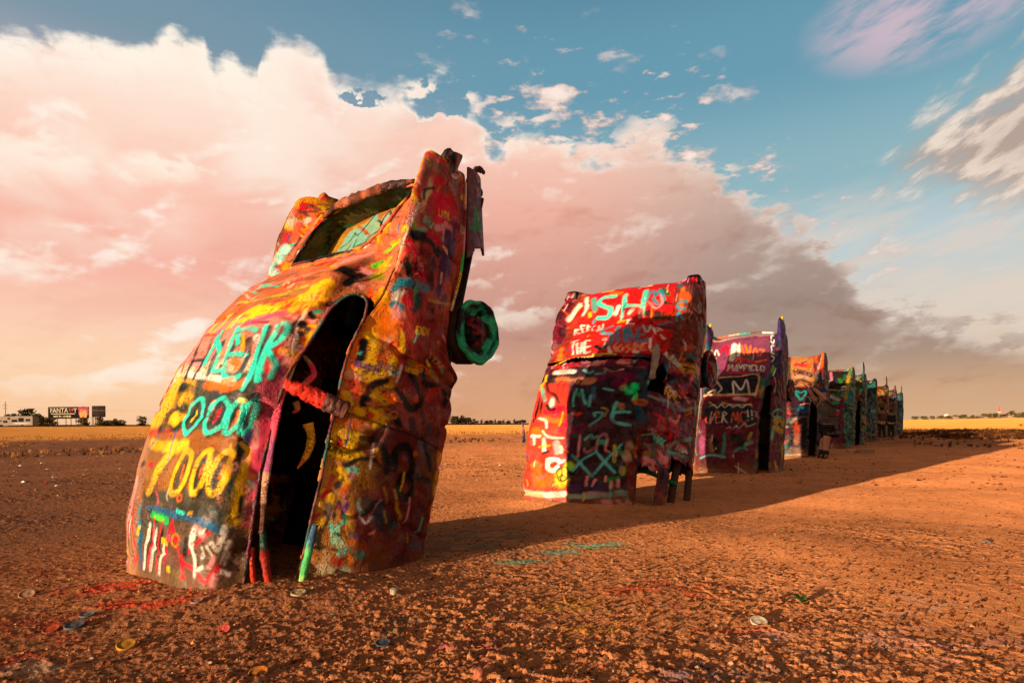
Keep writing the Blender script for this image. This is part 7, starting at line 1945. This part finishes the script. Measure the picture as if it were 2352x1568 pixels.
disc('printed_lips', bl[0]+wid*.875, bl[2]+hb*.14, wid*.028, hb*.045, D-.16, M_PINK, bb)
disc('printed_eye', bl[0]+wid*.835, bl[2]+hb*.60, wid*.018, hb*.035, D-.17, M_BOARD, bb)
for fx in (.06, .21, .42, .545, .67, .80, .935):
    x = bl[0]+wid*fx; v, f = tube_geo([(x, D+.55, gz-.8), (x, D+.55, tr_[2]-.3)], .14, 6); mk('post', v, f, M_POST, bb, None)
v, f = box_geo(bl[0]+.3, bl[0]+wid-.3, D-.5, D-.1, bl[2]-.10, bl[2]-.03); mk('catwalk', v, f, M_POST, bb, None, False)
bl2 = at_px(211.5, 957.5, D-6); tr2 = at_px(241, 931.5, D-6); D2 = D-6; gz2 = float(ground_h(np.array([bl2[0]]), np.array([D2]))[0])
b2 = empty('billboard', ((bl2[0]+tr2[0])/2, D2, gz2), 'smaller grey billboard right of the long one, four printed panels', 'billboard', 'billboards beside the left highway')
w2, h2 = tr2[0]-bl2[0], tr2[2]-bl2[2]
v, f = box_geo(bl2[0], bl2[0]+w2, D2, D2+.35, bl2[2], tr2[2]); mk('board', v, f, simple('grey_board', (.010, .0065, .005), .9), b2, None, False)
M_GP = simple('pale_panel', (.024, .014, .010), .9); M_GP2 = simple('dark_panel', (.012, .008, .006), .9)
for fx, fz, ww_, hh_, mt in ((.02, .52, .48, .44, M_GP), (.53, .52, .45, .42, M_GP2), (.02, .22, .48, .27, M_GP), (.53, .20, .45, .28, M_GP2), (.25, .03, .38, .14, M_GP)):
    v, f = box_geo(bl2[0]+w2*fx, bl2[0]+w2*(fx+ww_), D2-.05, D2-.002, bl2[2]+h2*fz, bl2[2]+h2*(fz+hh_)); mk('panel', v, f, mt, b2, None, False)
for fx, fz, ww_ in ((.10, .80, .3), (.10, .66, .26), (.12, .34, .25), (.60, .78, .3), (.6, .64, .22), (.58, .34, .3), (.32, .09, .25)):
    v, f = box_geo(bl2[0]+w2*fx, bl2[0]+w2*(fx+ww_), D2-.09, D2-.052, bl2[2]+h2*fz, bl2[2]+h2*(fz+.05)); mk('print_line', v, f, M_GP2 if fx < .5 else M_GP, b2, None, False)
for fx in (-.06, .04, .18, .33, .50, .64, .78):
    x = bl2[0]+w2*fx; v, f = tube_geo([(x, D2+.5, gz2-.8), (x, D2+.5, bl2[2]+h2*(.9 if fx < 0 else .5))], .13, 6); mk('post', v, f, M_POST, b2, None)

# ------------------------------------------------------------------ camper
D = 224.
c0 = at_px(-4, 980, D); cx1 = at_px(75, 980, D); gz = float(ground_h(np.array([c0[0]]), np.array([D]))[0])
L_ = cx1[0]-c0[0]; Hc = at_px(40, 955.5, D)[2]-gz; x0 = c0[0]; wy = 2.9
rv = empty('camper', (x0+L_/2, D, gz), 'white motorhome with dark windows parked at the left edge', 'motorhome')
M_RV = simple('white_gelcoat', (.15, .12, .095), .85, var=.05); M_GL = simple('dark_window_glass', (.008, .006, .006), .85); M_TY = simple('tyre_rubber', (.02, .015, .013), .9); M_STR = simple('grey_stripe', (.2, .13, .10), .5)
def extr(name, prof, y0, y1, mat, par):
    N = len(prof); V = [(x, y0, z) for x, z in prof]+[(x, y1, z) for x, z in prof]
    F = [tuple(range(N)), tuple(range(2*N-1, N-1, -1))]+[(i, N+i, N+(i+1) % N, (i+1) % N) for i in range(N)]
    return mk(name, V, F, mat, par, None, False)
X = lambda f: x0+L_*f
Zr = lambda f: gz+Hc*f
o = extr('body', [(X(.0), Zr(.62)), (X(.01), Zr(.80)), (X(.06), Zr(.96)), (X(.14), Zr(1.)), (X(.985), Zr(1.)), (X(1.), Zr(.97)), (X(1.), Zr(.16)), (X(.27), Zr(.16)), (X(.27), Zr(.62))], D, D+wy, M_RV, rv)
m_ = o.modifiers.new('bevel', 'BEVEL'); m_.width = .08; m_.segments = 2
extr('cab', [(X(-.03), Zr(.20)), (X(-.03), Zr(.38)), (X(.03), Zr(.44)), (X(.10), Zr(.63)), (X(.275), Zr(.63)), (X(.275), Zr(.14)), (X(-.02), Zr(.14))], D+.25, D+wy-.25, M_RV, rv)
for a, b_, c, d in ((.39, .55, .48, .70), (.585, .74, .50, .84), (.80, .93, .55, .74), (.27, .35, .72, .88)):
    v, f = box_geo(X(a), X(b_), D-.05, D+.02, Zr(c), Zr(d)); w_ = mk('window', v, f, M_GL, rv, None, False)
v, f = box_geo(X(.13), X(.25), D+.19, D+.26, Zr(.42), Zr(.60)); mk('cab_window', v, f, M_GL, rv, None, False)
extr('stripe', [(X(.40), Zr(.34)), (X(.75), Zr(.30)), (X(.98), Zr(.35)), (X(.75), Zr(.37)), (X(.50), Zr(.39))], D-.03, D-.004, M_STR, rv)
for fx in (.07, .70):
    N = 24; cxw, cz, R_ = X(fx), gz+.50, .50
    V = []; 
    for yy, rr in ((D+.18, R_*.5), (D-.04, R_*.55), (D-.06, R_*.9), (D+.0, R_), (D+.35, R_)):
        V += [(cxw+rr*cos(t), yy, cz+rr*sin(t)) for t in np.linspace(0, 2*pi, N+1)[:-1]]
    F = [(k*N+j, k*N+(j+1) % N, (k+1)*N+(j+1) % N, (k+1)*N+j) for k in range(4) for j in range(N)]+[tuple(range(N))]
    mk('wheel', V, F, M_TY, rv, None)
v, f = box_geo(X(.45), X(.55), D+.8, D+1.8, Zr(1.0), Zr(1.05)); mk('roof_vent', v, f, M_RV, rv, None, False)

# ------------------------------------------------------------------ utility poles
def pole(px, by, ty, D, label, arms=1, rad=.16):
    b = at_px(px, by, D); t = at_px(px, ty, D); root = empty('utility_pole', tuple(b), label, 'utility pole', 'utility poles on the horizon')
    v, f = tube_geo([b-[0, 0, 1], t], np.array([rad, rad*.7]), 8); mk('pole', v, f, M_POST, root, None)
    for k in range(arms):
        z = t[2]-(t[2]-b[2])*(.16+.14*k); v, f = box_geo(b[0]-.9, b[0]+.9, D-.24, D-.12, z, z+.14); mk('crossarm', v, f, M_POST, root, None, False)
        for xx in (-.8, -.3, .3, .8):
            v, f = tube_geo([(b[0]+xx, D-.18, z+.14), (b[0]+xx, D-.18, z+.36)], .05, 6); mk('insulator', v, f, M_STEEL, root, None)
    return root
pole(12.5, 976, 922, 250, 'tall utility pole at the far left above the camper', 2)
pole(1035, 971, 948, 330, 'utility pole right of the tallest car, before the dark clump of trees', 1)
for k, px in enumerate((1088, 1110, 1119, 1138, 1159, 1167, 1183)):
    pole(px, 971, 961+.3*(k % 2), 420, 'tiny distant utility pole over the small trees, %s of seven from the left' % ('first', 'second', 'third', 'fourth', 'fifth', 'sixth', 'last')[k], 1, .12)

wl = [at_px(x, y, 250) for x, y in ((-60, 929.5), (12.5, 931), (150, 936.5), (320, 942), (480, 947))]
V_ = []; 
for a_, b_ in zip(wl[:-1], wl[1:]):
    for k in range(8):
        t_ = k/8; p = a_*(1-t_)+b_*t_; p = p-np.array([0, 0, 1.2*4*t_*(1-t_)*.5]); V_.append(p)
V_.append(wl[-1])
v, f = tube_geo(np.array(V_), .05, 5); tag(mk('power_line', v, f, M_STEEL, None, None, loc=tuple(wl[1])), 'thin overhead wire running right from the tall utility pole', 'wire')
# ------------------------------------------------------------------ far right settlement
def house(x0, x1, y0, y1, D, wall, roofc, label, hip=.35, win=3, name='building'):
    a = at_px(x0, y1, D); b = at_px(x1, y0, D); w_ = b[0]-a[0]; h_ = b[2]-a[2]; gz = a[2]-.6
    root = empty(name, ((a[0]+b[0])/2, D, a[2]), label, 'building', 'buildings of the far right settlement')
    dp = max(4., w_*.5); hw = h_*(1-hip)
    v, f = box_geo(a[0], b[0], D, D+dp, gz, a[2]+hw); mk('wall', v, f, simple('wall_'+str(int(x0)), wall, .8, var=.08), root, None, False)
    V = [(a[0]-.3, D-.3, a[2]+hw+.003), (b[0]+.3, D-.3, a[2]+hw+.003), (b[0]+.3, D+dp+.3, a[2]+hw+.003), (a[0]-.3, D+dp+.3, a[2]+hw+.003), (a[0]+w_*.12, D+dp/2, b[2]), (b[0]-w_*.12, D+dp/2, b[2])]
    mk('roof', V, [(0, 1, 5, 4), (1, 2, 5), (2, 3, 4, 5), (3, 0, 4), (3, 2, 1, 0)], simple('roof_'+str(int(x0)), roofc, .8, var=.08), root, None, False)
    for k in range(win):
        cx = a[0]+w_*(k+.5)/win; v, f = box_geo(cx-w_*.07, cx+w_*.07, D-.04, D-.003, a[2]+hw*.3, a[2]+hw*.75); mk('window', v, f, M_GL, root, None, False)
    return root
WC, BC, RC_, GC = (.24, .17, .11), (.16, .10, .06), (.16, .025, .015), (.13, .09, .06)
house(2160, 2190, 957.0, 960.3, 500, BC, GC, 'long low pale shed at the left of the settlement', win=6)
house(2191, 2204, 954.2, 959.3, 495, WC, GC, 'first white building, under a round tree')
house(2206, 2219, 955.5, 959.3, 505, BC, GC, 'small tan building right of the first white one')
house(2220, 2235, 953.8, 959.3, 495, WC, (.55, .4, .28), 'larger cream building with a pale roof')
house(2241, 2260, 953.5, 959.0, 498, BC, (.35, .2, .13), 'beige shed with a row of dark openings', win=5)
house(2266, 2274, 955, 958.6, 495, WC, GC, 'tiny white building left of the yellow tank', win=1)
house(2277, 2287, 953.5, 958.3, 500, BC, GC, 'pale building right of the yellow tank', win=2)
house(2301, 2320, 950.5, 957.8, 498, BC, RC_, 'wide building with a red roof', .5, 4)
house(2322, 2334, 951.5, 957.6, 495, WC, GC, 'white gabled building right of the red roof')
house(2335, 2347, 950.0, 957.4, 492, WC, (.55, .42, .3), 'white building near the right edge')
house(2348, 2358, 952.0, 957.2, 498, WC, GC, 'last pale building, cut off at the right edge', win=1)
# white tower house top, tank, sign pole
b = at_px(2174, 958, 505); t = at_px(2174, 951.5, 505)
rt = empty('water_tower', tuple(b), 'small white tower standing above the trees of the settlement', 'tower')
v, f = join_geo([tube_geo([(b[0]+dx_, 505+dy_, b[2]-.5), (b[0]+dx_*.7, 505+dy_*.7, t[2]-1.2)], .12, 6) for dx_ in (-1, 1) for dy_ in (-1, 1)]); mk('tower_legs', v, f, M_STEEL, rt, None)
v, f = tube_geo([(b[0], 505, t[2]-1.6), (b[0], 505, t[2]-1.2), (b[0], 505, t[2]), (b[0], 505, t[2]+.3)], np.array([1.2, 1.7, 1.7, .4]), 16); mk('tank', v, f, simple('white_tank', (.65, .5, .36), .5), rt, None)
b = at_px(2276.5, 958, 488); t = at_px(2276.5, 951, 488)
rt = empty('storage_tank', tuple(b), 'yellow storage tank between dark trees', 'tank')
v, f = tube_geo([(b[0], 488, b[2]-.5), (b[0], 488, t[2]-.4), (b[0], 488, t[2])], np.array([1.1, 1.1, .35]), 18); mk('tank_shell', v, f, simple('yellow_tank', (.6, .42, .04), .5), rt, None)
b = at_px(2295, 957, 480); t = at_px(2295, 930, 480)
rt = empty('sign_pole', tuple(b), 'tall pole carrying a bright red roadside sign', 'sign')
zc = lambda f_: b[2]+(t[2]-b[2])*f_
v, f = tube_geo([(b[0]-.5, 480, b[2]-.5), (b[0]-.5, 480, zc(.55))], .14, 8); mk('pole', v, f, M_STEEL, rt, None)
v, f = tube_geo([(b[0]+.5, 480, b[2]-.5), (b[0]+.5, 480, zc(.55))], .14, 8); mk('pole', v, f, M_STEEL, rt, None)
extr('sign_face', [(b[0]-1.1, zc(.48)), (b[0]+.9, zc(.46)), (b[0]+.7, zc(.72)), (b[0]+.35, zc(1.0)), (b[0]+.1, zc(.85)), (b[0]-.1, zc(.62)), (b[0]-1., zc(.56))], 479.8, 480.2, simple('red_sign', (.70, .05, .02), .5), rt)
v, f = box_geo(b[0]-.9, b[0]+1.1, 479.85, 480.15, zc(.38), zc(.455)); mk('sign_band', v, f, simple('white_sign', (.7, .5, .35), .5), rt, None, False)
b = at_px(2240, 958.5, 470)
v, f = tube_geo([b-[0, 0, .5], at_px(2240, 945, 470)], .13, 8); tag(mk('radio_mast', v, f, M_STEEL, None, None, loc=tuple(b)), 'thin mast above the beige shed', 'mast')

# ------------------------------------------------------------------ fences: thin wire fence at the end of the field
root = empty('field_fence', tuple(at_px(2230, 962, 235)), 'low dark fence line running along the far side of the golden field', 'fence')
P1 = at_px(2085, 963.0, 300); P2 = at_px(2420, 959.5, 300)
V = []
for k in range(41):
    p = P1+(P2-P1)*k/40; z = float(ground_h(np.array([p[0]]), np.array([p[1]]))[0]); V.append((p[0], p[1], z))
v, f = join_geo([tube_geo([(x, y, z-.3), (x, y, z+1.1)], .07, 5) for x, y, z in V]); o = mk('fence_posts', v, f, M_POST, root, None); o['kind'] = 'stuff'
for h_ in (.45, .8, 1.05):
    v, f = tube_geo([(x, y, z+h_) for x, y, z in V], .035, 4); mk('wire', v, f, M_STEEL, root, None)

# ------------------------------------------------------------------ people
def person(name_lab, joints, edges, S, mats, hair=None):
    """joints: name -> (world point, radius); one continuous skinned body"""
    return None
M_SK = simple('skin', (.22, .09, .05), .55, 0, 8., var=.1); M_SHIRT = simple('grey_shirt', (.055, .045, .042), .9, .3, 40.); M_SHORT = simple('black_shorts', (.012, .011, .011), .9, .2, 40.); M_BOOT = simple('black_boots', (.015, .013, .013), .8); M_CAP = simple('dark_blue_cap', (.01, .03, .06), .8); M_BAG = simple('brown_patterned_bag', (.05, .03, .02), .8, .4, 40., var=.6)
def skin(name, J, E, parent, mat, rootj, sub=2):
    names = list(J); me = bpy.data.meshes.new(name)
    org = np.array(world_loc(parent))
    me.from_pydata([tuple(np.array(J[k][0])-org) for k in names], [(names.index(a), names.index(b)) for a, b in E], [])
    o = bpy.data.objects.new(name, me); C.objects.link(o); o.parent = parent; me.materials.append(mat)
    m = o.modifiers.new('skin', 'SKIN'); m.use_smooth_shade = True
    sk = me.skin_vertices[0].data
    for i, k in enumerate(names):
        rr = J[k][1]; rr = rr if isinstance(rr, tuple) else (rr, rr); sk[i].radius = rr; sk[i].use_root = (k == rootj)
    s = o.modifiers.new('sub', 'SUBSURF'); s.levels = sub; s.render_levels = sub
    return o
def head_geo(c, R, fwd, up=(0, 0, 1)):
    """a head with brow, nose, chin and ears"""
    N, Mh = 20, 14; V = []; fwd = np.array(fwd, float); fwd /= np.linalg.norm(fwd); up = np.array(up, float); sd_ = np.cross(fwd, up); sd_ /= np.linalg.norm(sd_)
    for i in range(Mh+1):
        ph = pi*i/Mh
        for j in range(N):
            t = 2*pi*j/N; x = sin(ph)*cos(t); y = sin(ph)*sin(t); zz = cos(ph)
            fx = x*R*1.02; fy = y*R*.82; fz = zz*R*1.25
            if zz < 0: fx *= 1+.12*zz; fy *= 1+.3*zz
            if x > .8 and -.35 < zz < .1: fx += R*.22*(1-abs(zz+.12)*3)
            if x > .6 and .05 < zz < .3: fx -= R*.07
            if abs(y) > .93 and abs(zz) < .3: fy *= 1.14
            V.append(np.array(c)+fwd*fx+sd_*fy+up*fz)
    F = [(i*N+j, i*N+(j+1) % N, (i+1)*N+(j+1) % N, (i+1)*N+j) for i in range(Mh) for j in range(N)]
    return V, F
def hand(parent, wrist, dirv, palmn, S, mat):
    d = np.array(dirv, float); d /= np.linalg.norm(d); pn = np.array(palmn, float); sd_ = np.cross(d, pn); sd_ /= np.linalg.norm(sd_); wv = np.array(wrist)
    J = {'w': (wv, .026*S), 'p': (wv+d*.05*S, (.038*S, .018*S)), 'q': (wv+d*.085*S, (.04*S, .016*S))}; E = [('w', 'p'), ('p', 'q')]
    for k, (off, ln) in enumerate(((-.03, .06), (-.01, .075), (.012, .07), (.032, .052))):
        a = wv+d*.095*S+sd_*off*S; J['a%d' % k] = (a, .0095*S); J['b%d' % k] = (a+d*ln*.55*S+pn*.006*S, .009*S); J['c%d' % k] = (a+d*ln*.95*S+pn*.024*S, .0075*S)
        E += [('q', 'a%d' % k), ('a%d' % k, 'b%d' % k), ('b%d' % k, 'c%d' % k)]
    J['t1'] = (wv+d*.04*S-sd_*.045*S, .011*S); J['t2'] = (wv+d*.075*S-sd_*.068*S, .0095*S); E += [('p', 't1'), ('t1', 't2')]
    return skin('hand', J, E, parent, mat, 'p', 1)
# the man reaching up at the fourth car; D is his distance
Dm = 18.3
pp = lambda x, y, dy=0.: at_px(x, y, Dm+dy)
foot = pp(1897, 1053); foot[2] = float(ground_h(foot[:1], foot[1:2])[0])
man = empty('person', tuple(foot), 'man in grey shirt, black shorts and dark blue cap, reaching up at the fourth car', 'person')
J = {'pelvis': (pp(1907, 982), .20), 'waist': (pp(1906, 966), (.19, .16)), 'chest': (pp(1899, 944), (.25, .18)), 'sh': (pp(1892, 927), (.21, .15)), 'neck': (pp(1889, 915), .085), 'hd': (pp(1888, 908), .09),
 'shL': (pp(1880, 926, .10), .10), 'elL': (pp(1868, 910, .12), .068), 'wrL': (pp(1855, 891, .1), .044), 'shR': (pp(1898, 925, -.15), .10), 'elR': (pp(1884, 905, -.22), .066), 'wrR': (pp(1868, 891, -.16), .044),
 'hpR': (pp(1902, 988, -.10), .15), 'knR': (pp(1898, 1018, -.08), .088), 'caR': (pp(1897, 1030, -.08), .083), 'anR': (pp(1897, 1047, -.08), .052), 'toR': (pp(1891, 1051, .16), .05),
 'hpL': (pp(1909, 988, .12), .15), 'knL': (pp(1889, 1014, .35), .088), 'caL': (pp(1888, 1028, .36), .08), 'anL': (pp(1887, 1046, .36), .052), 'toL': (pp(1882, 1049, .55), .05)}
E_ = [('pelvis','waist'),('waist','chest'),('chest','sh'),('sh','neck'),('neck','hd'),('sh','shL'),('shL','elL'),('elL','wrL'),('sh','shR'),('shR','elR'),('elR','wrR'),('pelvis','hpR'),('hpR','knR'),('knR','caR'),('caR','anR'),('anR','toR'),('pelvis','hpL'),('hpL','knL'),('knL','caL'),('caL','anL'),('anL','toL')]
skin('body', J, E_, man, M_SK, 'pelvis')
g = lambda k, f=1.08: (J[k][0], tuple(np.array(J[k][1] if isinstance(J[k][1], tuple) else (J[k][1],)*2)*f))
mid = lambda a, b, t: J[a][0]*(1-t)+J[b][0]*t
JS = {'low': (J['pelvis'][0]-np.array([0, 0, .06]), (.235, .21)), 'pelvis': (mid('pelvis', 'waist', .2), (.24, .215)), 'waist': g('waist', 1.18), 'chest': g('chest', 1.1), 'sh': g('sh', 1.1), 'nk': (mid('sh', 'neck', .5), .13), 'shL': g('shL', 1.2), 'slL': (mid('shL', 'elL', .65), .105), 'shR': g('shR', 1.2), 'slR': (mid('shR', 'elR', .65), .105)}
skin('shirt', JS, [('low','pelvis'),('pelvis','waist'),('waist','chest'),('chest','sh'),('sh','nk'),('sh','shL'),('shL','slL'),('sh','shR'),('shR','slR')], man, M_SHIRT, 'pelvis')
JT = {'pelvis': g('pelvis', 1.12), 'hpR': g('hpR', 1.15), 'thR': (mid('hpR', 'knR', .72), .125), 'hpL': g('hpL', 1.15), 'thL': (mid('hpL', 'knL', .72), .125)}
skin('shorts', JT, [('pelvis','hpR'),('hpR','thR'),('pelvis','hpL'),('hpL','thL')], man, M_SHORT, 'pelvis')
for sd_ in 'RL':
    skin('boot', {'c': (mid('ca'+sd_, 'an'+sd_, .1), .10), 'a': (J['an'+sd_][0], .09), 't': (J['to'+sd_][0], (.075, .06))}, [('c', 'a'), ('a', 't')], man, M_BOOT, 'a')
hc = pp(1888, 902); fw_ = np.array([-.35, .9, .2])
v, f = head_geo(hc, .122, fw_); mk('head', v, f, M_SK, man, None)
V = []; N = 24
for i in range(8):
    ph = pi*.54*i/7
    for j in range(N): t = 2*pi*j/N; V.append(hc+np.array([.138*sin(ph)*cos(t), .138*sin(ph)*sin(t), .03+.135*cos(ph)]))
F = [(i*N+j, i*N+(j+1) % N, (i+1)*N+(j+1) % N, (i+1)*N+j) for i in range(7) for j in range(N)]
mk('cap', V, F, M_CAP, man, None)
br = []
for i in range(4):
    for j in range(10):
        a_ = radians(-55+110*j/9); f2 = fw_[:2]/np.linalg.norm(fw_[:2]); rr = .12+.035*i; d_ = np.array([f2[0]*cos(a_)-f2[1]*sin(a_), f2[0]*sin(a_)+f2[1]*cos(a_)]); br.append(hc+np.array([d_[0]*rr, d_[1]*rr, .02-.006*i]))
o = mk('cap_brim', br, [(i*10+j, i*10+j+1, (i+1)*10+j+1, (i+1)*10+j) for i in range(3) for j in range(9)], M_CAP, man, None); solid(o, .008)
for k in ('L', 'R'):
    hand(man, J['wr'+k][0], J['wr'+k][0]-J['el'+k][0]+np.array([0, .1, 0]), (0, -.1, 1), 1.15, M_SK)
bag = empty('shoulder_bag', tuple(pp(1911, 948, -.22)), 'brown patterned bag slung on the back of the man in the cap', 'bag')
bx = pp(1911, 946, -.24); v, f = box_geo(bx[0]-.11, bx[0]+.11, bx[1]-.06, bx[1]+.06, bx[2]-.15, bx[2]+.13)
o = mk('bag_body', v, f, M_BAG, bag, None, False); m_ = o.modifiers.new('bevel', 'BEVEL'); m_.width = .04; m_.segments = 3
tube('strap', [bx+[.08, -.02, .12], pp(1897, 921, -.3), pp(1888, 926, .22)], .018, M_SHORT, bag, 6)
# two people standing in the shade near the ninth car
def stand(px, foot_y, D, H, label, topm, botm, seed, face=(-.3, .95, 0), hat=None, lean=0.):
    f0 = at_px(px, foot_y, D); f0[2] = float(ground_h(f0[:1], f0[1:2])[0]); S = H/1.75
    root = empty('person', tuple(f0), label, 'person')
    q = lambda x, y, z: f0+np.array([x*S+lean*z*S, y*S, z*S])
    J = {'pelvis': (q(0, 0, .95), .15*S), 'waist': (q(0, 0, 1.08), (.14*S, .11*S)), 'chest': (q(0, 0, 1.28), (.18*S, .12*S)), 'sh': (q(0, 0, 1.42), (.15*S, .09*S)), 'neck': (q(0, .01, 1.51), .058*S),
     'shL': (q(-.18, 0, 1.41), .07*S), 'elL': (q(-.24, .04, 1.15), .046*S), 'wrL': (q(-.20, .16, .98), .032*S), 'shR': (q(.18, 0, 1.41), .07*S), 'elR': (q(.24, .03, 1.14), .046*S), 'wrR': (q(.22, .12, .93), .032*S),
     'hpL': (q(-.09, 0, .86), .098*S), 'knL': (q(-.11, .02, .5), .062*S), 'anL': (q(-.13, -.02, .09), .04*S), 'toL': (q(-.15, .14, .04), .036*S), 'hpR': (q(.09, 0, .86), .098*S), 'knR': (q(.11, .03, .5), .062*S), 'anR': (q(.14, .0, .09), .04*S), 'toR': (q(.17, .16, .04), .036*S)}
    E2 = [('pelvis','waist'),('waist','chest'),('chest','sh'),('sh','neck'),('sh','shL'),('shL','elL'),('elL','wrL'),('sh','shR'),('shR','elR'),('elR','wrR'),('pelvis','hpL'),('hpL','knL'),('knL','anL'),('anL','toL'),('pelvis','hpR'),('hpR','knR'),('knR','anR'),('anR','toR')]
    skin('body', J, E2, root, M_SK, 'pelvis')
    gg = lambda k, f: (J[k][0], tuple(np.array(J[k][1] if isinstance(J[k][1], tuple) else (J[k][1],)*2)*f)); md = lambda a, b, t: J[a][0]*(1-t)+J[b][0]*t
    skin('jacket', {'p': (q(0, 0, .98), .165*S), 'waist': gg('waist', 1.2), 'chest': gg('chest', 1.12), 'sh': gg('sh', 1.15), 'shL': gg('shL', 1.25), 'elL': gg('elL', 1.3), 'fL': (md('elL', 'wrL', .8), .048*S), 'shR': gg('shR', 1.25), 'elR': gg('elR', 1.3), 'fR': (md('elR', 'wrR', .8), .048*S)},
         [('p','waist'),('waist','chest'),('chest','sh'),('sh','shL'),('shL','elL'),('elL','fL'),('sh','shR'),('shR','elR'),('elR','fR')], root, topm, 'p')
    skin('trousers', {'p': gg('pelvis', 1.06), 'hpL': gg('hpL', 1.12), 'knL': gg('knL', 1.2), 'aL': (md('knL', 'anL', .9), .062*S), 'hpR': gg('hpR', 1.12), 'knR': gg('knR', 1.2), 'aR': (md('knR', 'anR', .9), .062*S)},
         [('p','hpL'),('hpL','knL'),('knL','aL'),('p','hpR'),('hpR','knR'),('knR','aR')], root, botm, 'p')
    v, f = head_geo(q(0, .02, 1.64), .095*S, face); mk('head', v, f, M_SK, root, None)
    hc = q(0, -.01, 1.66); V = []; N = 16
    for i in range(7):
        ph = pi*.62*i/6
        for j in range(N): t = 2*pi*j/N; V.append(hc+np.array([.102*S*sin(ph)*cos(t), .106*S*sin(ph)*sin(t)-.01*S, .12*S*cos(ph)]))
    mk('hair', V, [(i*N+j, i*N+(j+1) % N, (i+1)*N+(j+1) % N, (i+1)*N+j) for i in range(6) for j in range(N)], hat or M_SHORT, root, None)
    for k in ('L', 'R'): hand(root, J['wr'+k][0], J['wr'+k][0]-J['el'+k][0], (0, 1, 0), S, M_SK)
    for k in ('L', 'R'): skin('shoe', {'a': (J['an'+k][0]-np.array([0, 0, .03*S]), .05*S), 't': (J['to'+k][0]-np.array([0, 0, .005]), (.046*S, .036*S))}, [('a', 't')], root, M_BOOT, 'a', 1)
    return root
stand(2026, 1013, 34.0, 1.85, 'person in a brown top standing in shade, left of the one in black', simple('brown_top', (.06, .028, .018), .9), simple('dark_trousers', (.02, .014, .013), .9), 1)
stand(2047, 1011, 35.5, 1.75, 'person in a black top standing at the foot of the far cars', M_SHORT, simple('black_trousers', (.014, .014, .013), .9), 2)
